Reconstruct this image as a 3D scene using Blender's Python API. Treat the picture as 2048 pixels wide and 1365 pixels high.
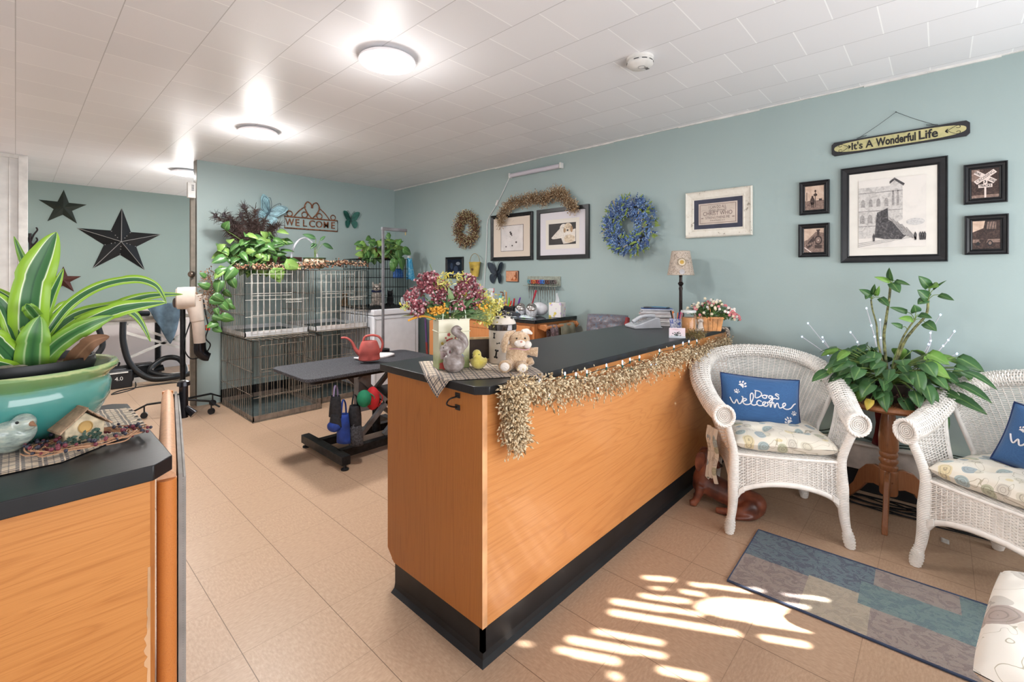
import bpy, math, random
from mathutils import Vector, Matrix, noise
PI = math.pi
scene = bpy.context.scene
C = scene.collection
for o in list(bpy.data.objects): bpy.data.objects.remove(o)

# ------------------------------------------------------------------ room numbers
WX = 3.42      # right wall plane
PY = 5.30      # back partition plane
SY = 7.87      # far wall with the stars
CZ = 2.40      # ceiling
FY = -1.35     # front (street) wall, behind the camera
LX = -2.7      # left wall
EYE = 1.28
F_PX, HOR = 922.0, 550.0
YAW = math.atan2(856, 922)      # camera forward = (cos, sin)

# ------------------------------------------------------------------ camera
cam_d = bpy.data.cameras.new('camera'); cam = bpy.data.objects.new('camera', cam_d); C.objects.link(cam)
cam.location = (0, 0, EYE)
cam.rotation_euler = (PI/2, 0, YAW - PI/2)
cam_d.sensor_width = 36; cam_d.sensor_fit = 'HORIZONTAL'
cam_d.lens = 36*F_PX/2048
cam_d.shift_y = (HOR - 682.5)/2048
cam_d.clip_start = .02
scene.camera = cam

# ------------------------------------------------------------------ world, sun, daylight, exposure
w = bpy.data.worlds.new('sky'); scene.world = w; w.use_nodes = True
nt = w.node_tree; nt.nodes.clear()
bg = nt.nodes.new('ShaderNodeBackground'); bg.inputs[0].default_value = (.62, .78, 1, 1); bg.inputs[1].default_value = 1.6
wo = nt.nodes.new('ShaderNodeOutputWorld'); nt.links.new(bg.outputs[0], wo.inputs[0])
SUN_AZ = (-.49, .87)            # horizontal direction of travel
SUN_EL = math.radians(35)
n_ = math.hypot(*SUN_AZ)
sdir = Vector((SUN_AZ[0]/n_*math.cos(SUN_EL), SUN_AZ[1]/n_*math.cos(SUN_EL), -math.sin(SUN_EL)))
sd = bpy.data.lights.new('sun', 'SUN'); sd.energy = 34; sd.angle = math.radians(.5); sd.color = (1, .96, .9)
so = bpy.data.objects.new('sun', sd); C.objects.link(so)
so.rotation_euler = sdir.to_track_quat('-Z', 'Y').to_euler(); so.location = (4, -4, 5)
def area(name, loc, rot, sx, sy, e, col=(1, 1, 1), shape='RECTANGLE'):
    l = bpy.data.lights.new(name, 'AREA'); l.shape = shape; l.size = sx; l.size_y = sy; l.energy = e; l.color = col
    o = bpy.data.objects.new(name, l); C.objects.link(o); o.location = loc; o.rotation_euler = rot; return o
area('window_daylight', (1.3, FY+.06, 1.35), (PI/2+.30, 0, 0), 3.6, 1.5, 84, (.95, .97, 1))
area('side_soft_fill', (LX+.06, 1.2, 1.4), (PI/2+.35, 0, -PI/2), 3.0, 1.3, 46, (.95, .97, 1))  # unseen soft fill light before the solid left wall, no window there
area('back_room_light', (-.9, 7.0, 2.3), (0, 0, 0), .8, .8, 14, (1, .98, .95))
scene.view_settings.view_transform = 'Standard'; scene.view_settings.look = 'None'
scene.view_settings.gamma = 1; scene.view_settings.use_curve_mapping = False
scene.view_settings.exposure = 0.32

# ------------------------------------------------------------------ helpers
def at(u, v, X=None, Y=None, Z=None):
    """point of the place seen along a photo direction, on a plane X=, Y= or Z="""
    c, s = math.cos(YAW), math.sin(YAW); a = (u-1024)/F_PX
    r = Vector((c+a*s, s-a*c, (HOR-v)/F_PX))
    t = X/r.x if X is not None else Y/r.y if Y is not None else (Z-EYE)/r.z
    return Vector((0, 0, EYE)) + r*t
def lin(c):
    if max(c) > 1.0: c = [x/255 for x in c]
    return tuple(x/12.92 if x <= .04045 else ((x+.055)/1.055)**2.4 for x in c)+(1,)
def catmull(P, n=8, closed=False):
    P = [Vector(p) for p in P]; out = []; N = len(P)
    rng = range(N if closed else N-1)
    for i in rng:
        if closed: a, b, c_, d = P[(i-1) % N], P[i], P[(i+1) % N], P[(i+2) % N]
        else: a, b, c_, d = P[max(i-1, 0)], P[i], P[i+1], P[min(i+2, N-1)]
        for k in range(n):
            t = k/n
            out.append(.5*((2*b)+(c_-a)*t+(2*a-5*b+4*c_-d)*t*t+(3*b-a-3*c_+d)*t**3))
    if not closed: out.append(P[-1])
    return out
class Path:
    def __init__(s, pts, n=16): s.p = catmull(pts, n)
    def __call__(s, t):
        t = min(max(t, 0), 1)*(len(s.p)-1); i = min(int(t), len(s.p)-2); return s.p[i].lerp(s.p[i+1], t-i)
class MB:
    def __init__(s): s.V = []; s.F = []; s.M = []; s.UV = {}; s.T = Matrix.Identity(4)
    def v(s, p): s.V.append(tuple(s.T @ Vector(p))); return len(s.V)-1
    def f(s, ids, m=0, uv=None):
        s.F.append(tuple(ids)); s.M.append(m)
        if uv: s.UV[len(s.F)-1] = uv
    def box(s, x0, x1, y0, y1, z0, z1, m=0):
        b = len(s.V)
        for z in (z0, z1):
            for x, y in ((x0, y0), (x1, y0), (x1, y1), (x0, y1)): s.v((x, y, z))
        for q in ((0, 3, 2, 1), (4, 5, 6, 7), (0, 1, 5, 4), (1, 2, 6, 5), (2, 3, 7, 6), (3, 0, 4, 7)): s.f([b+i for i in q], m)
        return s
    def cbox(s, c, sz, m=0, R=None):
        T = s.T; s.T = T @ Matrix.Translation(c) @ (R if R else Matrix.Identity(4))
        s.box(-sz[0]/2, sz[0]/2, -sz[1]/2, sz[1]/2, -sz[2]/2, sz[2]/2, m); s.T = T; return s
    def tube(s, pts, r, n=8, m=0, closed=False, cap=True, flat=1.0, up=None):
        pts = [Vector(p) for p in pts]; N = len(pts)
        rs = r if isinstance(r, (list, tuple)) else [r]*N
        if len(rs) != N: rs = [rs[min(int(i/(N-1)*(len(rs)-1)), len(rs)-2)]*(1-(i/(N-1)*(len(rs)-1)) % 1 if i < N-1 else 0)+rs[min(int(i/(N-1)*(len(rs)-1))+1, len(rs)-1)]*((i/(N-1)*(len(rs)-1)) % 1 if i < N-1 else 1) for i in range(N)]
        b = len(s.V); ref = None
        for i, p in enumerate(pts):
            if closed: t = pts[(i+1) % N]-pts[i-1]
            else: t = pts[min(i+1, N-1)]-pts[max(i-1, 0)]
            if t.length < 1e-9: t = Vector((0, 0, 1))
            t.normalize()
            if ref is None:
                ref = Vector(up) if up else (Vector((0, 0, 1)) if abs(t.z) < .9 else Vector((1, 0, 0)))
            ref = ref - t*ref.dot(t)
            if ref.length < 1e-6: ref = t.orthogonal()
            ref.normalize(); o = t.cross(ref)
            for k in range(n):
                a = 2*PI*(k+.5)/n
                s.v(p+(o*math.cos(a)+ref*math.sin(a)*flat)*rs[i])
        for i in range(N if closed else N-1):
            j = (i+1) % N
            for k in range(n):
                k2 = (k+1) % n; s.f((b+i*n+k, b+i*n+k2, b+j*n+k2, b+j*n+k), m)
        if cap and not closed:
            s.f([b+k for k in range(n)][::-1], m); s.f([b+(N-1)*n+k for k in range(n)], m)
        return s
    def cyl(s, p0, p1, r0, r1=None, n=16, m=0): return s.tube([p0, p1], [r0, r0 if r1 is None else r1], n, m)
    def lathe(s, prof, n=28, c=(0, 0, 0), m=0, sx=1, sy=1, mf=None, cap=True):
        b = len(s.V); c = Vector(c)
        for (r, z) in prof:
            for k in range(n):
                a = 2*PI*k/n; s.v(c+Vector((r*math.cos(a)*sx, r*math.sin(a)*sy, z)))
        for i in range(len(prof)-1):
            for k in range(n):
                k2 = (k+1) % n; s.f((b+i*n+k, b+i*n+k2, b+(i+1)*n+k2, b+(i+1)*n+k), mf(i) if mf else m)
        if cap:
            if prof[0][0] > 1e-4: s.f([b+k for k in range(n)][::-1], mf(0) if mf else m)
            if prof[-1][0] > 1e-4: s.f([b+(len(prof)-1)*n+k for k in range(n)], mf(len(prof)-2) if mf else m)
        return s
    def ball(s, c, r, nu=14, nv=9, m=0, R=None):
        if not isinstance(r, (list, tuple)): r = (r, r, r)
        c = Vector(c); b = len(s.V)
        for j in range(nv+1):
            ph = PI*j/nv
            for i in range(nu):
                a = 2*PI*i/nu
                p = Vector((r[0]*math.sin(ph)*math.cos(a), r[1]*math.sin(ph)*math.sin(a), -r[2]*math.cos(ph)))
                if R: p = R @ p
                s.v(c+p)
        for j in range(nv):
            for i in range(nu):
                i2 = (i+1) % nu; s.f((b+j*nu+i, b+j*nu+i2, b+(j+1)*nu+i2, b+(j+1)*nu+i), m)
        return s
    def grid(s, fn, nu, nv, m=0, closed=False, mf=None, flip=False):
        b = len(s.V); W = nu if closed else nu+1
        for j in range(nv+1):
            for i in range(W): s.v(fn(i/nu, j/nv))
        for j in range(nv):
            for i in range(nu):
                i2 = (i+1) % W
                q = (b+j*W+i, b+j*W+i2, b+(j+1)*W+i2, b+(j+1)*W+i)
                uv = ((i/nu, j/nv), ((i+1)/nu, j/nv), ((i+1)/nu, (j+1)/nv), (i/nu, (j+1)/nv))
                if flip: q = q[::-1]; uv = uv[::-1]
                s.f(q, mf((i+.5)/nu, (j+.5)/nv) if mf else m, uv)
        return s
    def prism(s, poly, y0, y1, m=0, mside=None):
        """outline in x,z extruded from y0 to y1"""
        b = len(s.V); n = len(poly)
        for y in (y0, y1):
            for x, z in poly: s.v((x, y, z))
        s.f([b+i for i in range(n)], m); s.f([b+n+i for i in range(n)][::-1], m)
        for i in range(n):
            j = (i+1) % n; s.f((b+i, b+n+i, b+n+j, b+j), m if mside is None else mside)
        return s
    def slab(s, poly, z0, z1, m=0):
        """outline in x,y extruded from z0 to z1"""
        b = len(s.V); n = len(poly)
        for z in (z0, z1):
            for x, y in poly: s.v((x, y, z))
        s.f([b+i for i in range(n)][::-1], m); s.f([b+n+i for i in range(n)], m)
        for i in range(n):
            j = (i+1) % n; s.f((b+i, b+j, b+n+j, b+n+i), m)
        return s
    def mesh(s, V, F, m=0):
        b = len(s.V)
        for p in V: s.v(p)
        for q in F: s.f([b+i for i in q], m)
        return s
    def leaf(s, base, d, nrm, L, W, m=0, bend=.3, fold=.25, heart=.35, n=5, ph=0):
        d = Vector(d).normalized(); nrm = Vector(nrm); nrm = (nrm-d*nrm.dot(d))
        if nrm.length < 1e-5: nrm = d.orthogonal()
        nrm.normalize(); sd_ = d.cross(nrm); base = Vector(base)
        rows = []
        for i in range(n+1):
            t = i/n
            wd = W*.5*(math.sin(PI*min(1, t**(.5+.25*(1-heart))))**.8 if 0 < t < 1 else 0)
            back = -heart*.22*L*(1 if i == 1 else 0)
            c = base+d*(L*t)-nrm*(bend*L*t*t)
            l = c+sd_*wd+nrm*(fold*wd)+d*back; r = c-sd_*wd+nrm*(fold*wd)+d*back
            rows.append((s.v(l), s.v(c), s.v(r)))
        for i in range(n):
            a, b_ = rows[i], rows[i+1]; t0, t1 = i/n, (i+1)/n
            s.f((a[0], a[1], b_[1], b_[0]), m, ((0, t0), (.5, t0), (.5, t1), (0, t1)))
            s.f((a[1], a[2], b_[2], b_[1]), m, ((.5, t0), (1, t0), (1, t1), (.5, t1)))
        return s
    def build(s, name, mats, parent=None, smooth=True, bevel=0, sub=0, solid=0, remesh=0, angle=40, loc=None, rz=None, bseg=2):
        if not isinstance(mats, (list, tuple)): mats = [mats]
        me = bpy.data.meshes.new(name); me.from_pydata(s.V, [], s.F)
        for m in mats: me.materials.append(m)
        me.polygons.foreach_set('material_index', [min(x, len(mats)-1) for x in s.M])
        if s.UV:
            ul = me.uv_layers.new(name='UVMap')
            for fi, uv in s.UV.items():
                p = me.polygons[fi]
                for k, li in enumerate(p.loop_indices): ul.data[li].uv = uv[k]
        me.update(); me.validate()
        if smooth:
            me.polygons.foreach_set('use_smooth', [True]*len(me.polygons))
            try: me.set_sharp_from_angle(angle=math.radians(angle))
            except Exception: pass
        o = bpy.data.objects.new(name, me); C.objects.link(o)
        if remesh:
            md = o.modifiers.new('r', 'REMESH'); md.mode = 'VOXEL'; md.voxel_size = remesh; md.use_smooth_shade = True
            md = o.modifiers.new('s', 'SMOOTH'); md.factor = .5; md.iterations = 3
        if solid:
            md = o.modifiers.new('t', 'SOLIDIFY'); md.thickness = solid; md.offset = 0
        if bevel:
            md = o.modifiers.new('b', 'BEVEL'); md.width = bevel; md.segments = bseg; md.limit_method = 'ANGLE'; md.angle_limit = math.radians(35)
        if sub:
            md = o.modifiers.new('u', 'SUBSURF'); md.levels = sub; md.render_levels = sub
        if parent: o.parent = parent
        if loc is not None: o.location = loc
        if rz is not None: o.rotation_euler = (0, 0, rz)
        return o
def tag(o, label, cat, group=None, kind=None):
    if label: o['label'] = label
    if cat: o['category'] = cat
    if group: o['group'] = group
    if kind: o['kind'] = kind
    return o
def thing(name, label, cat, loc=(0, 0, 0), rz=0, group=None):
    o = bpy.data.objects.new(name, None); C.objects.link(o); o.empty_display_size = .05
    o.location = loc; o.rotation_euler = (0, 0, rz); return tag(o, label, cat, group)
def struct(mb, name, mats, **k):
    o = mb.build(name, mats, **k); o['kind'] = 'structure'; return o
def dup(root, loc, rz, label=None, group=None, name=None):
    r = root.copy(); C.objects.link(r); r.location = loc; r.rotation_euler = (0, 0, rz)
    if label: r['label'] = label
    if group: r['group'] = group
    for ch in list(root.children):
        c_ = ch.copy(); C.objects.link(c_); c_.parent = r
        for g in ch.children:
            d = g.copy(); C.objects.link(d); d.parent = c_
    return r
def text_geo(body, size, depth=.001, align='CENTER', sx=1.0, shear=0, bold=0):
    cu = bpy.data.curves.new('t', 'FONT'); cu.body = body; cu.size = size; cu.extrude = depth/2
    cu.align_x = align; cu.align_y = 'CENTER'; cu.shear = shear; cu.offset = bold; cu.resolution_u = 3
    o = bpy.data.objects.new('t', cu); me = bpy.data.meshes.new_from_object(o)
    V = [(v.co.x*sx, -v.co.z, v.co.y) for v in me.vertices]     # into the x,z plane, front towards -y
    F = [tuple(p.vertices) for p in me.polygons]
    bpy.data.objects.remove(o); bpy.data.curves.remove(cu); bpy.data.meshes.remove(me)
    return V, F
def put_text(mb, body, size, x, z, y, m=0, depth=.001, sx=1.0, shear=0, bold=0, rot=0, fit=0):
    V, F = text_geo(body, size, depth, sx=sx, shear=shear, bold=bold); c, s = math.cos(rot), math.sin(rot)
    if fit:
        x0 = min(v[0] for v in V); x1 = max(v[0] for v in V); k = fit/(x1-x0); V = [((v[0]-(x0+x1)/2)*k, v[1], v[2]) for v in V]
    mb.mesh([(x+a*c-q*s, y+b, z+a*s+q*c) for a, b, q in V], F, m)

# ------------------------------------------------------------------ materials
MATS = {}
class NB:
    def __init__(s, name):
        s.m = bpy.data.materials.new(name); s.m.use_nodes = True; s.nt = s.m.node_tree
        s.b = s.nt.nodes['Principled BSDF']; s.tc = None
    def n(s, t, **k):
        x = s.nt.nodes.new('ShaderNode'+t)
        for a, v in k.items(): setattr(x, a, v)
        return x
    def l(s, a, b): s.nt.links.new(a, b)
    def co(s, kind='Object', scale=(1, 1, 1), loc=(0, 0, 0), rot=(0, 0, 0)):
        if not s.tc: s.tc = s.n('TexCoord')
        mp = s.n('Mapping'); s.l(s.tc.outputs[kind], mp.inputs[0])
        mp.inputs['Scale'].default_value = scale; mp.inputs['Location'].default_value = loc; mp.inputs['Rotation'].default_value = rot
        return mp.outputs[0]
    def noise(s, co, scale, det=3, rough=.5, dist=0):
        x = s.n('TexNoise'); s.l(co, x.inputs['Vector']); x.inputs['Scale'].default_value = scale
        x.inputs['Detail'].default_value = det; x.inputs['Roughness'].default_value = rough; x.inputs['Distortion'].default_value = dist
        return x.outputs['Fac']
    def ramp(s, fac, stops, interp='LINEAR'):
        x = s.n('ValToRGB'); x.color_ramp.interpolation = interp; e = x.color_ramp.elements
        e[0].position = stops[0][0]; e[0].color = lin(stops[0][1])
        e[1].position = stops[-1][0]; e[1].color = lin(stops[-1][1])
        for p, c in stops[1:-1]: q = e.new(p); q.color = lin(c)
        s.l(fac, x.inputs[0]); return x.outputs[0]
    def mth(s, op, a, b=None, c=None):
        x = s.n('Math', operation=op)
        for i, q in enumerate((a, b, c)):
            if q is None: continue
            if isinstance(q, (int, float)): x.inputs[i].default_value = q
            else: s.l(q, x.inputs[i])
        return x.outputs[0]
    def mix(s, fac, a, b, mode='MIX'):
        x = s.n('MixRGB', blend_type=mode)
        for i, q in enumerate((fac, a, b)):
            if isinstance(q, (int, float)): x.inputs[i].default_value = q
            elif isinstance(q, (tuple, list)): x.inputs[i].default_value = lin(q)
            else: s.l(q, x.inputs[i])
        return x.outputs[0]
    def sep(s, co):
        x = s.n('SeparateXYZ'); s.l(co, x.inputs[0]); return x.outputs
    def bump(s, h, st=.3, dist=.01):
        x = s.n('Bump'); x.inputs['Strength'].default_value = st; x.inputs['Distance'].default_value = dist
        s.l(h, x.inputs['Height']); s.l(x.outputs[0], s.b.inputs['Normal'])
    def col(s, c):
        if isinstance(c, (tuple, list)): s.b.inputs['Base Color'].default_value = lin(c)
        else: s.l(c, s.b.inputs['Base Color'])
        return s
    def set(s, rough=.5, metal=0, spec=None, coat=0, trans=0, ior=1.45, sheen=0, sss=0):
        i = s.b.inputs; i['Roughness'].default_value = rough; i['Metallic'].default_value = metal
        if spec is not None: i['Specular IOR Level'].default_value = spec
        i['Coat Weight'].default_value = coat; i['Transmission Weight'].default_value = trans; i['IOR'].default_value = ior
        i['Sheen Weight'].default_value = sheen
        return s
def M(name, c, rough=.5, metal=0, var=.06, vs=12, bump=0, bs=60, coat=0, sheen=0, emit=0, spec=None, trans=0, ior=1.45, kind='Object'):
    if name in MATS: return MATS[name]
    b = NB(name); co = b.co(kind)
    if var:
        f = b.noise(co, vs, 3); dark = [max(0, x*(1-var*2.2)) for x in c]; lite = [min(255, x*(1+var*1.4)) for x in c]
        b.col(b.ramp(f, ((.3, dark), (.7, lite))))
    else: b.col(c)
    b.set(rough, metal, spec, coat, trans, ior, sheen)
    if bump: b.bump(b.noise(co, bs, 2), bump, .002)
    if emit:
        b.b.inputs['Emission Color'].default_value = lin(c); b.b.inputs['Emission Strength'].default_value = emit
    MATS[name] = b.m; return b.m
def wood(name, c0, c1, c2, axis=0, fine=90, rough=.35, stretch=14, big=2.2, coat=.15):
    """oak-like veneer; axis = direction the grain runs in"""
    b = NB(name); sc = [stretch]*3; sc[axis] = 1.0
    co = b.co('Object', tuple(sc)); big_ = b.noise(co, big*.16, 3, .5, .8)
    rings = b.mth('FRACT', b.mth('MULTIPLY', big_, 22)); fn = b.noise(b.co('Object', tuple(x*(1 if x == 1 else 5) for x in sc)), 6, 4, .7)
    mid = tuple((x*2+y)/3 for x, y in zip(c1, c2))
    base = b.ramp(rings, ((0, c1), (.25, c0), (.80, c0), (.95, mid), (1, mid)))
    streak = b.ramp(fn, ((.35, c1), (.6, c0)))
    b.col(b.mix(.62, base, streak)); b.set(rough, coat=coat); b.bump(fn, .08, .002); return b.m
# ------------------------------------------------------------------ setting materials
def wall_mat(name, c, c2):
    b = NB(name); co = b.co('Object'); f = b.noise(co, .9, 3)
    b.col(b.ramp(f, ((.3, c), (.7, c2)))); b.set(.42, spec=.35)
    b.bump(b.mth('ADD', b.noise(co, 70, 3), b.mth('MULTIPLY', b.noise(co, 7, 2), 2.5)), .12, .004); return b.m
m_wall = wall_mat('teal_paint', (158, 175, 174), (164, 181, 180))
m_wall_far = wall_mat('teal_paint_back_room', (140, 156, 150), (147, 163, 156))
m_pale = wall_mat('pale_paint', (214, 205, 203), (222, 214, 211))
m_white = M('white_paint', (222, 221, 219), .5, var=.02)
m_trim = M('white_trim', (226, 224, 220), .4, var=.03)
m_black_base = M('black_rubber', (26, 27, 30), .42, var=.1)
def floor_mat():
    b = NB('vinyl_floor_tiles'); xyz = b.sep(b.co('Object')); T = .305
    fx = b.mth('FRACT', b.mth('DIVIDE', b.mth('SUBTRACT', xyz[0], .216), T)); fy = b.mth('FRACT', b.mth('DIVIDE', b.mth('SUBTRACT', xyz[1], .200), T))
    def seam(f, wd): return b.mth('LESS_THAN', b.mth('MINIMUM', f, b.mth('SUBTRACT', 1, f)), wd)
    ix = b.mth('FLOOR', b.mth('DIVIDE', b.mth('SUBTRACT', xyz[0], .216), T)); iy = b.mth('FLOOR', b.mth('DIVIDE', b.mth('SUBTRACT', xyz[1], .200), T))
    par = b.mth('FRACT', b.mth('MULTIPLY', b.mth('ADD', ix, iy), .5))
    cmb = b.n('CombineXYZ'); b.l(ix, cmb.inputs[0]); b.l(iy, cmb.inputs[1])
    wn = b.n('TexWhiteNoise', noise_dimensions='2D'); b.l(cmb.outputs[0], wn.inputs[0])
    n1 = b.noise(b.co('Object', (14, 40, 1)), 3.4, 4, .65); n2 = b.noise(b.co('Object', (40, 14, 1)), 3.4, 4, .65)
    nn = b.mix(b.mth('GREATER_THAN', par, .25), n1, n2)
    tone = b.ramp(nn, ((.28, (168, 140, 117)), (.5, (181, 152, 127)), (.72, (193, 165, 140))))
    tone = b.mix(b.mth('MULTIPLY', wn.outputs[0], .10), tone, (176, 146, 120))
    sx = seam(fx, .0042); sy = b.mth('MULTIPLY', seam(fy, .0035), .4); sx = b.mth('MULTIPLY', sx, .8)
    c = b.mix(b.mth('MAXIMUM', sx, sy), tone, (92, 68, 52)); b.col(c); b.set(.36, spec=.4)
    b.bump(b.noise(b.co('Object'), 30, 3), .05, .003); return b.m
def ceil_mat():
    b = NB('ceiling_tiles'); xyz = b.sep(b.co('Object')); T = .305
    rx = b.mth('DIVIDE', xyz[0], T); row = b.mth('FLOOR', rx); fx = b.mth('FRACT', rx)
    odd = b.mth('FRACT', b.mth('MULTIPLY', row, .5))
    ry = b.mth('ADD', b.mth('DIVIDE', b.mth('SUBTRACT', xyz[1], .192), T), odd); fy = b.mth('FRACT', ry)
    cmb = b.n('CombineXYZ'); b.l(row, cmb.inputs[0]); b.l(b.mth('FLOOR', ry), cmb.inputs[1])
    wn = b.n('TexWhiteNoise', noise_dimensions='2D'); b.l(cmb.outputs[0], wn.inputs[0])
    def dist(f): return b.mth('MINIMUM', f, b.mth('SUBTRACT', 1, f))
    sy = b.mth('LESS_THAN', dist(fy), .008); sx = b.mth('LESS_THAN', dist(fx), .006)
    tone = b.mix(wn.outputs[0], (230, 229, 231), (236, 235, 237))
    c = b.mix(sy, tone, (252, 252, 252)); c = b.mix(b.mth('MULTIPLY', sx, .55), c, (150, 148, 146)); b.col(c); b.set(.38, spec=.35)
    h = b.mth('ADD', b.mth('MULTIPLY', b.noise(b.co('Object'), 140, 3), .35), b.mth('MULTIPLY', b.mth('ADD', sx, sy), -1))
    b.bump(h, .22, .003); return b.m
m_floor = floor_mat(); m_ceil = ceil_mat()
# ------------------------------------------------------------------ room shell
b = MB().box(LX-.1, WX+.1, FY-.1, SY+.1, -.1, 0); struct(b, 'floor', m_floor)
b = MB().box(LX-.1, WX+.1, FY-.1, SY+.1, CZ, CZ+.1); struct(b, 'ceiling', m_ceil)
b = MB().box(WX, WX+.1, FY-.1, PY, 0, CZ); struct(b, 'wall_right', m_wall)
PX0 = at(394, 500, Y=PY).x     # free end of the partition
b = MB().box(PX0, WX+.1, PY, PY+.11, 0, CZ); struct(b, 'wall_back', m_wall)
b = MB().box(PX0-.004, PX0+.0, PY-.0, PY+.11, 0, CZ); struct(b, 'trim_1', M('grey_jamb', (128, 122, 112), .45))
b = MB().box(LX-.1, WX+.1, SY, SY+.1, .0, CZ); struct(b, 'wall_far', m_wall_far)
b = MB().box(LX, WX, SY-.03, SY, .0, .80); b.box(LX, WX, SY-.04, SY, .80, .83, 1); struct(b, 'trim_2', [m_pale, m_trim], bevel=.003)
b = MB().box(LX-.1, LX, FY, SY, 0, CZ); struct(b, 'wall_left', m_white)
# white panelled wall on the left, in front of the star wall
LY = 6.3; LE = at(52, 400, Y=LY).x
b = MB().box(LX, LE, LY, LY+.1, 0, CZ); struct(b, 'wall_inner', m_white)
b = MB().box(LE-.05, LE+.012, LY-.015, LY+.115, 0, CZ-.01); b.box(LE-.11, LE-.104, LY-.004, LY, 0, CZ)
b.box(LX, LE+.012, LY-.012, LY, CZ-.035, CZ); struct(b, 'trim_3', m_trim, bevel=.004)
# ceiling edge strip along the right wall
b = MB()
for i in range(24):
    y0 = FY+i*.28; b.box(WX-.012, WX, y0, min(y0+.279, PY), CZ-.008-.004*math.sin(i*1.7), CZ)
struct(b, 'trim_4', m_trim)
# street wall behind the camera with one window beside the chairs
WN = (1.9, 3.25, .75, 2.15)
b = MB(); b.box(LX-.1, WN[0], FY-.1, FY, 0, CZ); b.box(WN[1], WX+.1, FY-.1, FY, 0, CZ)
b.box(WN[0], WN[1], FY-.1, FY, 0, WN[2]); b.box(WN[0], WN[1], FY-.1, FY, WN[3], CZ); struct(b, 'wall_front', m_white)
b = MB()
for x in (WN[0], WN[1]-.05): b.box(x, x+.05, FY-.07, FY+.01, WN[2], WN[3])
for z in (WN[2], WN[3]-.05): b.box(WN[0], WN[1], FY-.07, FY+.01, z, z+.05)
struct(b, 'window_1', m_trim, bevel=.004)
# unseen stencil panel added in the window; its holes shape the floor's sun patches
caps = [((1292, 1156), (1343, 1160), 1), ((1287, 1193), (1321, 1197), 1), ((1328, 1198), (1374, 1204), 1), ((1370, 1185), (1402, 1189), 1),
        ((1386, 1169), (1517, 1185), .9), ((1230, 1204), (1398, 1230), 1), ((1227, 1226), (1473, 1268), 1.1), ((1197, 1265), (1317, 1285), 1),
        ((1145, 1281), (1322, 1312), 1.1), ((1121, 1301), (1229, 1323), 1.1), ((1323, 1341), (1404, 1356), 1), ((1529, 1277), (1614, 1291), 1),
        ((1568, 1193), (1646, 1203), .8), ((1558, 1212), (1606, 1217), .9), ((1229, 1353), (1233, 1354), 1.1), ((1303, 1177), (1330, 1178), .45), ((1046, 1288), (1058, 1289), .5)]
blob = [(1393, 1216), (1400, 1205), (1420, 1198), (1450, 1196), (1500, 1201), (1545, 1208), (1580, 1215), (1567, 1225), (1575, 1240), (1596, 1252), (1624, 1255), (1622, 1267), (1560, 1258), (1480, 1242), (1425, 1231), (1400, 1224)]
def g2(u, v): p = at(u, v, Z=0); return (p.x, p.y)
capf = [(g2(*a), g2(*b_), .0115*w_) for a, b_, w_ in caps]; blobf = [g2(*p) for p in blob]
def inside(p, poly):
    r = False; n = len(poly)
    for i in range(n):
        (x1, y1), (x2, y2) = poly[i], poly[(i+1) % n]
        if (y1 > p[1]) != (y2 > p[1]) and p[0] < (x2-x1)*(p[1]-y1)/(y2-y1)+x1: r = not r
    return r
def lit(p):
    if inside(p, blobf): return True
    for a, c_, r in capf:
        dx, dy = c_[0]-a[0], c_[1]-a[1]; L = dx*dx+dy*dy
        t = min(1, max(0, ((p[0]-a[0])*dx+(p[1]-a[1])*dy)/L)) if L else 0
        if math.hypot(p[0]-a[0]-t*dx, p[1]-a[1]-t*dy) < r: return True
    return False
b = MB(); cs = .008; nx = int((WN[1]-WN[0])/cs); nz = int((WN[3]-WN[2])/cs); ids = {}
def vid(i, j):
    if (i, j) not in ids: ids[(i, j)] = b.v((WN[0]+i*cs, FY-.03, WN[2]+j*cs))
    return ids[(i, j)]
for j in range(nz+1):
    run = None
    for i in range(nx+1):
        x = WN[0]+(i+.5)*cs; z = WN[2]+(j+.5)*cs
        t = z/math.sin(SUN_EL); g = (x+sdir.x*t, FY-.03+sdir.y*t)
        if not lit(g):
            b.f((vid(i, j), vid(i+1, j), vid(i+1, j+1), vid(i, j+1)))
tag(b.build('sun_stencil', M('stencil_white', (235, 235, 230), .6, var=0), smooth=False), 'unseen white stencil panel in the street window, cut to shape the sun patches', 'window film')
# baseboards
b = MB()
def baseboard(b, x0, x1, y0, y1): b.box(x0, x1, y0, y1, 0, .125)
baseboard(b, WX-.012, WX, FY, 1.09); baseboard(b, WX-.012, WX, 1.7, PY); struct(b, 'baseboard_right', m_black_base, bevel=.003)
b = MB(); baseboard(b, PX0+.2, WX-.012, PY-.012, PY); b.box(PX0+.2, WX-.012, PY-.02, PY, 0, .012); struct(b, 'baseboard_back', m_black_base, bevel=.003)
# white heater cover along the right wall
b = MB().box(WX-.06, WX-.013, -1.0, 1.06, .14, .285); b.box(WX-.075, WX-.013, -1.0, 1.06, .285, .298)
tag(b.build('baseboard_heater', M('warm_white_metal', (205, 196, 188), .45), bevel=.004), 'pale low heater cover running along the foot of the teal wall behind the pedestal table', 'heater')
# door leaf edge with knob on the partition end
t = thing('door', 'narrow grey door edge with a round knob at the partition end', 'door', (PX0-.03, PY-.0, 0))
MB().box(-.02, 0.02, .005, .05, .01, CZ-.3).build('door_leaf', M('door_grey', (132, 124, 112), .5), t, bevel=.002)
k_ = MB().lathe([(0, 0), (.012, 0), (.012, .03), (.03, .045), (.032, .06), (.02, .075), (0, .08)], 20).build('knob', M('aged_metal', (120, 108, 98), .3, .9), t)
k_.rotation_euler = (PI/2, 0, 0); k_.location = (-.02, .03, at(388, 549, Y=PY).z)
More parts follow.
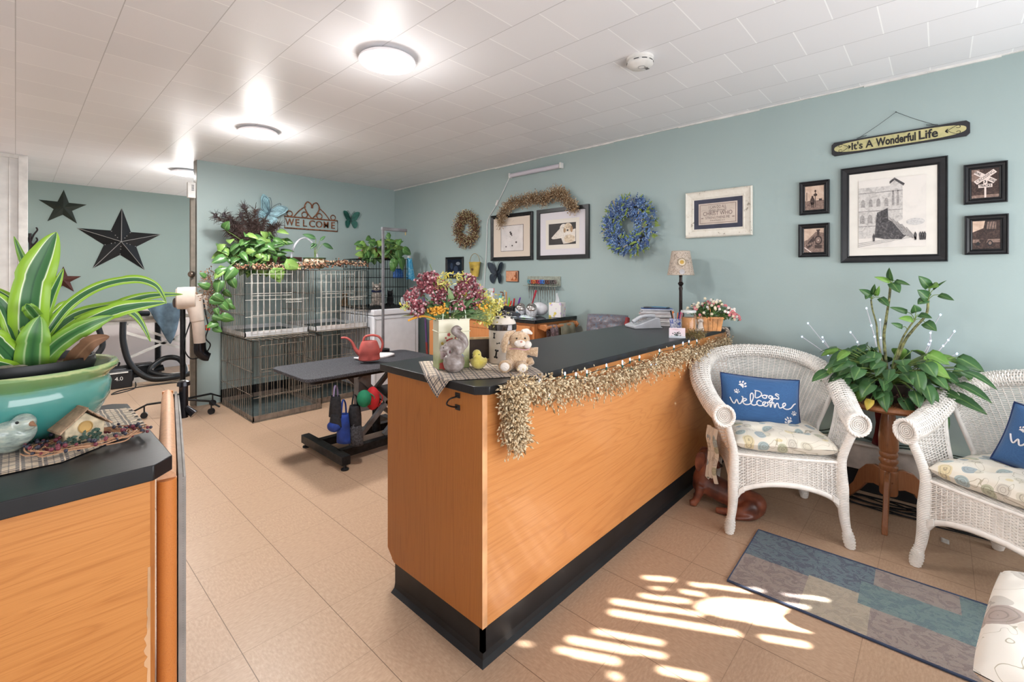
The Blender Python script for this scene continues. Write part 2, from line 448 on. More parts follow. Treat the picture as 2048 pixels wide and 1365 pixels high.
# small white sensor box at the top of the jamb
p = at(385, 380, Y=PY-.05)
t = thing('alarm_box', 'small white alarm box high on the partition edge', 'alarm', (PX0-.06, PY-.05, p.z-.06))
MB().box(-.03, .035, -.02, .02, -.02, .13).build('housing', m_trim, t, bevel=.004)
b = MB()
for i in range(5): b.box(.0, .02, -.023, -.018, .05+i*.012, .055+i*.012)
b.build('grille', m_black_base, t)

# ------------------------------------------------------------------ ceiling lights and detector
m_glow = NB('lamp_diffuser'); m_glow.b.inputs['Emission Color'].default_value = (1, .98, .96, 1); m_glow.b.inputs['Emission Strength'].default_value = 9; m_glow.col((250, 250, 250)); m_glow = m_glow.m
def ceiling_lamp(loc, label, e):
    t = thing('ceiling_light', label, 'ceiling light', loc, 0, 'round ceiling lights')
    MB().lathe([(.105, 0), (.12, -.008), (.14, -.022), (.143, -.034), (.136, -.038), (.13, -.034)], 40).build('rim', M('lamp_rim', (240, 236, 238), .35, var=0), t)
    MB().lathe([(.132, -.034), (.12, -.044), (.08, -.052), (0, -.055)], 40).build('diffuser', m_glow, t)
    l = bpy.data.lights.new('lamp_glow', 'POINT'); l.energy = e*.5; l.color = (1, .98, .96); l.shadow_soft_size = .1
    o = bpy.data.objects.new('lamp_glow', l); C.objects.link(o); o.location = (loc[0], loc[1], loc[2]-.26)
    area('lamp_beam', (loc[0], loc[1], loc[2]-.06), (0, 0, 0), .24, .24, e*2.3, (1, .98, .96), 'DISK')
    return t
LZ = CZ
for (u, v), e, lb in (((775, 128), 8.5, 'large round lit ceiling light nearest the front of the room'), ((517, 270), 15, 'middle round lit ceiling light above the cages'), ((373, 349), 12, 'farthest lit ceiling light beside the partition end')):
    p = at(u, v, Z=CZ-.04); ceiling_lamp((p.x, p.y, LZ), lb, e)
p = at(1280, 128, Z=CZ-.03)
t = thing('smoke_detector', 'white round smoke detector on the ceiling', 'smoke detector', (p.x, p.y, CZ))
MB().lathe([(.068, 0), (.068, -.012), (.06, -.016), (.064, -.02), (.066, -.036), (.05, -.048), (0, -.05)], 36).build('housing', m_trim, t)
b = MB()
for k in range(10):
    if k % 5 == 4: continue
    a0 = k*2*PI/10
    b.tube([(.0655*math.cos(a0+q*.1), .0655*math.sin(a0+q*.1), -.026) for q in range(5)], .0022, 4)
for k in range(5): b.box(.02+k*.006, .022+k*.006, -.03, -.012, -.0495, -.0485)
b.build('vent', m_black_base, t)
b = MB(); b.tube([(.018*math.cos(a*PI/8), .018*math.sin(a*PI/8)-.01, -.0505) for a in range(16)], .0012, 4, closed=True); b.build('button', M('grey_line', (150, 150, 150)), t)

# ------------------------------------------------------------------ wood and counters
m_oak_h = wood('oak_front_veneer', (216, 150, 90), (200, 130, 72), (170, 104, 54), axis=0, stretch=9, big=2.0, rough=.3)
m_oak_v = wood('oak_end_shaded', (184, 116, 54), (164, 98, 44), (140, 80, 34), axis=2, stretch=34, big=3, rough=.4)  # darker tone: the end face's shade is put into the oak colour
m_oak_l = wood('oak_left_veneer', (208, 142, 78), (188, 120, 60), (152, 92, 44), axis=0, stretch=16, big=3, rough=.4)
def lam_mat():
    b = NB('black_laminate'); f = b.noise(b.co('Object', (3, 30, 1)), 6, 4, .6)
    b.col(b.ramp(f, ((.3, (20, 22, 25)), (.7, (31, 33, 37))))); b.set(.33, spec=.5)
    b.b.inputs['Roughness'].default_value = .34; b.bump(f, .06, .002); return b.m
m_lam = lam_mat()
CT = .914; CX0, CY0, CY1 = 1.02, 1.08, 1.69; BX0, BY0, BY1 = 1.042, 1.10, 1.665
t = thing('reception_counter', 'long orange oak reception counter with a black top and black kick board', 'counter', (0, 0, 0))
ch = .036
MB().slab([(CX0, CY0+ch), (CX0+ch, CY0), (WX-.003, CY0-.0), (WX-.003, CY1), (CX0, CY1)], CT-.028, CT).build('countertop', m_lam, t, bevel=.002)
MB().box(BX0+.02, WX-.004, BY0, BY0+.02, .115, CT-.028).build('front_panel', m_oak_h, t)
e = MB().prism([(0, .16), (0, CT-.028), (-(BY1-BY0), CT-.028), (-(BY1-BY0), .115), (-.045, .115)], 0, .02).build('end_panel', m_oak_v, t)
e.rotation_euler = (0, 0, PI/2); e.location = (BX0+.02, BY1, 0)
MB().box(BX0-.001, BX0+.021, BY0-.0015, BY0+.0, .115, CT-.028).build('corner_strip', M('pale_edge', (232, 176, 128), .4), t)
MB().box(BX0+.02, WX-.02, BY1-.02, BY1, .1, CT-.03).build('back_panel', m_oak_v, t)
b = MB(); b.box(BX0+.006, WX-.004, BY0+.004, BY0+.02, 0, .115); b.box(BX0+.006, BX0+.02, BY0+.004, BY1-.045, 0, .115)
prof = [(0, .03), (.004, .012), (.016, .003), (.02, 0)]
for (a, c_) in zip(prof[:-1], prof[1:]):
    x = BX0+.006; y = BY0+.004
    b.mesh([(WX-.01, y-a[0], a[1]), (x-a[0], y-a[0], a[1]), (x-c_[0], y-c_[0], c_[1]), (WX-.01, y-c_[0], c_[1])], [(0, 1, 2, 3)])
    b.mesh([(x-a[0], y-a[0], a[1]), (x-a[0], BY1-.045, a[1]), (x-c_[0], BY1-.045, c_[1]), (x-c_[0], y-c_[0], c_[1])], [(0, 1, 2, 3)])
b.build('kick_board', m_black_base, t)
# black latch on the end panel
p = at(916, 803, X=BX0)
q = thing('gate_latch', 'black metal gate latch screwed to the counter end', 'latch', (BX0, p.y, p.z), PI*1.5)
MB().box(-.012, .012, -.004, 0, .012, .03).build('plate', m_black_base, q, bevel=.001); MB().box(-.012, .012, -.004, 0, -.03, -.012).build('plate', m_black_base, q, bevel=.001)
MB().tube(catmull([(.004, -.006, .018), (-.008, -.03, .012), (-.006, -.045, -.002), (.0, -.03, -.012), (.004, -.008, -.018)], 6), .003, 6).build('catch', M('black_gloss', (14, 14, 16), .2), q)
# left counter
t = thing('left_counter', 'orange oak counter with a black top at the left edge under the green bowl', 'counter', (0, 0, 0))
LR = .217; LCH = .036
MB().slab([(LX+.01, 1.107), (LR-LCH, 1.107), (LR, 1.107+LCH), (LR, 1.69), (LR-.03, 1.72), (LX+.01, 1.72)], CT-.03, CT).build('countertop', m_lam, t, bevel=.002)
MB().box(LX+.01, .178, 1.125, 1.145, .1, CT-.03).build('front_panel', m_oak_l, t)
MB().box(.168, .186, 1.127, 1.70, .1, CT-.03).build('end_panel', m_oak_v, t)
MB().box(LX+.01, .18, 1.135, 1.155, 0, .1).build('kick_board', m_black_base, t)
b = MB(); rnd = random.Random(3)
edge = []
for i in range(40):
    z = .42+i*.0075; edge.append((.1785-(.004+.012*abs(noise.noise((0, i*.31, 0)))*(1 if i < 22 else .6)), z))
b.prism([(.1785, .42)]+edge+[(.1785, .42+39*.0075)], 1.1244, 1.126); b.build('worn_veneer', M('bare_wood', (214, 170, 128), .6), t)
# open gate beside it
g0 = Vector((.209, 1.15, 0)); g1 = Vector((.366, 2.0, 0)); gd = (g1-g0); gl = gd.length
t = thing('swing_gate', 'open wooden gate with a rounded top rail beside the left counter', 'gate', g0, math.atan2(gd.y, gd.x))
m_gate = wood('worn_gate_wood', (206, 128, 62), (190, 108, 48), (220, 170, 120), axis=0, stretch=20, big=6, rough=.45)
m_worn = M('worn_rail', (208, 160, 124), .5, var=.03, vs=120)
b = MB(); b.tube([(.0+gl*i/14, 0, .866) for i in range(15)], [.016, .017, .017, .017, .017, .017, .017, .017, .017, .017, .017, .017, .0165, .015, .008], 14); b.build('top_rail', m_worn, t)
MB().tube([(.0, 0, .08), (.0, 0, .866)], .017, 14).build('post', m_gate, t)
MB().tube([(gl-.03, 0, .08), (gl-.03, 0, .875)], .016, 12).build('post', m_gate, t)
b = MB()
for k in range(7): b.box(.03, gl-.04, -.004, .008, .14+k*.1, .205+k*.1)
b.build('slat', M('varnished_slat', (150, 84, 34), .3), t, bevel=.006)
b = MB()
for i in range(150): z = .1+i*.0051; b.tube([(.0, -.029, z), (gl*.5, -.030, z+.004), (gl-.03, -.029, z)], .0036, 5)
b.box(0, gl-.03, -.0265, -.019, .095, .87); b.build('woven_mat', M('grey_woven', (150, 146, 142), .8), t)
m_chr = M('chrome_dark', (44, 44, 48), .2, .7)
k_ = MB().tube([(gl-.05, -.045, .89), (gl-.05, -.045, .78)], .014, 12).build('clamp', m_chr, t)
MB().lathe([(0, 0), (.020, .002), (.019, .016), (.010, .02), (0, .02)], 16, c=(gl-.05, -.045, .89)).build('knob', m_chr, k_)
MB().tube([(gl-.05, -.045, .82), (gl-.07, -.075, .79)], [.009, .014], 10).build('lever', m_chr, k_)
MB().tube([(gl-.05, -.045, .86), (gl-.05, 0, .86)], .006, 8).build('bolt', m_chr, k_)
# ------------------------------------------------------------------ wall decorations
m_frame = M('black_frame', (30, 31, 34), .35, var=.08, vs=30)
RW = -PI/2       # faces out of the right wall
def wl(u, v, off=0): return at(u, v, X=WX-off)
def frame_geo(w_, h_, fw, dep, prof='step'):
    """mitred frame in x,z, front at -y"""
    b = MB()
    if prof == 'step': pr = [(0, 0), (0, -dep), (fw*.15, -dep*1.15), (fw*.3, -dep*.8), (fw*.62, -dep*.62), (fw*.72, -dep*.78), (fw*.8, -dep*.5), (fw, -dep*.35), (fw, 0)]
    elif prof == 'flat': pr = [(0, 0), (0, -dep), (fw*.9, -dep), (fw, -dep*.8), (fw, 0)]
    else: pr = [(0, 0), (0, -dep*.6), (fw*.1, -dep), (fw*.25, -dep*.7), (fw*.75, -dep*.45), (fw*.85, -dep*.6), (fw, -dep*.4), (fw, 0)]
    hw, hh = w_/2, h_/2
    for i in range(len(pr)-1):
        (a, ya), (c_, yc) = pr[i], pr[i+1]
        ca = [(-hw+a, -hh+a), (hw-a, -hh+a), (hw-a, hh-a), (-hw+a, hh-a)]; cc = [(-hw+c_, -hh+c_), (hw-c_, -hh+c_), (hw-c_, hh-c_), (-hw+c_, hh-c_)]
        for k in range(4):
            k2 = (k+1) % 4
            b.mesh([(ca[k][0], ya, ca[k][1]), (ca[k2][0], ya, ca[k2][1]), (cc[k2][0], yc, cc[k2][1]), (cc[k][0], yc, cc[k][1])], [(0, 1, 2, 3)])
    return b
def plate(b, w_, h_, y, m=0, cx=0, cz=0, th=.001): b.box(cx-w_/2, cx+w_/2, y, y+th, cz-h_/2, cz+h_/2, m)
def picture(name, label, cat, u0, u1, v0, v1, fw, dep, mats, draw, group=None, fm=None, prof='step', mat_col=None, mat_w=0):
    """corners measured on the right wall"""
    a = wl(u0, (v0[0]+v1[0])/2); z1 = (wl(u0, v0[0]).z+wl(u1, v0[1]).z)/2; z0 = (wl(u0, v1[0]).z+wl(u1, v1[1]).z)/2
    y0, y1 = wl(u0, v0[0]).y, wl(u1, v0[1]).y; W_, H_ = abs(y0-y1), z1-z0
    t = thing(name, label, cat, (WX-.002, (y0+y1)/2, (z0+z1)/2), RW, group)
    frame_geo(W_, H_, fw, dep, prof).build('frame', fm or m_frame, t, smooth=False)
    iw, ih = W_-2*fw, H_-2*fw
    if mat_col:
        b = MB(); plate(b, iw+.002, ih+.002, -dep*.3); b.build('mat_board', M('mat_%d_%d_%d' % mat_col, mat_col, .8, var=.01), t)
    b = MB(); draw(b, iw-2*mat_w, ih-2*mat_w, -dep*.3-.0022); b.build('print', mats, t, smooth=False)
    return t
def poly(b, pts, y, m): b.prism(pts, y-.0004, y, m)
def rect(b, x0, x1, z0, z1, y, m): b.box(x0, x1, y-.0004, y, z0, z1, m)
def ell(b, cx, cz, rx, rz, y, m, n=18, rot=0):
    b.prism([(cx+rx*math.cos(a)*math.cos(rot)-rz*math.sin(a)*math.sin(rot), cz+rx*math.cos(a)*math.sin(rot)+rz*math.sin(a)*math.cos(rot)) for a in [2*PI*k/n for k in range(n)]], y-.0004, y, m)
def noisy(name, c0, c1, c2, sc=30, dist=1.5, det=6):
    b = NB(name); f = b.noise(b.co('Object'), sc, det, .65, dist); b.col(b.ramp(f, ((.3, c0), (.5, c1), (.7, c2)))); b.set(.35, spec=.4); return b.m
g1_ = noisy('print_paper', (226, 220, 214), (222, 217, 211), (214, 209, 204), 6)
g2_ = noisy('print_stone', (160, 156, 154), (198, 194, 190), (216, 212, 208), 38)
g3_ = noisy('print_dark', (44, 42, 44), (74, 72, 74), (120, 116, 116), 46)
g4_ = noisy('print_mid', (120, 116, 116), (156, 152, 150), (182, 178, 174), 60)
# large street scene in grey
def big(b, w_, h_, y):
    rect(b, -w_/2, w_/2, -h_/2, h_/2, y, 0); y -= .0006
    W2, H2 = w_/2, h_/2
    rect(b, -W2, -W2*.02, -H2*.72, H2*.78, y, 1)                           # the long facade
    poly(b, [(-W2*.02, -H2*.4), (W2*.34, -H2*.2), (W2*.34, H2*.78), (W2*.1, H2*.98), (-W2*.02, H2*.94)], y, 1)   # corner tower
    poly(b, [(-W2*.04, H2*.9), (W2*.1, H2*1.0), (W2*.4, H2*.80), (W2*.36, H2*.74), (W2*.1, H2*.93), (-W2*.04, H2*.83)], y-.0006, 2)
    for k in range(4): poly(b, arch(-W2*.88+k*W2*.24, -H2*.28, W2*.075, H2*.26), y-.0006, 3)
    for k in range(4): poly(b, arch(-W2*.86+k*W2*.24, H2*.2, W2*.06, H2*.24), y-.0006, 3)
    for x in (.06, .2): poly(b, arch(W2*x, H2*.2, W2*.035, H2*.45), y-.0006, 3)
    for z in (.08, .62, -.36): rect(b, -W2, W2*.34, H2*z-.003, H2*z+.002, y-.0006, 3)
    poly(b, [(-W2*.5, -H2*.7), (-W2*.42, H2*.02), (-W2*.1, H2*.14), (-W2*.08, -H2*.2), (W2*.2, -H2*.36), (W2*.52, -H2*.62), (W2*.3, -H2*.78), (-W2*.2, -H2*.76)], y-.001, 2)
    for k in range(5): poly(b, [(-W2*.1+k*.02, -H2*.1-k*.018), (-W2*.08+k*.02, -H2*.08-k*.018), (W2*.42+k*.012, -H2*.66-k*.006), (W2*.38+k*.012, -H2*.68-k*.006)], y-.0014, 3)
    for x in (.9, .96, .84, .70, -.52): poly(b, [(W2*x-.004, -H2*.82), (W2*x-.006, -H2*.66), (W2*x, -H2*.58), (W2*x+.006, -H2*.66), (W2*x+.004, -H2*.82)], y-.0014, 2)
    ell(b, W2*.7, -H2*.3, W2*.26, H2*.1, y-.0006, 4)
    for k in range(3): poly(b, [(-W2, -H2*(.86+k*.05)), (W2*(.3+k*.2), -H2*.72), (W2*(.34+k*.2), -H2*.72), (-W2, -H2*(.875+k*.05))], y-.0006, 3)
def arch(cx, z0, hw, h): return [(cx-hw, z0), (cx+hw, z0), (cx+hw, z0+h*.6), (cx+hw*.7, z0+h*.88), (cx, z0+h), (cx-hw*.7, z0+h*.88), (cx-hw, z0+h*.6)]
picture('framed_print', 'large black frame with a grey old town street scene, between four small frames', 'picture', 1682, 1896, (339, 312), (527, 523), .042, .024,
        [g1_, g2_, g3_, g4_, noisy('print_tree', (170, 168, 168), (200, 198, 196), (214, 210, 206), 50)], big, prof='deep', mat_col=(226, 222, 214), mat_w=.045)
# four small sepia photographs
sp = [noisy('sepia_sky', (176, 146, 128), (206, 180, 160), (222, 204, 190), 9), noisy('sepia_dark', (34, 26, 24), (64, 50, 46), (96, 76, 70), 60), noisy('sepia_mid', (92, 74, 66), (132, 110, 100), (164, 142, 130), 50), M('sepia_white', (224, 208, 200), .5, var=.03), m_frame]
def s1(b, w_, h_, y):
    rect(b, -w_/2, w_/2, -h_/2, h_/2, y, 0); rect(b, -w_/2, w_/2, -h_/2, -h_*.12, y-.0006, 2)
    rect(b, w_*.04, w_*.07, -h_*.4, h_*.3, y-.001, 1); ell(b, w_*.055, h_*.12, w_*.1, h_*.06, y-.0014, 1); ell(b, w_*.055, h_*.28, w_*.05, h_*.05, y-.0014, 1)
    ell(b, -w_*.1, -h_*.14, w_*.12, h_*.16, y-.0014, 1); ell(b, -w_*.1, h_*.04, w_*.05, h_*.05, y-.0014, 1); rect(b, -w_*.16, -w_*.12, -h_*.42, -h_*.2, y-.0014, 1); rect(b, -w_*.08, -w_*.04, -h_*.42, -h_*.2, y-.0014, 1)
    rect(b, w_*.24, w_*.4, -h_*.14, -h_*.05, y-.001, 1); rect(b, -w_*.42, -w_*.39, -h_*.1, h_*.25, y-.001, 1)
def s2(b, w_, h_, y):
    rect(b, -w_/2, w_/2, -h_/2, h_/2, y, 0); poly(b, [(-w_/2, -h_/2), (w_/2, -h_/2), (w_/2, h_*.3), (w_*.1, h_*.36), (-w_*.3, h_*.04), (-w_/2, -h_*.02)], y-.0006, 2)
    ell(b, w_*.22, h_*.0, w_*.2, h_*.2, y-.001, 1); ell(b, w_*.22, 0, w_*.13, h_*.13, y-.0014, 2); ell(b, w_*.22, 0, w_*.03, h_*.03, y-.0018, 3)
    rect(b, w_*.16, w_*.28, h_*.2, h_*.42, y-.001, 1); rect(b, w_*.13, w_*.31, h_*.4, h_*.45, y-.0014, 1)
    poly(b, [(-w_*.4, -h_*.2), (w_*.02, h_*.2), (w_*.02, -h_*.12), (-w_*.3, -h_*.36)], y-.001, 1); rect(b, w_*.04, w_*.4, -h_*.34, -h_*.2, y-.0014, 1)
    for k in range(4): ell(b, -w_*.3+k*w_*.11, -h_*.18+k*h_*.03, w_*.05, h_*.06, y-.0014, 2)
    poly(b, [(-w_*.5, -h_*.3), (-w_*.46, -h_*.28), (-w_*.1, -h_*.5), (-w_*.18, -h_*.5)], y-.0018, 3)
def s3(b, w_, h_, y):
    rect(b, -w_/2, w_/2, -h_/2, h_/2, y, 1); rect(b, -w_/2, -w_*.2, h_*.1, h_/2, y-.0004, 2); rect(b, -w_/2, w_/2, -h_/2, -h_*.4, y-.0004, 2)
    rect(b, -w_*.03, w_*.04, -h_*.5, h_*.3, y-.0008, 3)
    for s_ in (1, -1):
        a = math.radians(38)*s_; c, s = math.cos(a), math.sin(a); L, hw = w_*.46, h_*.07; cz = h_*.22
        poly(b, [(q*c-r*s, cz+q*s+r*c) for q, r in ((-L, -hw), (L, -hw), (L, hw), (-L, hw))], y-.0012-.0006*(s_ > 0), 3)
    a = math.radians(38)
    put_text(b, 'CROSSING', h_*.125, 0, h_*.22, y-.0024, 4, .0006, rot=a, fit=w_*.8)
    put_text(b, 'RAIL', h_*.115, -w_*.25, h_*.22+w_*.25*math.tan(a), y-.0024, 4, .0006, rot=-a, fit=w_*.26)
    put_text(b, 'ROAD', h_*.115, w_*.26, h_*.22-w_*.26*math.tan(a), y-.0024, 4, .0006, rot=-a, fit=w_*.26)
    rect(b, -w_*.07, w_*.08, -h_*.02, h_*.12, y-.0026, 3); put_text(b, '3', h_*.12, 0, h_*.05, y-.0034, 4, .0006, bold=.0006)
    rect(b, -w_*.25, w_*.26, -h_*.15, -h_*.03, y-.0026, 3); put_text(b, 'TRACKS', h_*.11, 0, -h_*.09, y-.0034, 4, .0006, fit=w_*.44, bold=.0004)
def s4(b, w_, h_, y):
    rect(b, -w_/2, w_/2, -h_/2, h_/2, y, 1); poly(b, [(-w_/2, h_*.1), (-w_*.1, h_*.24), (-w_*.04, h_/2), (-w_/2, h_/2)], y-.0006, 0)
    rect(b, w_*.02, w_*.36, h_*.2, h_*.46, y-.0006, 2); rect(b, -w_/2, w_/2, -h_*.28, -h_*.16, y-.0006, 2)
    ell(b, -w_*.1, -h_*.14, w_*.16, h_*.18, y-.001, 1); ell(b, w_*.14, -h_*.3, w_*.1, h_*.1, y-.0014, 4); ell(b, w_*.14, -h_*.3, w_*.06, h_*.06, y-.0018, 2); ell(b, -w_*.3, -h_*.32, w_*.07, h_*.07, y-.0014, 4)
    for k in range(4): poly(b, [(w_*(-.05+k*.1), h_*.12), (w_*(-.03+k*.1), h_*.12), (w_*(.05+k*.1), h_*.48), (w_*(.03+k*.1), h_*.48)], y-.001, 4)
for a in (('small black frame with a sepia railway signal photo, upper one left of the large frame', 1600, 1660, (366, 360), (432, 427), s1),
          ('small black frame with a sepia steam engine photo, lower one left of the large frame', 1598, 1660, (450, 446), (515, 514), s2),
          ('small black frame with a railroad crossing sign photo, upper right', 1927, 2015, (332, 322), (410, 405), s3),
          ('small black frame with a dark sepia rail yard photo, lower right', 1929, 2017, (434, 427), (511, 508), s4)):
    picture('photo_frame', a[0], 'picture', a[1], a[2], a[3], a[4], .030, .02, sp, a[5], 'small black photo frames')
# dog print and faint drawing
def dogs(b, w_, h_, y):
    rect(b, -w_/2, w_/2, -h_/2, h_/2, y, 0); y -= .0008
    rect(b, -w_*.37, w_*.37, -h_*.36, h_*.33, y, 1); y -= .0008
    rect(b, -w_*.30, w_*.30, -h_*.26, h_*.23, y, 2); y -= .0008
    k = w_*.30; q = h_*.245; z = -h_*.015
    P_ = lambda L: [(x*k, z+c*q) for x, c in L]
    poly(b, P_([(-.8, -.35), (-.55, .0), (-.2, .45), (.0, .75), (.35, .8), (.6, .3), (.98, .4), (.98, -.75), (.5, -.9), (.1, -.95), (-.05, -.4), (-.4, -.45), (-.7, -.45)]), y, 3)
    ell(b, k*.12, z+q*.52, k*.28, q*.4, y-.0005, 3); ell(b, k*.45, z+q*.55, k*.3, q*.42, y-.001, 4)
    ell(b, k*.7, z+q*.38, k*.09, q*.3, y-.0014, 5); ell(b, k*.2, z+q*.3, k*.08, q*.22, y-.0014, 5)
    for x, c, r in ((.42, .3, .07), (.36, .56, .03), (.52, .56, .03), (.1, .55, .03)): ell(b, k*x, z+q*c, k*r, q*r*1.2, y-.0018, 2)
    ell(b, k*.55, z-q*.5, k*.4, q*.38, y-.001, 4)
picture('framed_print', 'black frame with a print of two pale dogs lying together', 'picture', 1076, 1180, (419, 411), (519, 518), .038, .02,
        [M('lilac_white_mat', (218, 214, 220), .8, var=0), M('cream_mat', (226, 220, 210), .8, var=0), M('print_charcoal', (54, 50, 50), .5), noisy('dog_white', (186, 176, 166), (222, 214, 204), (236, 230, 224), 24), noisy('dog_cream', (170, 148, 122), (214, 196, 172), (230, 218, 200), 24), M('dog_ear', (170, 140, 108), .6)], dogs, prof='flat')
def sketch(b, w_, h_, y):
    rect(b, -w_/2, w_/2, -h_/2, h_/2, y, 0); rect(b, -w_*.29, w_*.33, -h_*.36, h_*.30, y-.0006, 2); rect(b, -w_*.28, w_*.32, -h_*.35, h_*.29, y-.0012, 1)
    rr = random.Random(5)
    for k in range(26):
        a = rr.uniform(0, PI); cx, cz = rr.gauss(-.02, .09)*w_, rr.gauss(0, .14)*h_; L = rr.uniform(.01, .035)
        b.tube([(cx, y-.0016, cz), (cx+L*.5*math.cos(a)+.002, y-.0016, cz+L*.5*math.sin(a)), (cx+L*math.cos(a), y-.0016, cz+L*math.sin(a))], .0006, 4, 3)
    for x, z, r in ((-.02, .12, .012), (.0, .08, .014), (.02, .04, .008), (-.14, -.24, .009), (.03, -.22, .009), (.14, -.14, .012)): ell(b, w_*x, h_*z, r, r*.8, y-.0018, 2)
picture('framed_print', 'black frame with a faint ink sketch of a dog on cream mat', 'picture', 984, 1067, (431, 425), (521, 521), .036, .02,
        [M('beige_mat', (214, 200, 186), .8, var=0), M('sketch_paper', (216, 210, 208), .8, var=.02), M('sketch_ink', (84, 78, 78), .8, var=.2), M('sketch_line', (160, 154, 154), .8)], sketch)
# verse in a distressed white frame
def verse(b, w_, h_, y):
    rect(b, -w_/2, w_/2, -h_/2, h_/2, y, 0); rect(b, -w_*.40, w_*.40, -h_*.36, h_*.36, y-.0006, 1)
    rect(b, -w_*.375, w_*.375, -h_*.32, h_*.32, y-.001, 3); rect(b, -w_*.36, w_*.36, -h_*.30, h_*.30, y-.0014, 1)
    put_text(b, 'I CAN DO ALL', h_*.15, 0, h_*.215, y-.002, 2, .0005, fit=w_*.36)
    put_text(b, 'things through', h_*.11, 0, h_*.115, y-.002, 2, .0005, fit=w_*.36, shear=.4)
    put_text(b, 'CHRIST WHO', h_*.19, 0, -h_*.0, y-.002, 2, .0005, fit=w_*.6)
    put_text(b, 'STRENGTHENS ME', h_*.12, 0, -h_*.14, y-.002, 2, .0005, fit=w_*.5)
    put_text(b, 'PHILIPPIANS 4:13', h_*.06, 0, -h_*.235, y-.002, 2, .0005, fit=w_*.3)
    for s_ in (1, -1):
        b.tube([(s_*w_*.25, y-.0018, h_*.12), (s_*w_*.29, y-.0018, h_*.14), (s_*w_*.34, y-.0018, h_*.1)], .0006, 4, 2)
        ell(b, s_*w_*.32, -h_*.14, .010, .004, y-.0018, 3)
bw = NB('distressed_white'); f = bw.noise(bw.co('Object'), 26, 5, .75); bw.col(bw.ramp(f, ((.34, (150, 140, 126)), (.40, (222, 216, 204)), (.7, (232, 228, 218))))); bw.set(.55)
picture('framed_verse', 'verse print on dark mat in a distressed white frame', 'picture', 1373, 1506, (388, 371), (479, 469), .062, .028,
        [M('navy_mat', (66, 68, 84), .8, var=.04), M('verse_paper', (206, 192, 180), .8, var=.03), M('verse_ink', (112, 92, 90), .7, var=0), M('verse_border', (150, 132, 124), .8, var=0)], verse, fm=bw.m, prof='deep')
# small dark frame at the left, and small square canvas
def dark(b, w_, h_, y):
    rect(b, -w_/2, w_/2, -h_/2, h_/2, y, 0)
    for x, z, rx, rz, m in ((-.2, .1, .1, .2, 1), (.1, -.1, .15, .22, 1), (.25, .25, .14, .1, 2), (-.1, -.38, .3, .06, 2), (.3, -.3, .12, .08, 2)): ell(b, w_*x, h_*z, w_*rx, h_*rz, y-.0006, m)
picture('photo_frame', 'small dark glossy framed picture above the flower arrangement', 'picture', 893, 928, (514, 515), (556, 558), .028, .016,
        [M('night_blue', (28, 34, 48), .12), M('night_blue_light', (52, 64, 86), .15), M('night_grey', (120, 128, 140), .15)], dark)
a, c_ = wl(1014, 542), wl(1038, 564)
t = thing('canvas_print', 'small square orange canvas with a fox face', 'picture', (WX-.001, (a.y+c_.y)/2, (a.z+c_.z)/2), RW)
W_, H_ = abs(a.y-c_.y), abs(a.z-c_.z)
MB().box(-W_/2, W_/2, -.016, 0, -H_/2, H_/2).build('canvas', M('canvas_edge', (110, 72, 56), .7), t, bevel=.002)
b = MB(); rect(b, -W_/2+.004, W_/2-.004, -H_/2+.004, H_/2-.004, -.0162, 0)
poly(b, [(-W_*.1, -H_*.4), (W_*.42, -H_*.4), (W_*.44, H_*.2), (W_*.34, H_*.42), (W_*.26, H_*.1), (W_*.1, -H_*.05)], -.017, 1); ell(b, W_*.2, -H_*.16, W_*.1, H_*.16, -.0176, 0); ell(b, W_*.28, H_*.0, .006, .006, -.018, 2); rect(b, W_*.36, W_*.42, -H_*.2, H_*.4, -.018, 2)
b.build('print', [noisy('fox_ground', (190, 130, 98), (214, 158, 124), (220, 172, 142), 20), M('fox_orange', (176, 96, 52), .7), M('fox_dark', (70, 44, 34), .7)], t, smooth=False)
# hanging wooden sign
a, c_ = wl(1664, 300.5), wl(1940, 257); Wd = abs(a.y-c_.y); z = (a.z+c_.z)/2; Hd = .082
t = thing('hanging_sign', "long narrow black sign reading It's A Wonderful Life on a wire", 'sign', (WX-.002, (a.y+c_.y)/2, z), RW)
t.rotation_euler = (0, math.radians(-.6), RW)
r_ = .014; hw, hh = Wd/2, Hd/2
MB().prism([(-hw+r_, -hh), (hw-r_, -hh), (hw, -hh+r_), (hw, hh-r_), (hw-r_, hh), (-hw+r_, hh), (-hw, hh-r_), (-hw, -hh+r_)], -.014, 0).build('board', M('sign_black', (38, 38, 42), .45), t, bevel=.0015)
b = MB(); pts = []
for k in range(48):
    a_ = 2*PI*k/48; x = math.copysign(abs(math.cos(a_))**.55, math.cos(a_)); zz = math.copysign(abs(math.sin(a_))**.75, math.sin(a_)); pts.append((x*hw*.955, zz*hh*.78))
b.prism(pts, -.0152, -.014); b.build('painted_panel', noisy('sign_cream', (150, 150, 112), (188, 182, 132), (200, 190, 140), 14), t)
b = MB()
put_text(b, "It's A", .06, -hw*.50, -.002, -.016, 0, .0016, fit=hw*.34, bold=.0012)
put_text(b, 'Wonderful', .062, -.0, -.002, -.016, 0, .0016, fit=hw*.58, bold=.002)
put_text(b, 'Life', .066, hw*.46, -.001, -.016, 0, .0016, fit=hw*.26, bold=.0015)
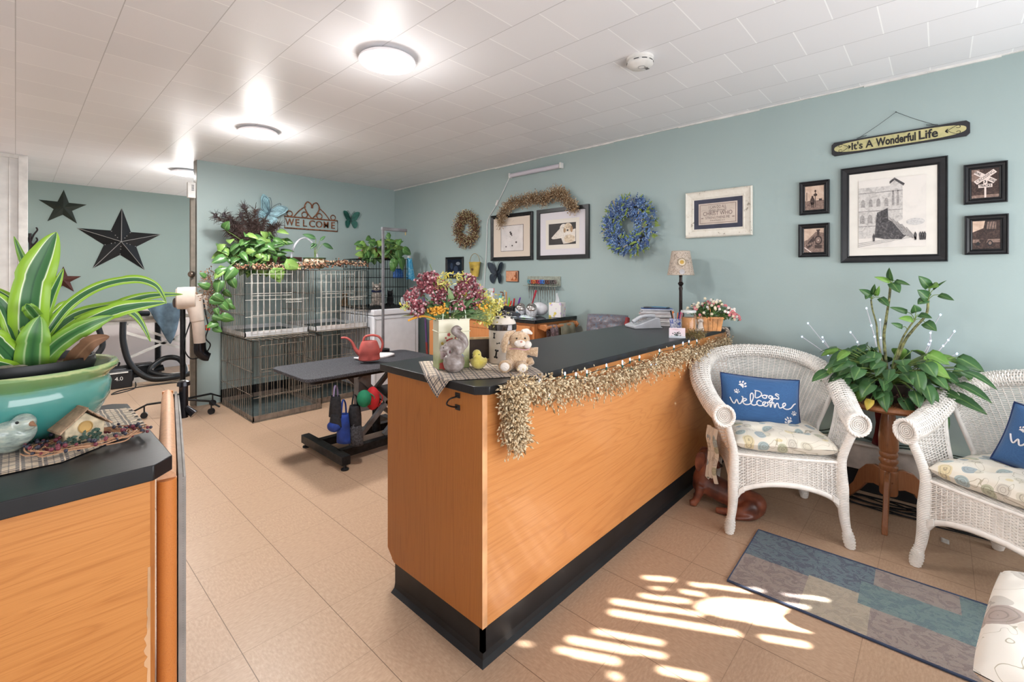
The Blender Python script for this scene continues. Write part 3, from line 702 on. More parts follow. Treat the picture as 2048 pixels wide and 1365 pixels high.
for s_ in (1, -1):
    for q in (1, -1):
        x0 = s_*hw*.72
        pts = [(x0, -.0158, 0), (x0+s_*.012, -.0158, q*.010), (x0+s_*.03, -.0158, q*.020)]
        pts += [(x0+s_*(.04+.008*math.cos(PI/2-k*.9)), -.0158, q*(.014+.008*math.sin(PI/2-k*.9)*(1-k*.08))) for k in range(6)]
        b.tube(catmull(pts, 3), .0012, 5)
        ell(b, x0-s_*.004, q*.006, .007, .003, -.0155, 0, rot=q*s_*.7)
    ell(b, s_*hw*.70, 0, .006, .004, -.0155, 0)
b.build('lettering', M('sign_ink', (30, 28, 30), .5, var=0), t, smooth=False)
hk = wl(1793, 225); hx = -(hk.y-(a.y+c_.y)/2); hz = hk.z-z
b = MB()
for s_ in (1, -1):
    x1 = s_*hw*.55; pts = [(hx, -.008, hz), (hx*.5+x1*.5, -.006, hz*.45+.028), (x1*1.02, -.008, hh+.004)]
    b.tube(catmull(pts, 6), .0011, 5)
    b.tube([(x1-s_*.035+s_*k*.0012, -.008+.004*math.cos(k*1.5), hh+.012-k*.0002+.004*math.sin(k*1.5)) for k in range(40)], .0007, 4)
b.tube([(hx, 0, hz), (hx, -.012, hz+.002)], .0018, 6); b.build('hanging_wire', M('dark_wire', (52, 46, 44), .5, .6), t)
# LED tube on the wall with its cord
a, c_ = wl(1020, 351, .03), wl(1122, 332, .03); zt = (a.z+c_.z)/2; La = abs(a.y-c_.y)
t = thing('tube_light', 'short white tube light high on the teal wall', 'light', (WX-.002, (a.y+c_.y)/2, zt), RW)
b = MB(); b.tube([(-La/2, -.024, 0), (La/2, -.024, 0)], .021, 14); b.build('tube', M('tube_plastic', (206, 202, 212), .3, var=0), t)
b = MB(); b.box(-La/2-.006, -La/2+.008, -.048, 0, -.024, .024).box(La/2-.008, La/2+.010, -.05, 0, -.026, .026); b.build('end_cap', m_trim, t, bevel=.004)
MB().box(-La/2+.004, La/2-.004, -.006, 0, -.016, .016).build('bracket', m_trim, t)
pc = [wl(1020, 353, .012), wl(1003, 390, .008), wl(992, 412, .008), wl(976, 440, .008), wl(974, 470, .008), wl(972, 520, .008), wl(968, 580, .008), wl(967, 640, .008)]
MB().tube(catmull(pc, 6), .004, 6).build('cord', M('white_cord', (222, 222, 222), .4, var=0), None)
o = bpy.data.objects['cord']; tag(o, 'white cord running down the teal wall from the tube light', 'cord')
p = wl(994, 406, .012); sw = MB().box(-.011, .011, -.008, .01, -.03, .03).build('cord_switch', m_trim, o, bevel=.004); sw.location = p; sw.rotation_euler = (0, .5, RW)
# butterflies
def butterfly(name, label, loc, rz, S, mw, ml, roll=0, yaw=0, closed=False):
    t = thing(name, label, 'butterfly', loc, rz); t.rotation_euler = (0, roll, rz)
    up = [(0, .02), (.03, .12), (.16, .36), (.34, .46), (.5, .44), (.48, .26), (.38, .1), (.3, -.02), (.12, -.06), (0, -.03)]
    lo = [(0, -.02), (.12, -.07), (.3, -.05), (.38, -.16), (.36, -.34), (.26, -.46), (.16, -.44), (.06, -.26), (0, -.1)]
    for s_ in (1, -1):
        b = MB()
        for L in (up, lo):
            cs_ = catmull([(x, 0, z) for x, z in L], 4, True); P_ = [(s_*q.x*S, q.z*S) for q in cs_]
            b.prism(P_, -.004, -.001, 0)
            inner = [(s_*(q.x*.8+.03)*S, (q.z*.84+(.02 if L is up else -.02))*S) for q in cs_]
            b.tube([(x, -.0055, z) for x, z in inner], .004*S*2, 4, 1, closed=True)
            cx, cz = (.26, .22) if L is up else (.22, -.24)
            for k in range(4):
                a_ = k*.5+(.3 if L is up else -1.6)
                b.tube([(s_*.03*S, -.0055, (.03 if L is up else -.05)*S), (s_*(cx+.14*math.cos(a_))*S, -.0055, (cz+.14*math.sin(a_))*S)], .005*S, 4, 1)
        w_ = b.build('wing', [mw, ml], t); w_.rotation_euler = (0, 0, -s_*.28)
    b = MB(); b.tube([(0, -.012, -.2*S), (0, -.016, 0), (0, -.014, .14*S)], [.012*S, .035*S, .02*S], 8); b.build('body', ml, t)
    b = MB()
    for s_ in (1, -1):
        pts = [(0, -.012, .13*S), (s_*.05*S, -.014, .3*S), (s_*.14*S, -.014, .44*S)]+[(s_*(.19+.045*math.cos(PI-k*.9))*S, -.014, (.44+.045*math.sin(PI-k*.9))*S) for k in range(7)]
        b.tube(catmull(pts, 3), .008*S, 5)
    b.build('antenna', ml, t); return t
p = wl(995, 546); butterfly('metal_butterfly', 'dark slate metal butterfly on the wall above the spray bottles', (WX-.004, p.y, p.z), RW, .235, M('slate_wing', (48, 60, 72), .5, .2), M('slate_line', (30, 36, 44), .5), .0)
p = at(701, 440, Y=PY-.004); butterfly('metal_butterfly', 'dark green metal butterfly right of the welcome sign', p, 0, .22, M('green_wing', (46, 104, 92), .5, .2, var=.18), M('green_line', (34, 66, 62), .5))
p = at(537, 425, Y=PY-.03); t = butterfly('metal_butterfly', 'pale blue metal butterfly behind the dark feathers', p, 0, .30, M('blue_wing', (152, 192, 202), .5, 0, var=.14), M('blue_line', (70, 92, 104), .5), .45)
# rusty welcome sign
a = at(569, 447, Y=PY-.01); c_ = at(675, 447, Y=PY-.01); z0, z1 = at(569, 458, Y=PY-.01).z, at(569, 436, Y=PY-.01).z; zb = (z0+at(675, 461, Y=PY-.01).z)/2; zt = (z1+at(675, 439, Y=PY-.01).z)/2
hw = (c_.x-a.x)/2; hh = (zt-zb)/2
t = thing('welcome_sign', 'rusty scrollwork WELCOME sign with a heart on the back wall', 'sign', ((a.x+c_.x)/2, PY-.01, (zb+zt)/2))
m_rust = M('rust', (122, 78, 54), .8, var=.2, vs=50)
b = MB(); R_ = .0075
b.tube([(-hw, 0, -hh), (hw, 0, -hh), (hw, 0, hh), (-hw, 0, hh)], R_, 6, closed=True); b.build('frame', m_rust, t)
b = MB()
for (i, chr_) in enumerate('WELCOME'):
    put_text(b, chr_, hh*1.75, -hw*.82+i*hw*.272, 0, 0, 0, .008, sx=.95 if chr_ not in 'WM' else .8, bold=.0006)
b.build('lettering', m_rust, t)
b = MB()
ht = [(0, 0, hh), (.05*2.2, 0, hh+.12), (.075, 0, hh+.2), (.03, 0, hh+.2), (0, 0, hh+.14), (-.03, 0, hh+.2), (-.075, 0, hh+.2), (-.11, 0, hh+.12)]
b.tube(catmull([(0, 0, hh), (.055, 0, hh+.06), (.085, 0, hh+.13), (.055, 0, hh+.185), (.012, 0, hh+.165), (.005, 0, hh+.12)], 5), R_*.9, 6)
b.tube(catmull([(0, 0, hh), (-.055, 0, hh+.06), (-.085, 0, hh+.13), (-.055, 0, hh+.185), (-.012, 0, hh+.165), (-.005, 0, hh+.12)], 5), R_*.9, 6)
for s_ in (1, -1):
    b.tube(catmull([(s_*hw*.68, 0, hh), (s_*hw*.5, 0, hh+.07), (s_*hw*.3, 0, hh+.12), (s_*.075, 0, hh+.13)], 5), R_*.8, 6)
    b.tube([(s_*(hw*.28+.032*math.cos(k*.6)), 0, hh+.036+.032*math.sin(k*.6)) for k in range(11)], R_*.8, 6)
    b.tube([(s_*(hw*.82+.03*math.cos(k*.6)), 0, hh+.034+.03*math.sin(k*.6)) for k in range(11)], R_*.8, 6)
b.build('scrollwork', m_rust, t)
# barn stars
def star(label, u, v, R_, m, lines=None, rot=0, dep=.055):
    p = at(u, v, Y=SY-.002)
    t = thing('barn_star', label, 'star', p); t.rotation_euler = (0, rot, 0)
    b = MB(); c = b.v((0, -dep, 0)); ring = []
    for k in range(10):
        a_ = PI/2+k*PI/5; r = R_ if k % 2 == 0 else R_*.385; ring.append(b.v((r*math.cos(a_), -.004, r*math.sin(a_))))
    for k in range(10): b.f((c, ring[(k+1) % 10], ring[k]))
    b.build('star_body', m, t, smooth=False)
    if lines:
        b = MB()
        for k in range(5):
            a_ = PI/2+k*2*PI/5; b.tube([(0, -dep-.001, 0), (R_*.99*math.cos(a_), -.006, R_*.99*math.sin(a_))], .0035, 5)
        for k in range(5):
            a_ = PI/2+(k+.5)*2*PI/5
            for q in (.14, .22, .36): b.ball((R_*q*math.cos(a_), -dep*(1-q/.4)*.95-.004, R_*q*math.sin(a_)), .006, 6, 4)
        b.build('seam', lines, t)
s_lin = M('worn_seam', (150, 146, 142), .5, var=0)
star('small dark green metal star, upper left on the far wall', 126, 416, .222, M('dark_green_star', (44, 50, 42), .6, .2), rot=.03)
star('large black metal star with pale seams on the far wall', 241, 484, .445, M('black_star', (10, 10, 12), .6, 0), s_lin, rot=.03, dep=.07)
star('small rust brown metal star, lower left behind the striped leaves', 126, 561, .172, M('rust_star', (86, 50, 42), .6, .2), rot=.02)
# coat hook at the edge of the white wall
p = at(60, 470, Y=SY-.05)
t = thing('wall_hook', 'dark twisted metal coat hook beside the white panel edge', 'hook', (p.x, SY-.002, p.z))
b = MB()
for s_, z in ((1, .0), (-1, .0), (1, -.12)): b.tube(catmull([(0, -.01, z-.1), (s_*.03, -.03, z), (s_*.06, -.05, z+.06), (s_*.05, -.06, z+.09)], 4), .008, 6)
b.tube([(0, -.01, .02), (.01, -.015, -.3), (0, -.01, -.75)], .012, 6); b.tube([(.02, -.01, -.1), (-.01, -.03, -.4), (.02, -.01, -.75)], .01, 6)
b.build('hook_arms', M('dark_iron', (50, 42, 44), .5, .5), t)
# wreaths
def twig_cloud(path, n, rnd, rad, L, wdt, mats, wts, thick=.0012, xmax=WX-.012):
    """many small twigs with buds along a path"""
    b = MB()
    for i in range(n):
        t_ = rnd.random(); c = path(t_); rr = rad(t_) if callable(rad) else rad
        d = Vector((rnd.gauss(0, 1), rnd.gauss(0, 1), rnd.gauss(0, 1))).normalized()
        p = c+Vector((d.x*rr, d.y*rr, d.z*rr))*rnd.random()**.6
        q = (d+Vector((rnd.gauss(0, .6), rnd.gauss(0, .6), rnd.gauss(0, .6)))).normalized()
        l_ = L*rnd.uniform(.5, 1.3); m = rnd.choices(range(len(wts)), wts)[0]
        e = p+q*l_; p.x = min(p.x, xmax); e.x = min(e.x, xmax-.006); q = (e-p).normalized() if (e-p).length > .002 else q; a = p
        if wdt: b.tube([a, (a+e)*.5+Vector((0, 0, .15*l_)), e], [thick, thick, thick*.6], 3, 0, cap=False); 
        r = wdt*rnd.uniform(.7, 1.3); k = len(b.V)
        o = q.orthogonal().normalized(); o2 = q.cross(o)
        tip = e+q*r*2.6
        for s_ in (o, o2, -o, -o2): b.v(e+q*r*1.1+s_*r)
        b.v(e); b.v(tip)
        for z in range(4): b.f((k+z, k+(z+1) % 4, k+5), m); b.f((k+(z+1) % 4, k+z, k+4), m)
    return b
rnd = random.Random(11)
def ring_path(c, ry, rz, x): return lambda t_: Vector((x, c.y+ry*math.cos(2*PI*t_), c.z+rz*math.sin(2*PI*t_)))
c1, c2 = wl(912, 458), wl(966, 458); cc = (c1+c2)/2; cc.z = (wl(938, 424).z+wl(938, 494).z)/2
rr_ = (wl(938, 424).z-wl(938, 494).z)/2
b = twig_cloud(ring_path(cc, rr_*.70, rr_*.74, WX-.04), 1900, rnd, .05, .035, .0055, 0, (1, 3, 3, 2))
b.tube([ring_path(cc, rr_*.7, rr_*.74, WX-.035)(k/24) for k in range(24)], .022, 8, 0, closed=True)
o = b.build('twig_wreath', [M('wreath_twig', (110, 82, 62), .9), M('bud_olive', (172, 160, 116), .8), M('bud_brown', (132, 88, 68), .8), M('bud_cream', (206, 192, 154), .8)]); tag(o, 'brown twig and seed wreath left of the white cord', 'wreath')
c1, c2 = wl(1212, 450), wl(1325, 450); cc = (c1+c2)/2; zz1, zz0 = wl(1266, 395).z, wl(1266, 510).z; cc.z = (zz0+zz1)/2; rr_ = (zz1-zz0)/2
b = MB(); pa = ring_path(cc, rr_*.65, rr_*.67, WX-.06)
b.tube([pa(k/24) for k in range(24)], .016, 8, 0, closed=True)
for i in range(620):                    # flower spikes of tiny round florets
    t_ = rnd.random(); c = pa(t_); a_ = rnd.uniform(0, 2*PI); rad = Vector((0, math.cos(2*PI*t_), math.sin(2*PI*t_)))
    q_ = rnd.random()**.4; off = rad*math.cos(a_)*.07*q_+Vector((-1, 0, 0))*abs(math.sin(a_))*.045*q_
    d = (rad*math.cos(a_)*1.0+Vector((-.5, rnd.gauss(0, .5), rnd.gauss(0, .5)))+Vector((0, -math.sin(2*PI*t_), math.cos(2*PI*t_)))*.5).normalized()
    kind = rnd.random()
    if kind < .74:
        m = 1 if rnd.random() < .65 else 2
        for k in range(9):
            p = c+off+d*(k*.0055)+Vector((rnd.gauss(0, .004), rnd.gauss(0, .004), rnd.gauss(0, .004))); b.ball(p, .0066*(1-.05*k), 5, 4, m if rnd.random() < .8 else 3)
    elif kind < .93: b.leaf(c+off, d, (-1, 0, 0), .05, .016, 4, .2, .2, 0, 4)
    else:
        for k in range(7): b.ball(c+off+d*(k*.006), .004, 4, 3, 5)
for i in range(36):
    t_ = rnd.random(); c = pa(t_); rad = Vector((0, math.cos(2*PI*t_), math.sin(2*PI*t_)))
    b.leaf(c+rad*.06, rad+Vector((-.4, rnd.gauss(0, .5), rnd.gauss(0, .5))), (-1, 0, 0), .055, .016, 4, .2, .2, 0, 4)
o = b.build('flower_wreath', [M('wreath_core', (70, 76, 70), .9), M('lavender_blue', (98, 130, 178), .7), M('deep_blue', (70, 94, 146), .7), M('pale_blue', (156, 180, 212), .7), M('wreath_leaf', (134, 156, 74), .6), M('wheat', (196, 184, 140), .8)]); tag(o, 'round wreath of blue lavender flowers with green leaves', 'wreath')
# dry garland draped over the two frames
gp = [wl(1001, 447, .05), wl(1008, 425, .05), wl(1022, 408, .06), wl(1048, 403, .06), wl(1070, 397, .06), wl(1090, 398, .06), wl(1112, 388, .06), wl(1124, 391, .06), wl(1138, 405, .06), wl(1150, 420, .05)]
gpp = Path(gp); b = twig_cloud(gpp, 2300, rnd, lambda t_: .012+.036*math.sin(PI*min(1, max(.1, t_)))**.6, .04, .0046, 0, (3, 3, 1, 3), thick=.0016, xmax=WX-.035); b.tube(gpp.p, .008, 6, 0)
for k in range(6):
    p = gpp(.55+.04*k); b.tube(catmull([p, p+Vector((-.01, .0, .06)), p+Vector((-.02, rnd.gauss(0, .03), .1))], 4), .0012, 4, 0)
o = b.build('dry_garland', [M('garland_twig', (150, 122, 92), .9), M('garland_tan', (184, 158, 124), .8), M('garland_dark', (116, 84, 64), .8), M('garland_pale', (206, 188, 156), .8)]); tag(o, 'dried brown twig garland draped over the two framed dog pictures', 'garland')
# yellow bucket on the wall
p = wl(957, 554); pt = wl(956, 526); hb = pt.z-p.z
t = thing('wall_bucket', 'small yellow metal bucket hanging on the wall', 'bucket', (WX-.052, (p.y+pt.y)/2, p.z), RW)
MB().lathe([(.0, 0), (.05, 0), (.052, .004), (.078, hb), (.083, hb+.002), (.083, hb+.008), (.075, hb+.006), (.048, .01), (0, .01)], 28, sy=.55).build('pail', M('mustard_metal', (196, 168, 78), .5, .1, var=.1), t)
MB().tube([(.078*math.cos(PI*k/12), 0, hb+.004+.095*math.sin(PI*k/12)) for k in range(13)], .003, 6).build('handle', M('wicker_handle', (150, 128, 84), .6), t)
b = MB(); b.prism([(-.02, hb*.5), (0, hb*.42), (.02, hb*.5), (.014, hb*.6), (-.014, hb*.6)], -.0375, -.0365); b.build('printed_motif', M('bucket_ink', (92, 70, 36), .6, var=0), t)
# ------------------------------------------------------------------ wicker seating
def wick(name, wrap=0, br=(238, 234, 228)):
    b = NB(name); co = b.co('Object'); f = b.noise(co, 22, 4, .6)
    b.col(b.ramp(f, ((.3, tuple(x-14 for x in br)), (.5, br), (.8, tuple(min(255, x+8) for x in br))))); b.set(.5, spec=.35)
    if wrap:
        w_ = b.n('TexWave', wave_type='BANDS', bands_direction='Z'); b.l(co, w_.inputs[0]); w_.inputs['Scale'].default_value = wrap; w_.inputs['Distortion'].default_value = .6
        b.bump(w_.outputs['Fac'], .5, .003)
    return b.m
m_wk = wick('white_wicker'); m_wrap = wick('white_wicker_wrapping', 42)
def weave(mb, S, nu, nv, r, amp, stake_r, m=0, flat=1.0, ns=10, closed=False):
    def nrm(u, v):
        e = .004; a = S(min(u+e, 1), v)-S(max(u-e, 0), v); c = S(u, min(v+e, 1))-S(u, max(v-e, 0)); n = a.cross(c)
        return n.normalized() if n.length > 1e-9 else Vector((0, 0, 1))
    for j in range(nv):
        v = (j+.5)/nv; pts = []
        N = 2*nu
        for i in range(N if closed else N+1):
            u = i/N; off = 0 if i % 2 == 0 else amp*(1 if ((i//2)+j) % 2 else -1)
            pts.append(S(u, v)+nrm(u, v)*off)
        mb.tube(pts, r, 4, m, closed=closed, cap=False)
    for k in range(nu):
        u = (k+.5)/nu; mb.tube([S(u, q/ns) for q in range(ns+1)], stake_r, 4, m, cap=False)
RIM = [(-.315, -.30, .585), (-.335, -.20, .592), (-.358, -.07, .622), (-.376, .06, .675), (-.362, .18, .735), (-.30, .275, .782), (-.165, .325, .815), (0, .34, .826)]
RIM = RIM+[(-x, y, z) for x, y, z in RIM[-2::-1]]
rim = Path(RIM, 10)
def make_chair(name, label, loc, rz, group):
    t = thing(name, label, 'chair', loc, rz, group)
    n = len(rim.p)
    # rolled rim running from one arm end over the back to the other
    def rimS(u, v):
        c = rim(v); d = rim(min(v+.01, 1))-rim(max(v-.01, 0)); d.normalize()
        up = Vector((0, 0, 1)); o = d.cross(up).normalized(); q = o.cross(d).normalized()
        e = abs(2*v-1); rw = .046+.014*min(1, (1-e)*1.6); rh = .046-.016*(1-e)
        a = 2*PI*u; return c+o*math.cos(a)*rw+q*math.sin(a)*rh
    b = MB(); weave(b, rimS, 14, 190, .0038, .0034, .003, closed=True, ns=120); b.build('rolled_rim', m_wk, t, angle=80)
    # back
    def backS(u, v):
        tt = .25+.5*u; top = rim(tt)+Vector((0, -.01, -.03)); e = 2*u-1
        bot = Vector((.265*e, .245-.10*abs(e)**2.2, .385)); p = bot.lerp(top, v); bulge = .035*math.sin(PI*v)*(1-e*e)
        return p+Vector((0, bulge, 0))
    b = MB(); weave(b, backS, 36, 48, .0034, .0036, .003)
    for k in range(6):       # flat plaited band behind the pillow
        u0 = .5-.17+k*.34/6; b.tube([backS(.5+(-.17+.34*q/10), .60+.018*(k-2.5)/2)+Vector((0, -.006, 0)) for q in range(11)], .006, 4, flat=.5)
    b.build('backrest', m_wk, t, angle=80)
    # arm side panels
    for s_ in (-1, 1):
        def armS(u, v, s_=s_):
            k = .015+.185*u; top = rim(k if s_ < 0 else 1-k)+Vector((-s_*.02, 0, -.035))
            bot = Vector((s_*(.268), -.245+.20*u, .385)); p = bot.lerp(top, v); return p+Vector((s_*.01*math.sin(PI*v), 0, 0))
        b = MB(); weave(b, armS, 11, 20, .0032, .004, .003); b.tube([armS(1, q/8) for q in range(9)], .010, 6)
        tt0 = .235 if s_ < 0 else .765
        b.tube(catmull([armS(1, 0), Vector((s_*.262, .06, .40)), backS(0 if s_ < 0 else 1, .25)], 5), .010, 6); b.tube([backS(0 if s_ < 0 else 1, q/8) for q in range(9)], .012, 6)
        b.build('arm_panel', m_wk, t, angle=80)
        # scroll at the arm end: braided ring and spiral disc facing forward
        c0 = Vector((s_*.315, -.305, .585)); b = MB()
        for kk in range(3):
            b.tube([c0+Vector(((.049+.0045*math.cos(7*a_+kk*2.1))*math.cos(a_), -.006+.006*math.sin(7*a_+kk*2.1), (.049+.0045*math.cos(7*a_+kk*2.1))*math.sin(a_))) for a_ in [2*PI*q/56 for q in range(56)]], .0055, 5, closed=True)
        b.tube([c0+Vector((.046*(1-q/72)*math.cos(q*.45), .0, .046*(1-q/72)*math.sin(q*.45))) for q in range(72)], .0036, 5)
        b.lathe([(0, 0), (.046, 0)], 20, cap=False)
        for k in range(len(b.V)-40, len(b.V)): x, y, z = b.V[k]; b.V[k] = (c0.x+x, c0.y+.004, c0.z+y)
        b.build('arm_scroll', m_wk, t, angle=80)
        # front post and leg in one wrapped piece, with the woven foot as its sub-part
        L = MB().tube(catmull([(s_*.30, -.295, .55), (s_*.275, -.275, .47), (s_*.258, -.262, .39), (s_*.262, -.268, .27), (s_*.262, -.27, .20), (s_*.268, -.276, .12), (s_*.285, -.288, .02), (s_*.287, -.29, .0)], 5), [.019, .02, .023, .027, .027, .023, .017, .016], 12).build('leg', m_wrap, t)
        b = MB()
        for j in range(13):
            z = .006+j*.0068; rr = .016+.0085*math.sin(PI*min(1, (j+1)/12))**.8; cx, cy = s_*(.287-.012*(z/.1)), -.29+.01*(z/.1)
            b.tube([(cx+(rr+.0018*(1 if (i+j) % 2 else -1))*math.cos(2*PI*i/16), cy+(rr+.0018*(1 if (i+j) % 2 else -1))*math.sin(2*PI*i/16), z) for i in range(16)], .0036, 4, closed=True)
        b.build('woven_foot', m_wk, L, angle=80)
        L = MB().tube(catmull([(s_*.235, .225, .385), (s_*.235, .235, .25), (s_*.25, .25, .1), (s_*.26, .262, 0)], 5), [.022, .02, .018, .017], 12).build('leg', m_wrap, t)
        b = MB()
        for j in range(13):
            z = .006+j*.0068; rr = .017+.008*math.sin(PI*min(1, (j+1)/12)); b.tube([(s_*(.26-.01*z/.1)+rr*math.cos(2*PI*i/16), .262-.01*z/.1+rr*math.sin(2*PI*i/16), z) for i in range(16)], .0036, 4, closed=True)
        b.build('woven_foot', m_wk, L, angle=80)
        def sideS(u, v, s_=s_):
            y = -.255+.49*u; zb = .19+.075*math.sin(PI*u)**.55; return Vector((s_*(.262-.025*u), y, zb+(.385-zb)*v))
        b = MB(); weave(b, sideS, 18, 20, .0032, .0034, .003); b.tube([sideS(q/20, 0)+Vector((0, 0, -.004)) for q in range(21)], .011, 8); b.build('side_apron', m_wk, t, angle=80)
    def frontS(u, v):
        x = -.245+.49*u; zb = .19+.08*math.sin(PI*u)**.5; return Vector((x, -.268-.012*math.sin(PI*u)+.006*v, zb+(.388-zb)*v))
    b = MB(); weave(b, frontS, 22, 21, .0030, .0036, .003)
    b.tube([frontS(q/24, 0)+Vector((0, -.002, -.006)) for q in range(25)], .013, 8); b.tube([frontS(q/24, 1) for q in range(25)], .008, 8)
    for s_ in (0, 1):
        for k in range(6): p = frontS(.02+k*.009 if s_ == 0 else .98-k*.009, 0); b.tube([p+Vector((.0, -.016, -.016)), p+Vector((0, -.017, .012))], .004, 5)
    b.build('front_apron', m_wk, t, angle=80)
    def seatS(u, v): return Vector(((-.25+.5*u)*(1-.08*v), -.262+.50*v, .392))
    b = MB(); weave(b, seatS, 26, 50, .0048, .0018, .003); b.box(-.24, .24, -.25, .22, .372, .384); b.build('seat', m_wk, t, angle=80)
    return t
# fabrics
def floral(name, base, cols, sc=9):
    b = NB(name); co = b.co('Object')
    vo = b.n('TexVoronoi', feature='F1'); wv = b.n('TexNoise'); b.l(co, wv.inputs[0]); wv.inputs['Scale'].default_value = 7
    mx = b.n('VectorMath', operation='MULTIPLY_ADD'); b.l(wv.outputs['Color'], mx.inputs[0]); mx.inputs[1].default_value = (.05, .05, .05); b.l(co, mx.inputs[2])
    b.l(mx.outputs[0], vo.inputs['Vector']); vo.inputs['Scale'].default_value = sc
    d = vo.outputs['Distance']; wn = b.n('TexWhiteNoise', noise_dimensions='3D'); b.l(vo.outputs['Position'], wn.inputs[0])
    r = wn.outputs['Value']; pc = b.ramp(r, tuple((i/len(cols), c) for i, c in enumerate(cols))+((1, cols[-1]),), 'CONSTANT')
    # petals: rings with dark outlines inside each motif
    ringf = b.mth('FRACT', b.mth('MULTIPLY', d, 7.0)); outl = b.mth('LESS_THAN', ringf, .22)
    inside_ = b.mth('LESS_THAN', d, .40)
    c = b.mix(b.mth('MULTIPLY', inside_, .65), base, pc); c = b.mix(b.mth('MULTIPLY', b.mth('MULTIPLY', inside_, outl), .5), c, (116, 106, 96))
    # trailing stems
    ns = b.noise(co, 9, 1, .4, 1.5); st = b.mth('LESS_THAN', b.mth('ABSOLUTE', b.mth('SUBTRACT', ns, .5)), .007)
    c = b.mix(b.mth('MULTIPLY', st, .7), c, (150, 140, 112)); b.col(c); b.set(.85, sheen=.2); b.bump(b.noise(co, 380, 2), .12, .002); return b.m
m_flor = floral('floral_cushion', (224, 217, 203), [(116, 156, 166), (196, 190, 170), (150, 158, 120), (190, 184, 172), (98, 136, 156), (214, 196, 140)], 15)
def superq(a, p): return math.copysign(abs(a)**p, a)
def cushion(name, label, loc, rz, w_, d_, h, m, tuft=True, rx=0, group=None, piping=None, cat='cushion'):
    b = MB(); tf = [(x, y) for x in (-.33, .33) for y in (-.33, .33)] if tuft else []
    def S(sgn):
        def f(u, v):
            a, c = 2*u-1, 2*v-1
            k = (max(0, 1-abs(a)**4.5)*max(0, 1-abs(c)**4.5))**.42
            x = a*w_/2*(1-.03*abs(c)**3); y = c*d_/2*(1-.03*abs(a)**3)
            z = h*.5*k*sgn
            if sgn > 0:
                for tx, ty in tf: z -= h*.36*math.exp(-((a-tx*1.1)**2+(c-ty*1.1)**2)/.022)
                z += h*.06*noise.noise((a*2.2, c*2.2, 1.3))
            z += .006*noise.noise((a*5, c*5, sgn))*k
            return (x, y, z+h*.5)
        return f
    b.grid(S(1), 44, 40); b.grid(S(-1), 44, 40, flip=True)
    o = b.build('cover', m); o.name = name; o.location = loc; o.rotation_euler = (rx, 0, rz)
    if label: tag(o, label, cat, group)
    if tuft:
        q = MB()
        for tx, ty in tf: p = S(1)((tx*1.1+1)/2, (ty*1.1+1)/2); q.lathe([(0, .004), (.007, .003), (.009, 0)], 12, c=p)
        q.build('tuft_buttons', m, o)
    return o
def paw(cx, cz, s, rot):
    c_, s_ = math.cos(rot), math.sin(rot); out = []
    def el(x, z, rx, rz, r):
        return [((x+rx*math.cos(a)*math.cos(r)-rz*math.sin(a)*math.sin(r)), (z+rx*math.cos(a)*math.sin(r)+rz*math.sin(a)*math.cos(r))) for a in [2*PI*k/14 for k in range(14)]]
    shapes = [[(-.5, -.45), (-.2, -.3), (0, -.36), (.2, -.3), (.5, -.45), (.46, -.12), (.22, .2), (0, .3), (-.22, .2), (-.46, -.12)], el(-.62, .22, .15, .25, .35), el(-.24, .62, .16, .28, .1), (el(.24, .62, .16, .28, -.1)), el(.62, .22, .15, .25, -.35)]
    for sh in shapes: out.append([(cx+s*(x*c_-z*s_), cz+s*(x*s_+z*c_)) for x, z in sh])
    return out
m_blue = NB('blue_linen'); wv1 = m_blue.noise(m_blue.co('Object', (1, 60, 60)), 14, 2); m_blue.col(m_blue.ramp(wv1, ((.3, (38, 78, 126)), (.7, (56, 102, 152))))); m_blue.set(.8, sheen=.3); m_blue.bump(m_blue.noise(m_blue.co('Object'), 500, 2), .15, .001); m_blue = m_blue.m
m_emb = M('white_embroidery', (226, 224, 226), .8, var=.03)
W_STROKES = [  # flowing script strokes, unit box
    [(-.93, .16), (-.86, -.2), (-.80, -.3), (-.74, .0), (-.68, -.3), (-.61, -.2), (-.56, .2), (-.60, .3)],
    [(-.60, -.12), (-.50, -.02), (-.46, .1), (-.52, .14), (-.57, -.05), (-.52, -.28), (-.42, -.3), (-.33, -.15), (-.26, .3), (-.28, .62), (-.34, .5), (-.34, .0), (-.30, -.26), (-.22, -.28), (-.14, -.15)],
    [(-.02, .05), (-.10, .12), (-.16, -.05), (-.12, -.26), (-.03, -.27), (.05, -.15), (.10, .04), (.02, .0), (.02, -.2), (.10, -.28), (.17, -.15), (.14, .03), (.20, .05)],
    [(.22, .08), (.24, -.3), (.28, -.02), (.33, .06), (.36, -.3), (.40, -.02), (.45, .06), (.48, -.2), (.52, -.28), (.60, -.18), (.68, .0), (.66, .14), (.60, .02), (.62, -.24), (.72, -.32), (.84, -.2), (.94, .1), (1.0, .2)]]
D_STROKES = [[(-.23, .72), (-.24, .22), (-.12, .30), (-.06, .52), (-.12, .70), (-.26, .74)],
    [(.02, .46), (-.04, .40), (-.02, .26), (.06, .25), (.08, .40), (.02, .47), (.12, .44)],
    [(.24, .44), (.17, .46), (.14, .32), (.2, .26), (.25, .42), (.25, .2), (.21, -.02), (.15, .02), (.22, .2), (.34, .34)],
    [(.44, .58), (.37, .66), (.34, .56), (.42, .44), (.42, .30), (.34, .28)]]
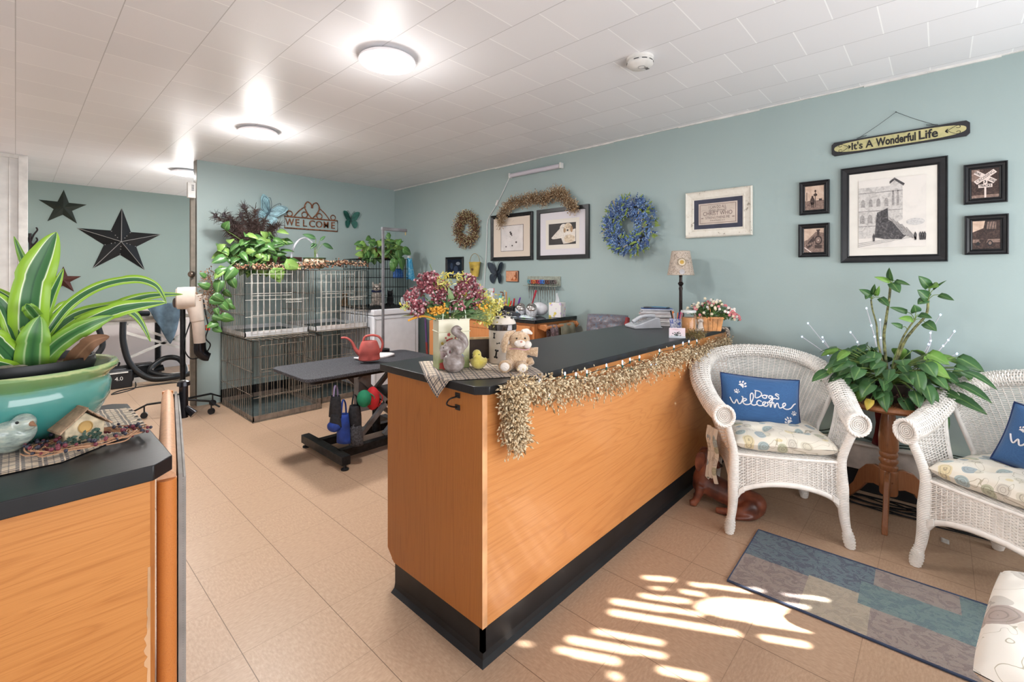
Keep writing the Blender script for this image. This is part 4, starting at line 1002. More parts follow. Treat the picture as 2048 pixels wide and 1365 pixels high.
def dog_pillow(label, loc, rz, tilt, roll, w_=.40, h_=.262, th=.11):
    t = thing('dog_pillow', label, 'pillow', loc, rz, 'blue pillows that say dogs welcome'); t.rotation_euler = (tilt, roll, rz)
    def top(a, c):
        k = (max(0, 1-abs(a)**2.6)*max(0, 1-abs(c)**2.6))**.55
        ex = 1-.05*(1-abs(c)**2)-.0; ez = 1-.07*(1-abs(a)**2)
        return a*w_/2*ex, th/2*k, c*h_/2*ez
    def F(sg):
        def f(u, v):
            x, y, z = top(2*u-1, 2*v-1); return (x, -y*sg, z)
        return f
    MB().grid(F(1), 32, 24, flip=False).grid(F(-1), 32, 24, flip=True).build('cover', m_blue, t)
    ed = [top(a, c) for a, c in [(-1+q/12, -1) for q in range(24)]+[(1, -1+q/12) for q in range(24)]+[(1-q/12, 1) for q in range(24)]+[(-1, 1-q/12) for q in range(24)]]
    MB().tube([(x, 0, z) for x, y, z in ed], .004, 6, closed=True).build('piping', M('navy_piping', (28, 50, 96), .7), t)
    def on(x, z):
        a = max(-.99, min(.99, x/(w_/2*.97))); c = max(-.99, min(.99, z/(h_/2*.95))); _, y, _ = top(a, c); return (x, -y-.0012, z)
    b = MB()
    for S_ in W_STROKES:
        b.tube([on(q.x*.168-.002, q.z*.067-.012) for q in catmull([(x, 0, z) for x, z in S_], 8)], .0032, 6)
    for S_ in D_STROKES:
        b.tube([on(q.x*.172+.006, q.z*.071-.006) for q in catmull([(x, 0, z) for x, z in S_], 8)], .0030, 6)
    b.build('script_lettering', m_emb, t)
    for cx, cz, s, r in ((-.098, .07, .027, -.7), (-.126, .03, .018, -.3), (.158, -.053, .018, .3), (.132, -.092, .026, .8)):
        b = MB()
        for sh in paw(cx, cz, s, r):
            n_ = len(sh); k = len(b.V)
            b.v(on(sum(p[0] for p in sh)/n_, sum(p[1] for p in sh)/n_))
            for p in sh: b.v(on(*p))
            for i in range(n_): b.f((k, k+1+i, k+1+(i+1) % n_))
        b.build('paw_print', m_emb, t)
    return t
# chair beside the counter
A0 = at(1460, 1066, Z=0); A1 = at(1702, 1096, Z=0); d_ = (A1-A0); yaw1 = math.atan2(d_.y, d_.x)
def ch_loc(f0, yaw_, hw=.287, fy=-.29):
    x = Vector((math.cos(yaw_), math.sin(yaw_), 0)); y = Vector((-math.sin(yaw_), math.cos(yaw_), 0)); return f0+x*hw-y*fy
SC = d_.length/.574; L1 = ch_loc(A0, yaw1, .287*SC, -.29*SC); L1.z = 0; L1 -= Vector((math.cos(yaw1), math.sin(yaw1), 0))*.022; L1.y -= .018
c1 = make_chair('wicker_armchair', 'white wicker armchair beside the counter, with the whole back in view', L1, yaw1, 'white wicker armchairs')
c1.scale = (SC, SC, 1)
B0 = at(1830, 1132, Z=0); yaw2 = math.atan2(-.86, -.51)
L2 = ch_loc(B0, yaw2, .287*SC, -.29*SC); L2.z = 0
c2 = dup(c1, L2, yaw2, 'white wicker armchair at the right edge beyond the pedestal table')
c2.scale = (SC, SC, 1)
def on_chair(L, yaw_, x, y, z): return Vector((L.x+x*math.cos(yaw_)-y*math.sin(yaw_), L.y+x*math.sin(yaw_)+y*math.cos(yaw_), z))
cushion('seat_cushion', 'tufted cream floral cushion on the wicker chair by the counter', on_chair(L1, yaw1, 0, -.045, .394), yaw1, .465, .41, .10, m_flor, group='floral seat cushions')
cushion('seat_cushion', 'tufted cream floral cushion on the wicker chair at the right edge', on_chair(L2, yaw2, 0, -.045, .394), yaw2, .465, .41, .095, m_flor, group='floral seat cushions')
p1 = on_chair(L1, yaw1, -.045, .045, .59); dog_pillow('blue Dogs Welcome pillow on the wicker chair beside the counter', p1, yaw1, -.30, .06)
p2 = on_chair(L2, yaw2, .075, .045, .58); dog_pillow('blue Dogs Welcome pillow cut by the right edge of the photo', p2, yaw2, -.30, .16)
# cushion ties hanging at the chair side
b = MB(); rnd = random.Random(4)
for k in range(3):
    p = on_chair(L1, yaw1, -.29-.012*k, -.1+.03*k, 0); b.tube(catmull([(p.x, p.y, .46), (p.x-.01, p.y+.005, .40), (p.x+.008, p.y, .32), (p.x-.006, p.y+.01, .24-.03*k), (p.x, p.y, .17+.02*k)], 5), .012, 5, flat=.35)
tag(b.build('cushion_tie', m_flor), 'floral fabric ties hanging down beside the chair near the dog statue', 'tie')
# low stool with a printed cushion in the near corner
m_print = floral('leaf_print', (226, 220, 210), [(150, 186, 190), (120, 84, 74), (176, 168, 158), (214, 204, 190)], 7)
q0 = at(2008, 1200, Z=.455); q1 = at(1968, 1365, Z=.455)
t = thing('low_stool', 'low white wicker stool under the leaf print cushion in the near right corner', 'stool', (1.86, -.34, 0), .1)
MB().box(-.18, .18, -.16, .16, .33, .36).build('seat', m_wrap, t, bevel=.008)
for sx in (-1, 1):
    for sy in (-1, 1): MB().tube([(sx*.15, sy*.13, 0), (sx*.14, sy*.12, .34)], .016, 10).build('leg', m_wrap, t)
cushion('print_cushion', 'thick white cushion with blue and brown leaf print at the lower right corner', ((q0.x+q1.x)/2+.13, (q0.y+q1.y)/2-.20, .362), math.atan2(q0.y-q1.y, q0.x-q1.x), .55, .42, .11, m_print, tuft=False)

# ------------------------------------------------------------------ pedestal table
m_ped = wood('pedestal_oak', (164, 108, 70), (146, 92, 58), (118, 72, 44), axis=2, stretch=16, big=4, rough=.3, coat=.3)
TX, TY, TH = 3.15, .20, .62
t = thing('pedestal_table', 'round oak pedestal table between the wicker chairs', 'table', (TX, TY, 0))
MB().lathe([(0, .588), (.212, .588), (.226, .594), (.231, .603), (.227, .614), (.217, TH), (0, TH)], 48).build('tabletop', m_ped, t)
MB().lathe([(.0, .115), (.038, .118), (.040, .125), (.040, .24), (.036, .246), (.041, .258), (.041, .268), (.034, .276), (.034, .28), (.042, .292), (.042, .302), (.034, .312), (.040, .322), (.041, .335), (.036, .342), (.043, .36), (.043, .42), (.036, .50), (.028, .545), (.036, .553), (.036, .563), (.029, .57), (.033, .588)], 28).build('column', m_ped, t)
for k in range(3):
    ang = PI+k*2*PI/3
    pr = [(.03, .245), (.07, .250), (.11, .235), (.15, .19), (.18, .11), (.215, .065), (.245, .045), (.25, .0), (.215, 0), (.19, .03), (.15, .075), (.11, .13), (.07, .145), (.03, .14)]
    L = MB().prism(pr, -.012, .012).build('leg', m_ped, t, bevel=.004); L.rotation_euler = (0, 0, ang)
MB().ball((TX-TX-.036, -.02, .19), .005, 8, 6).build('peg', m_ped, t)
# cables behind the table on the floor
rnd = random.Random(8); b = MB()
for k in range(8):
    y0 = .55-.02*k; pts = [(WX-.10-.02*k+rnd.gauss(0, .01), y0-.1*i, .006+.003*(k % 3)) for i in range(9)]; b.tube(catmull([(x+rnd.gauss(0, .012), y, z) for x, y, z in pts], 4), .004, 5)
tag(b.build('power_cables', M('cable_black', (22, 23, 26), .5, var=0)), 'tangle of black cables on the floor behind the pedestal table', 'cable')
# red vase behind the table standing on the heater cover edge
t = thing('red_vase', 'dark red glass vase standing behind the pedestal table column', 'vase', (WX-.118, .165, 0))
MB().lathe([(.0, .302), (.052, .302), (.055, .31), (.042, .37), (.036, .43), (.042, .50), (.055, .545), (.057, .553), (.052, .548), (.038, .50), (.030, .43), (.036, .37), (.0, .33)], 4, sx=.8).build('vase_body', M('red_glass', (86, 16, 26), .08, coat=.5, var=.05), t, bevel=.003)
t.location = (WX-.05, .235, 0.0)
b = MB(); rnd = random.Random(2)
for k in range(26): b.tube([(0, 0, .53), (rnd.gauss(0, .008), rnd.gauss(0, .04), .565), (rnd.gauss(0, .008), rnd.gauss(0, .08), .56+rnd.random()*.02)], .0016, 4)
b.build('dry_stems', M('pale_stems', (176, 170, 154), .9), t)
# fairy lights on the heater cover
b = MB(); pts = [(WX-.03+.01*math.sin(i*1.7), .86-.065*i, .305+.006*math.sin(i*2.3)) for i in range(26)]
pts[6:9] = [(WX-.04, .47, .33), (WX-.03, .45, .365), (WX-.04, .43, .35)]
t = thing('string_lights', 'warm string lights lying along the heater cover behind the chairs', 'string lights', (0, 0, 0))
b.tube(catmull(pts, 4), .003, 5); b.tube(catmull([(x+.008, y+.02, z+.01) for x, y, z in pts[3:20]], 4), .003, 5); b.build('wire', M('green_wire', (26, 40, 34), .5, var=0), t)
m_warm = NB('warm_bulb'); m_warm.b.inputs['Emission Color'].default_value = (1, .9, .6, 1); m_warm.b.inputs['Emission Strength'].default_value = 14; m_warm = m_warm.m
for i in range(2, 24, 2):
    p = pts[i]; MB().ball((p[0]-.008, p[1]+.01*(-1)**i, p[2]+.012), (.0045, .0045, .007), 8, 6).build('bulb', m_warm, t)
# small scrap of paper on the floor
p = at(1890, 1084, Z=.001); tag(MB().grid(lambda u, v: (p.x+(u-.5)*.05+.01*v, p.y+(v-.5)*.03, .002+.004*abs(math.sin(u*3))), 6, 3).build('paper_scrap', M('paper', (222, 216, 210), .8), solid=.0006), 'small torn scrap of pale paper on the floor under the right chair', 'paper')

# ------------------------------------------------------------------ rug
R0, R1 = at(1517, 1063, Z=0), at(1453, 1163, Z=0); Rl = at(1996, 1222, Z=0)
ex = (Rl-R0).normalized(); ey = (R1-R0); ey = (ey-ex*ey.dot(ex)); wd_ = ey.length; ey.normalize(); RL = 1.02
def rug_mat():
    b = NB('patchwork_rug'); co = b.co('Object'); x, y, z = b.sep(co)
    blk = None
    n = b.noise(co, 34, 4, .7); big_ = b.noise(co, 16, 3, .6, 2.5)
    vo = b.n('TexVoronoi', feature='DISTANCE_TO_EDGE'); b.l(co, vo.inputs['Vector']); vo.inputs['Scale'].default_value = 22
    def tone(a, c): return b.mix(b.mth('GREATER_THAN', big_, .52), a, c)
    blue = tone((94, 116, 126), (72, 84, 104)); taupe = tone((156, 142, 134), (136, 122, 118)); cream = tone((178, 166, 146), (166, 154, 136)); aqua = tone((108, 134, 134), (92, 118, 124))
    def inr(x0, x1, y0, y1): return b.mth('MULTIPLY', b.mth('MULTIPLY', b.mth('GREATER_THAN', x, x0), b.mth('LESS_THAN', x, x1)), b.mth('MULTIPLY', b.mth('GREATER_THAN', y, y0), b.mth('LESS_THAN', y, y1)))
    W = wd_; c = blue
    for x0, x1, y0, y1, col in ((.0, .25, .5*W, W, taupe), (.25, .46, .48*W, W, cream), (.46, .72, 0, .28*W, taupe), (.42, .80, .28*W, .62*W, aqua), (.46, .86, .62*W, W, taupe), (.72, 1.1, 0, .30*W, aqua)):
        c = b.mix(inr(x0, x1, y0, y1), c, col)
    c = b.mix(b.ramp(n, ((.35, (90, 90, 90)), (.62, (0, 0, 0)))), c, (70, 74, 84)); b.col(c); b.set(1, spec=.1, sheen=.3)
    b.bump(b.mth('ADD', b.noise(co, 260, 3), b.mth('MULTIPLY', n, 1.5)), .9, .006); return b.m
t = thing('patchwork_rug', 'faded blue and taupe patchwork rug on the tiles before the chairs', 'rug', R0, math.atan2(ex.y, ex.x))
sg = 1 if Vector((-ex.y, ex.x, 0)).dot(ey) > 0 else -1
o = MB().grid(lambda u, v: (u*RL, v*wd_*sg, .007+.0015*noise.noise((u*30, v*9, 0))), 90, 30, flip=sg < 0).build('pile', rug_mat(), t, solid=0)
if sg < 0: o.scale = (1, -1, 1); o.data.transform(Matrix.Scale(-1, 4, (0, 1, 0)))
MB().tube([(0, 0, .005), (RL, 0, .005), (RL, sg*wd_, .005), (0, sg*wd_, .005)], .0055, 6, closed=True).build('bound_edge', M('navy_edge', (52, 66, 92), .8), t)
# ------------------------------------------------------------------ dachshund statue
m_dog = NB('brown_statue'); co = m_dog.co('Object'); x_, y_, z_ = m_dog.sep(co)
f = m_dog.noise(co, 14, 4); m_dog.col(m_dog.ramp(f, ((.32, (62, 38, 32)), (.5, (112, 62, 46)), (.68, (142, 84, 60))))); m_dog.set(.35, spec=.5); m_dog = m_dog.m
D0 = at(1388, 1006, Z=0); D1 = at(1480, 1030, Z=0); dd = D1-D0; dyaw = math.atan2(dd.y, dd.x); DL = dd.length
t = thing('dachshund_statue', 'brown dachshund statue lying with raised head beside the kick board', 'statue', D0, dyaw)
# local: x from the front paws towards the rump, y away from the camera
sg = 1
b = MB()
b.tube(catmull([(.03, .035, .06), (.04, .035, .12), (.055, .035, .175), (.05, .035, .215)], 5), [.045, .052, .045, .038], 14)   # chest and neck
b.tube(catmull([(.05, .035, .10), (.11, .035, .082), (.18, .035, .065), (.25, .035, .06)], 5), [.055, .058, .055, .052], 14)      # trunk
b.ball((.26, .035, .055), (.06, .058, .052), 16, 10)                                                                         # rump
b.ball((.055, .03, .235), (.042, .036, .036), 16, 10)                                                                       # skull
b.tube(catmull([(.065, .025, .232), (.092, .01, .222), (.118, -.005, .208)], 4), [.028, .022, .016], 12)                         # muzzle
b.ball((.12, -.008, .213), .011, 8, 6)
for yy in (-.012, .075):
    b.tube(catmull([(.035, yy, .10), (.025, yy-.012, .055), (.012, yy-.02, .02)], 4), [.026, .02, .016], 10); b.tube([(.018, yy-.018, .016), (-.012, yy-.03, .014)], [.018, .015], 10)
b.tube(catmull([(.25, -.015, .05), (.21, -.035, .03), (.15, -.045, .018), (.11, -.045, .014)], 4), [.034, .024, .017, .015], 10)
b.ball((.255, -.02, .045), (.04, .026, .042), 12, 8)
b.tube(catmull([(.30, .04, .03), (.27, -.03, .018), (.21, -.07, .014), (.16, -.075, .012)], 5), [.018, .014, .010, .006], 8)
b.build('body', m_dog, t, remesh=.0065)
for s_, yy in ((-1, -.008), (1, .072)):
    pr = catmull([(.0, 0, .03), (.022, 0, .02), (.024, 0, -.03), (.012, 0, -.066), (-.008, 0, -.07), (-.02, 0, -.035), (-.018, 0, .012)], 4, True)
    e = MB().prism([(q.x, q.z) for q in pr], -.005, .005).build('ear', m_dog, t, bevel=.003); e.location = (.030, yy+s_*.0, .235); e.rotation_euler = (-s_*.15, .12, .2)
MB().ball((.127, -.014, .219), (.008, .007, .007), 10, 8).build('nose', M('statue_nose', (30, 24, 24), .25), t)
for s_, yy in ((-1, .0), (1, .052)): MB().ball((.078, yy, .246), .006, 10, 8).build('eye', M('statue_eye', (14, 12, 12), .1), t)
t.scale = (1.12, 1.12, 1.12)

# ------------------------------------------------------------------ pothos on the pedestal table
def leafmat(name, c0, c1, vein=(150, 180, 110), rough=.35):
    b = NB(name); co = b.co('Object'); f = b.noise(co, 9, 4, .6); base = b.ramp(f, ((.3, c0), (.7, c1)))
    uv = b.n('UVMap'); x, y, z = b.sep(uv.outputs[0]); d = b.mth('ABSOLUTE', b.mth('SUBTRACT', x, .5))
    b.col(b.mix(b.mth('MULTIPLY', b.mth('LESS_THAN', d, .05), .35), base, vein)); b.set(rough, spec=.45)
    b.b.inputs['Subsurface Weight'].default_value = 0; return b.m
m_lf = leafmat('pothos_leaf', (48, 84, 48), (76, 116, 66)); m_lf2 = leafmat('pothos_leaf_light', (92, 136, 60), (126, 166, 78)); m_yel = leafmat('yellow_leaf', (190, 160, 60), (206, 180, 84))
m_stem = M('green_stem', (110, 134, 70), .5, var=.12, vs=30)
rnd = random.Random(21)
t = thing('potted_pothos', 'big leafy green pothos with three tall stems on the pedestal table', 'plant', (TX, TY, TH))
MB().lathe([(0, 0), (.07, 0), (.085, .05), (.092, .09), (.088, .095), (.07, .085), (0, .082)], 24).build('pot', M('dark_pot', (58, 46, 40), .6), t)
lv = MB(); st = MB()
cam_dir = Vector((-TX, -TY, 0)).normalized(); side = Vector((cam_dir.y, -cam_dir.x, 0))   # side = photo left
def leafy(base, tip, L, W, m=None, droop=None, up=None):
    st.tube(catmull([base, (base+tip)*.5+Vector((0, 0, .03)), tip], 5), .0022, 5, 0)
    out = (tip-base); out.z = 0
    d = (out.normalized() if out.length > .01 else Vector((rnd.gauss(0, 1), rnd.gauss(0, 1), 0)).normalized())+Vector((rnd.gauss(0, .25), rnd.gauss(0, .25), (droop if droop is not None else rnd.uniform(-.9, -.1))))
    n = (up or Vector((0, 0, 1)))+cam_dir*rnd.uniform(.3, .9)+Vector((rnd.gauss(0, .25), rnd.gauss(0, .25), 0))
    lv.leaf(tip, d, n, L, W, m if m is not None else (1 if rnd.random() < .16 else 0), rnd.uniform(.1, .4), rnd.uniform(.1, .3), .4, 6)
for i in range(120):
    a = rnd.uniform(0, 2*PI); el = rnd.uniform(-.12, 1.15); R_ = rnd.uniform(.10, .225)
    R_ *= 1.0 if math.cos(a) < .3 else .75
    tip = Vector((R_*math.cos(a)*1.0, R_*math.sin(a)*1.28, .09+.19*math.sin(max(-.1, el))+.0))
    if tip.x > .16: tip.x = .12
    leafy(Vector((0, 0, .08)), tip, rnd.uniform(.07, .125), rnd.uniform(.045, .075))
for (sx, z, L, W, dr) in ((-.25, .10, .14, .065, -.25), (-.22, .05, .15, .06, -.5), (-.12, .02, .13, .075, -.9), (-.05, .0, .11, .06, -.9), (.02, .03, .12, .07, -1.1), (.10, .02, .09, .06, -1), (.25, .09, .11, .06, -.6), (-.27, .16, .13, .055, -.1), (.17, .16, .12, .07, -.3), (-.17, -.02, .11, .06, -1)):
    tip = -side*(-sx)*-1+cam_dir*.13+Vector((0, 0, z+.06)) if False else side*sx+cam_dir*.15+Vector((0, 0, z+.05))
    leafy(Vector((0, 0, .08)), tip, L, W, None, dr)
leafy(Vector((0, 0, .08)), side*.07+cam_dir*.2+Vector((0, 0, .03)), .07, .04, 2, -.5)
# tall stems
def tall(px, R_, wob, leaves):
    pts = [at(u, v, X=TX+dx) - Vector((TX, TY, TH)) for u, v, dx in px]
    c_ = catmull([Vector((0, 0, .08))]+pts, 8); st.tube(c_, [R_*1.2]*3+[R_]*3, 7, 1)
    for u, v, dx, du, dv, L, W in leaves:
        a = at(u, v, X=TX+dx)-Vector((TX, TY, TH)); e = at(u+du, v+dv, X=TX+dx-.04)-Vector((TX, TY, TH)); d = e-a
        near = min(c_, key=lambda q: (q-a).length); st.tube(catmull([near, (near+a)*.5+Vector((0, 0, .01)), a], 4), .0018, 5, 0)
        lv.leaf(a, d, cam_dir+Vector((0, 0, .5))+Vector((rnd.gauss(0, .2), rnd.gauss(0, .2), 0)), d.length*1.1, d.length*W, 0 if rnd.random() < .7 else 1, .15, .2, .5, 6)
tall([(1757, 690, 0), (1753, 650, .0), (1745, 620, 0), (1742, 600, 0)], .004, 0, [(1743, 592, 0, -20, -12, 1, .62), (1746, 590, 0, 2, -18, 1, .4), (1752, 592, 0, 6, -16, 1, .35), (1760, 596, 0, 16, 14, 1, .6), (1740, 588, 0, -8, 8, 1, .7)])
tall([(1768, 680, 0), (1772, 640, 0), (1778, 600, 0), (1781, 570, 0)], .0058, 0, [(1780, 564, 0, -26, -10, 1, .42), (1782, 562, 0, -6, -22, 1, .5), (1784, 566, 0, 14, 16, 1, .8), (1790, 562, 0, 26, 6, 1, .35)])
tall([(1806, 690, 0), (1826, 660, 0), (1852, 630, 0), (1856, 600, 0)], .0058, 0, [(1856, 598, 0, -16, -16, 1, .9), (1858, 575, 0, -16, -20, 1, .7), (1862, 572, 0, 12, 0, 1, 1), (1878, 590, 0, 26, 8, 1, .5), (1866, 580, 0, 20, -18, 1, .2), (1852, 600, 0, -14, 6, 1, .9)])
tall([(1800, 690, .0), (1815, 660, 0), (1830, 640, 0)], .004, 0, [(1832, 625, 0, -2, -12, 1, .9), (1838, 630, 0, 22, 4, 1, .6), (1826, 640, 0, -24, -4, 1, .6), (1815, 625, 0, -30, -10, 1, .4), (1850, 645, 0, 20, 14, 1, .8), (1805, 655, 0, -18, -8, 1, .5)])
lv.build('foliage', [m_lf, m_lf2, m_yel], t, solid=.0008, angle=60); st.build('stems', [m_stem, M('bark_stem', (108, 110, 70), .7, var=.25, vs=60)], t)
# moss/berry nest ring around the pot on the table
rnd = random.Random(5)
b = twig_cloud(lambda q: Vector((TX+.16*math.cos(2*PI*q), TY+.16*math.sin(2*PI*q), TH+.022)), 420, rnd, .028, .03, .0035, 0, (3, 1, 1)); tag(b.build('twig_ring', [M('dark_twig', (66, 48, 42), .9), M('berry_dark', (90, 46, 40), .5), M('twig_mid', (104, 84, 66), .9)]), 'ring of dark berry twigs around the plant pot on the pedestal table', 'wreath')
# lighted white branches behind the plant
m_cool = NB('cool_bulb'); m_cool.b.inputs['Emission Color'].default_value = (.4, .62, 1, 1); m_cool.b.inputs['Emission Strength'].default_value = 3.2; m_cool = m_cool.m
m_twig = M('white_branch', (206, 206, 214), .6, var=.04)
t = thing('lighted_branches', 'white branches with small cool lights fanning out behind the pothos', 'lighted branches', (TX+.14, TY, TH))
O_ = Vector((TX+.14, TY, TH)); b = MB(); n_b = 0
tips = [((1700, 760), (1668, 720), (1604, 674)), ((1704, 745), (1655, 694), (1616, 647)), ((1700, 740), (1668, 710), (1645, 675)), ((1690, 715), (1672, 700)), ((1720, 695), (1701, 665)), ((1752, 690), (1745, 660), (1733, 617)), ((1762, 690), (1760, 640)), ((1856, 700), (1862, 665), (1881, 630)), ((1852, 700), (1861, 666)), ((1875, 705), (1893, 685), (1909, 663)), ((1865, 735), (1914, 708)), ((1700, 772), (1665, 758), (1630, 742))]
for tp in tips:
    pts = [at(1772+(tp[0][0]-1772)*.3, 790, X=TX+.15)-O_]+[at(u, v, X=WX-.09)-O_ for u, v in tp]
    c_ = catmull(pts, 5); b.tube(c_, [.0035, .0032, .0026, .002], 5)
    for k in range(2 if len(tp) < 3 else 3):
        q = c_[-1-k*4]; MB().ball(q, (.0042, .0042, .006), 8, 6).build('bulb', m_cool, t)
b.tube([(0, 0, .0), (0, 0, .1)], .02, 8); b.build('branch', m_twig, t)

# ------------------------------------------------------------------ garland on the counter front
rnd = random.Random(31)
GY = BY0-.045
def fr(u, v, off=.045): return at(u, v, Y=BY0-off)
main = [fr(1024, 800), fr(1018, 770+10), fr(1040, 768), fr(1090, 770), fr(1150, 762), fr(1215, 752), fr(1270, 735), fr(1330, 716), fr(1380, 702), fr(1425, 690), fr(1452, 680)]
main[0] = fr(1020, 815); gm = Path(main, 12)
tail_ = Path([fr(1022, 800), fr(1026, 830), fr(1024, 855), fr(1030, 880)], 12)
mg = [M('garland_twig_pale', (166, 142, 112), .9), M('bud_straw', (234, 216, 182), .75, var=.06, vs=60), M('bud_tan', (212, 186, 148), .8, var=.08, vs=60), M('bud_dark_tan', (160, 134, 98), .85)]  # last bud tone is a deeper tan, picked at random
b = MB()
def buds(path, n, rx, up, dn, L):
    for i in range(n):
        q = rnd.random(); c = path(q); a = rnd.gauss(0, 1); h_ = rnd.uniform(-dn, up) if rnd.random() < .6 else rnd.uniform(-dn*.5, up)
        p = c+Vector((rnd.gauss(0, rx), -rnd.uniform(-.012, .03), h_*rnd.random()**.4))
        if p.y > BY0-.006: p.y = BY0-.006
        d = Vector((rnd.gauss(0, .8), rnd.gauss(-.4, .5), rnd.gauss(-.5, .7))).normalized(); l_ = L*rnd.uniform(.5, 1.2)
        e = p+d*l_
        if e.y > BY0-.005: e.y = BY0-.005
        if rnd.random() < .5: b.tube([p, (p+e)/2+Vector((0, 0, .004)), e], .0008, 3, 0, cap=False)
        m = rnd.choices((1, 2, 3), (5, 3, 2))[0]; r = rnd.uniform(.0026, .0046); o1 = d.orthogonal().normalized(); o2 = d.cross(o1); k = len(b.V)
        b.v(e-d*r); 
        for s_ in (o1, o2, -o1, -o2): b.v(e+d*r*.9+s_*r)
        b.v(e+d*r*3.4)
        for z in range(4): b.f((k+1+z, k+1+(z+1) % 4, k+5), m); b.f((k+1+(z+1) % 4, k+1+z, k), m)
buds(gm, 5200, .012, .03, .075, .028); buds(tail_, 1300, .016, .02, .03, .03)
for i in range(46):        # loose hanging sprays
    q = rnd.random(); c = gm(q); x0 = c+Vector((0, 0, -.05)); pts = [x0]; dx = rnd.gauss(0, .012)
    for k in range(3): pts.append(pts[-1]+Vector((dx+rnd.gauss(0, .010), rnd.gauss(0, .004), -rnd.uniform(.012, .03))))
    for p in pts: p.y = min(p.y, BY0-.008)
    pts = catmull(pts, 4); b.tube(pts, .0008, 3, 0, cap=False)
    for p in pts[3::2]: b.ball(p+Vector((rnd.gauss(0, .004), 0, -.003)), (.0026, .0026, .005), 5, 4, rnd.choice((1, 2)))
for i in range(12):
    c = tail_(rnd.uniform(.7, 1)); pts = catmull([c, c+Vector((rnd.gauss(0, .015), 0, -.035)), c+Vector((rnd.gauss(0, .03), -.004, -.07))], 4); b.tube(pts, .0008, 3, 0, cap=False)
    for p in pts[2::2]: b.ball(p, (.0026, .0026, .005), 5, 4, 1)
b.tube(gm.p, .005, 6, 0); b.tube(tail_.p, .004, 5, 0)
tag(b.build('straw_garland', mg, angle=180), 'long pale straw bud garland hanging along the counter front edge', 'garland')
# cool fairy lights in the garland
t = thing('string_lights', 'cool white string lights threaded through the garland under the countertop', 'string lights', (0, 0, 0))
bulbs = [(1052, 772), (1080, 765), (1130, 750), (1152, 751), (1174, 746), (1170, 764), (1213, 733), (1245, 726), (1260, 721), (1279, 716), (1348, 695), (1319, 703), (1366, 688), (1378, 685), (1196, 780), (1098, 793), (1245, 730), (1302, 733), (1312, 733), (1033, 817), (1392, 711), (1416, 708), (1452, 697), (1394, 683)]
wp = [fr(u, v+4, .06) for u, v in sorted([q for q in bulbs if q[1] < 775])]
MB().tube(catmull(wp, 4), .0016, 5).build('wire', M('green_wire', (26, 40, 34), .5, var=0), t)
for u, v in bulbs:
    p = fr(u, v, .062); h_ = MB().tube([p+Vector((0, .002, -.016)), p+Vector((0, 0, -.002))], .0034, 6).build('bulb_socket', M('socket_green', (30, 96, 92), .4), t)
    MB().ball(p+Vector((0, 0, .004)), (.0034, .0034, .0075), 8, 6).build('bulb', m_cool, t)
p = fr(1260, 740, .07); MB().lathe([(0, -.004), (.012, -.004), (.013, 0), (.012, .004), (0, .004)], 16, sy=1).build('plug_cap', M('plug_green', (22, 84, 72), .3), t).location = p
# ------------------------------------------------------------------ things on the reception counter
def ct(u, v, z=CT): return at(u, v, Z=z)
def face_cam(p): return math.atan2(p.x, -p.y) if False else math.atan2(-p.y, -p.x)+PI/2     # local -y towards the viewer
def plaid(name, base, dark, line, s=24):
    b = NB(name); x, y, z = b.sep(b.n('UVMap').outputs[0])
    def st(q, k, lo, hi): f = b.mth('FRACT', b.mth('MULTIPLY', q, k)); return b.mth('MULTIPLY', b.mth('GREATER_THAN', f, lo), b.mth('LESS_THAN', f, hi))
    a = b.mth('ADD', st(x, s, .0, .42), st(y, s, .0, .42)); c = b.mix(b.mth('MINIMUM', b.mth('MULTIPLY', a, .72), 1.0), base, dark)
    ln = b.mth('MAXIMUM', st(x, s, .17, .25), st(y, s, .17, .25)); c = b.mix(b.mth('MULTIPLY', ln, .8), c, line)
    ln = b.mth('MAXIMUM', st(x, s, .68, .74), st(y, s, .68, .74)); c = b.mix(b.mth('MULTIPLY', ln, .6), c, dark)
    b.col(c); b.set(.9, sheen=.2); b.bump(b.noise(b.co('Object'), 700, 2), .25, .001); return b.m
m_plaid = plaid('plaid_runner', (206, 188, 166), (62, 60, 68), (222, 200, 178), 10)
# cloth draped over the corner
O0 = Vector((.955, 1.28)); E1 = Vector((.84, -.54)); E2 = Vector((.52, .855)); LA, LB = .425, .37
def drape(u, v):
    p = O0+E1*(LA*u)+E2*(LB*v); z = CT+.0025; ox = CX0-p.x; oy = CY0-p.y; x, y = p.x, p.y
    cc = (CX0+CY0+ch)-(p.x+p.y)
    if ox > 0: x = CX0-.004-.018*min(1, ox/.05); z -= ox*1.0
    if oy > 0: y = CY0-.004-.012*min(1, oy/.04); z -= oy*1.05
    return (x, y, z+.0012*math.sin(u*24)*math.sin(v*19))
tag(MB().grid(drape, 72, 60).build('plaid_cloth', m_plaid, solid=.0018), 'tan and black plaid cloth draped over the near corner of the counter', 'cloth')
CZ1 = CT+.005
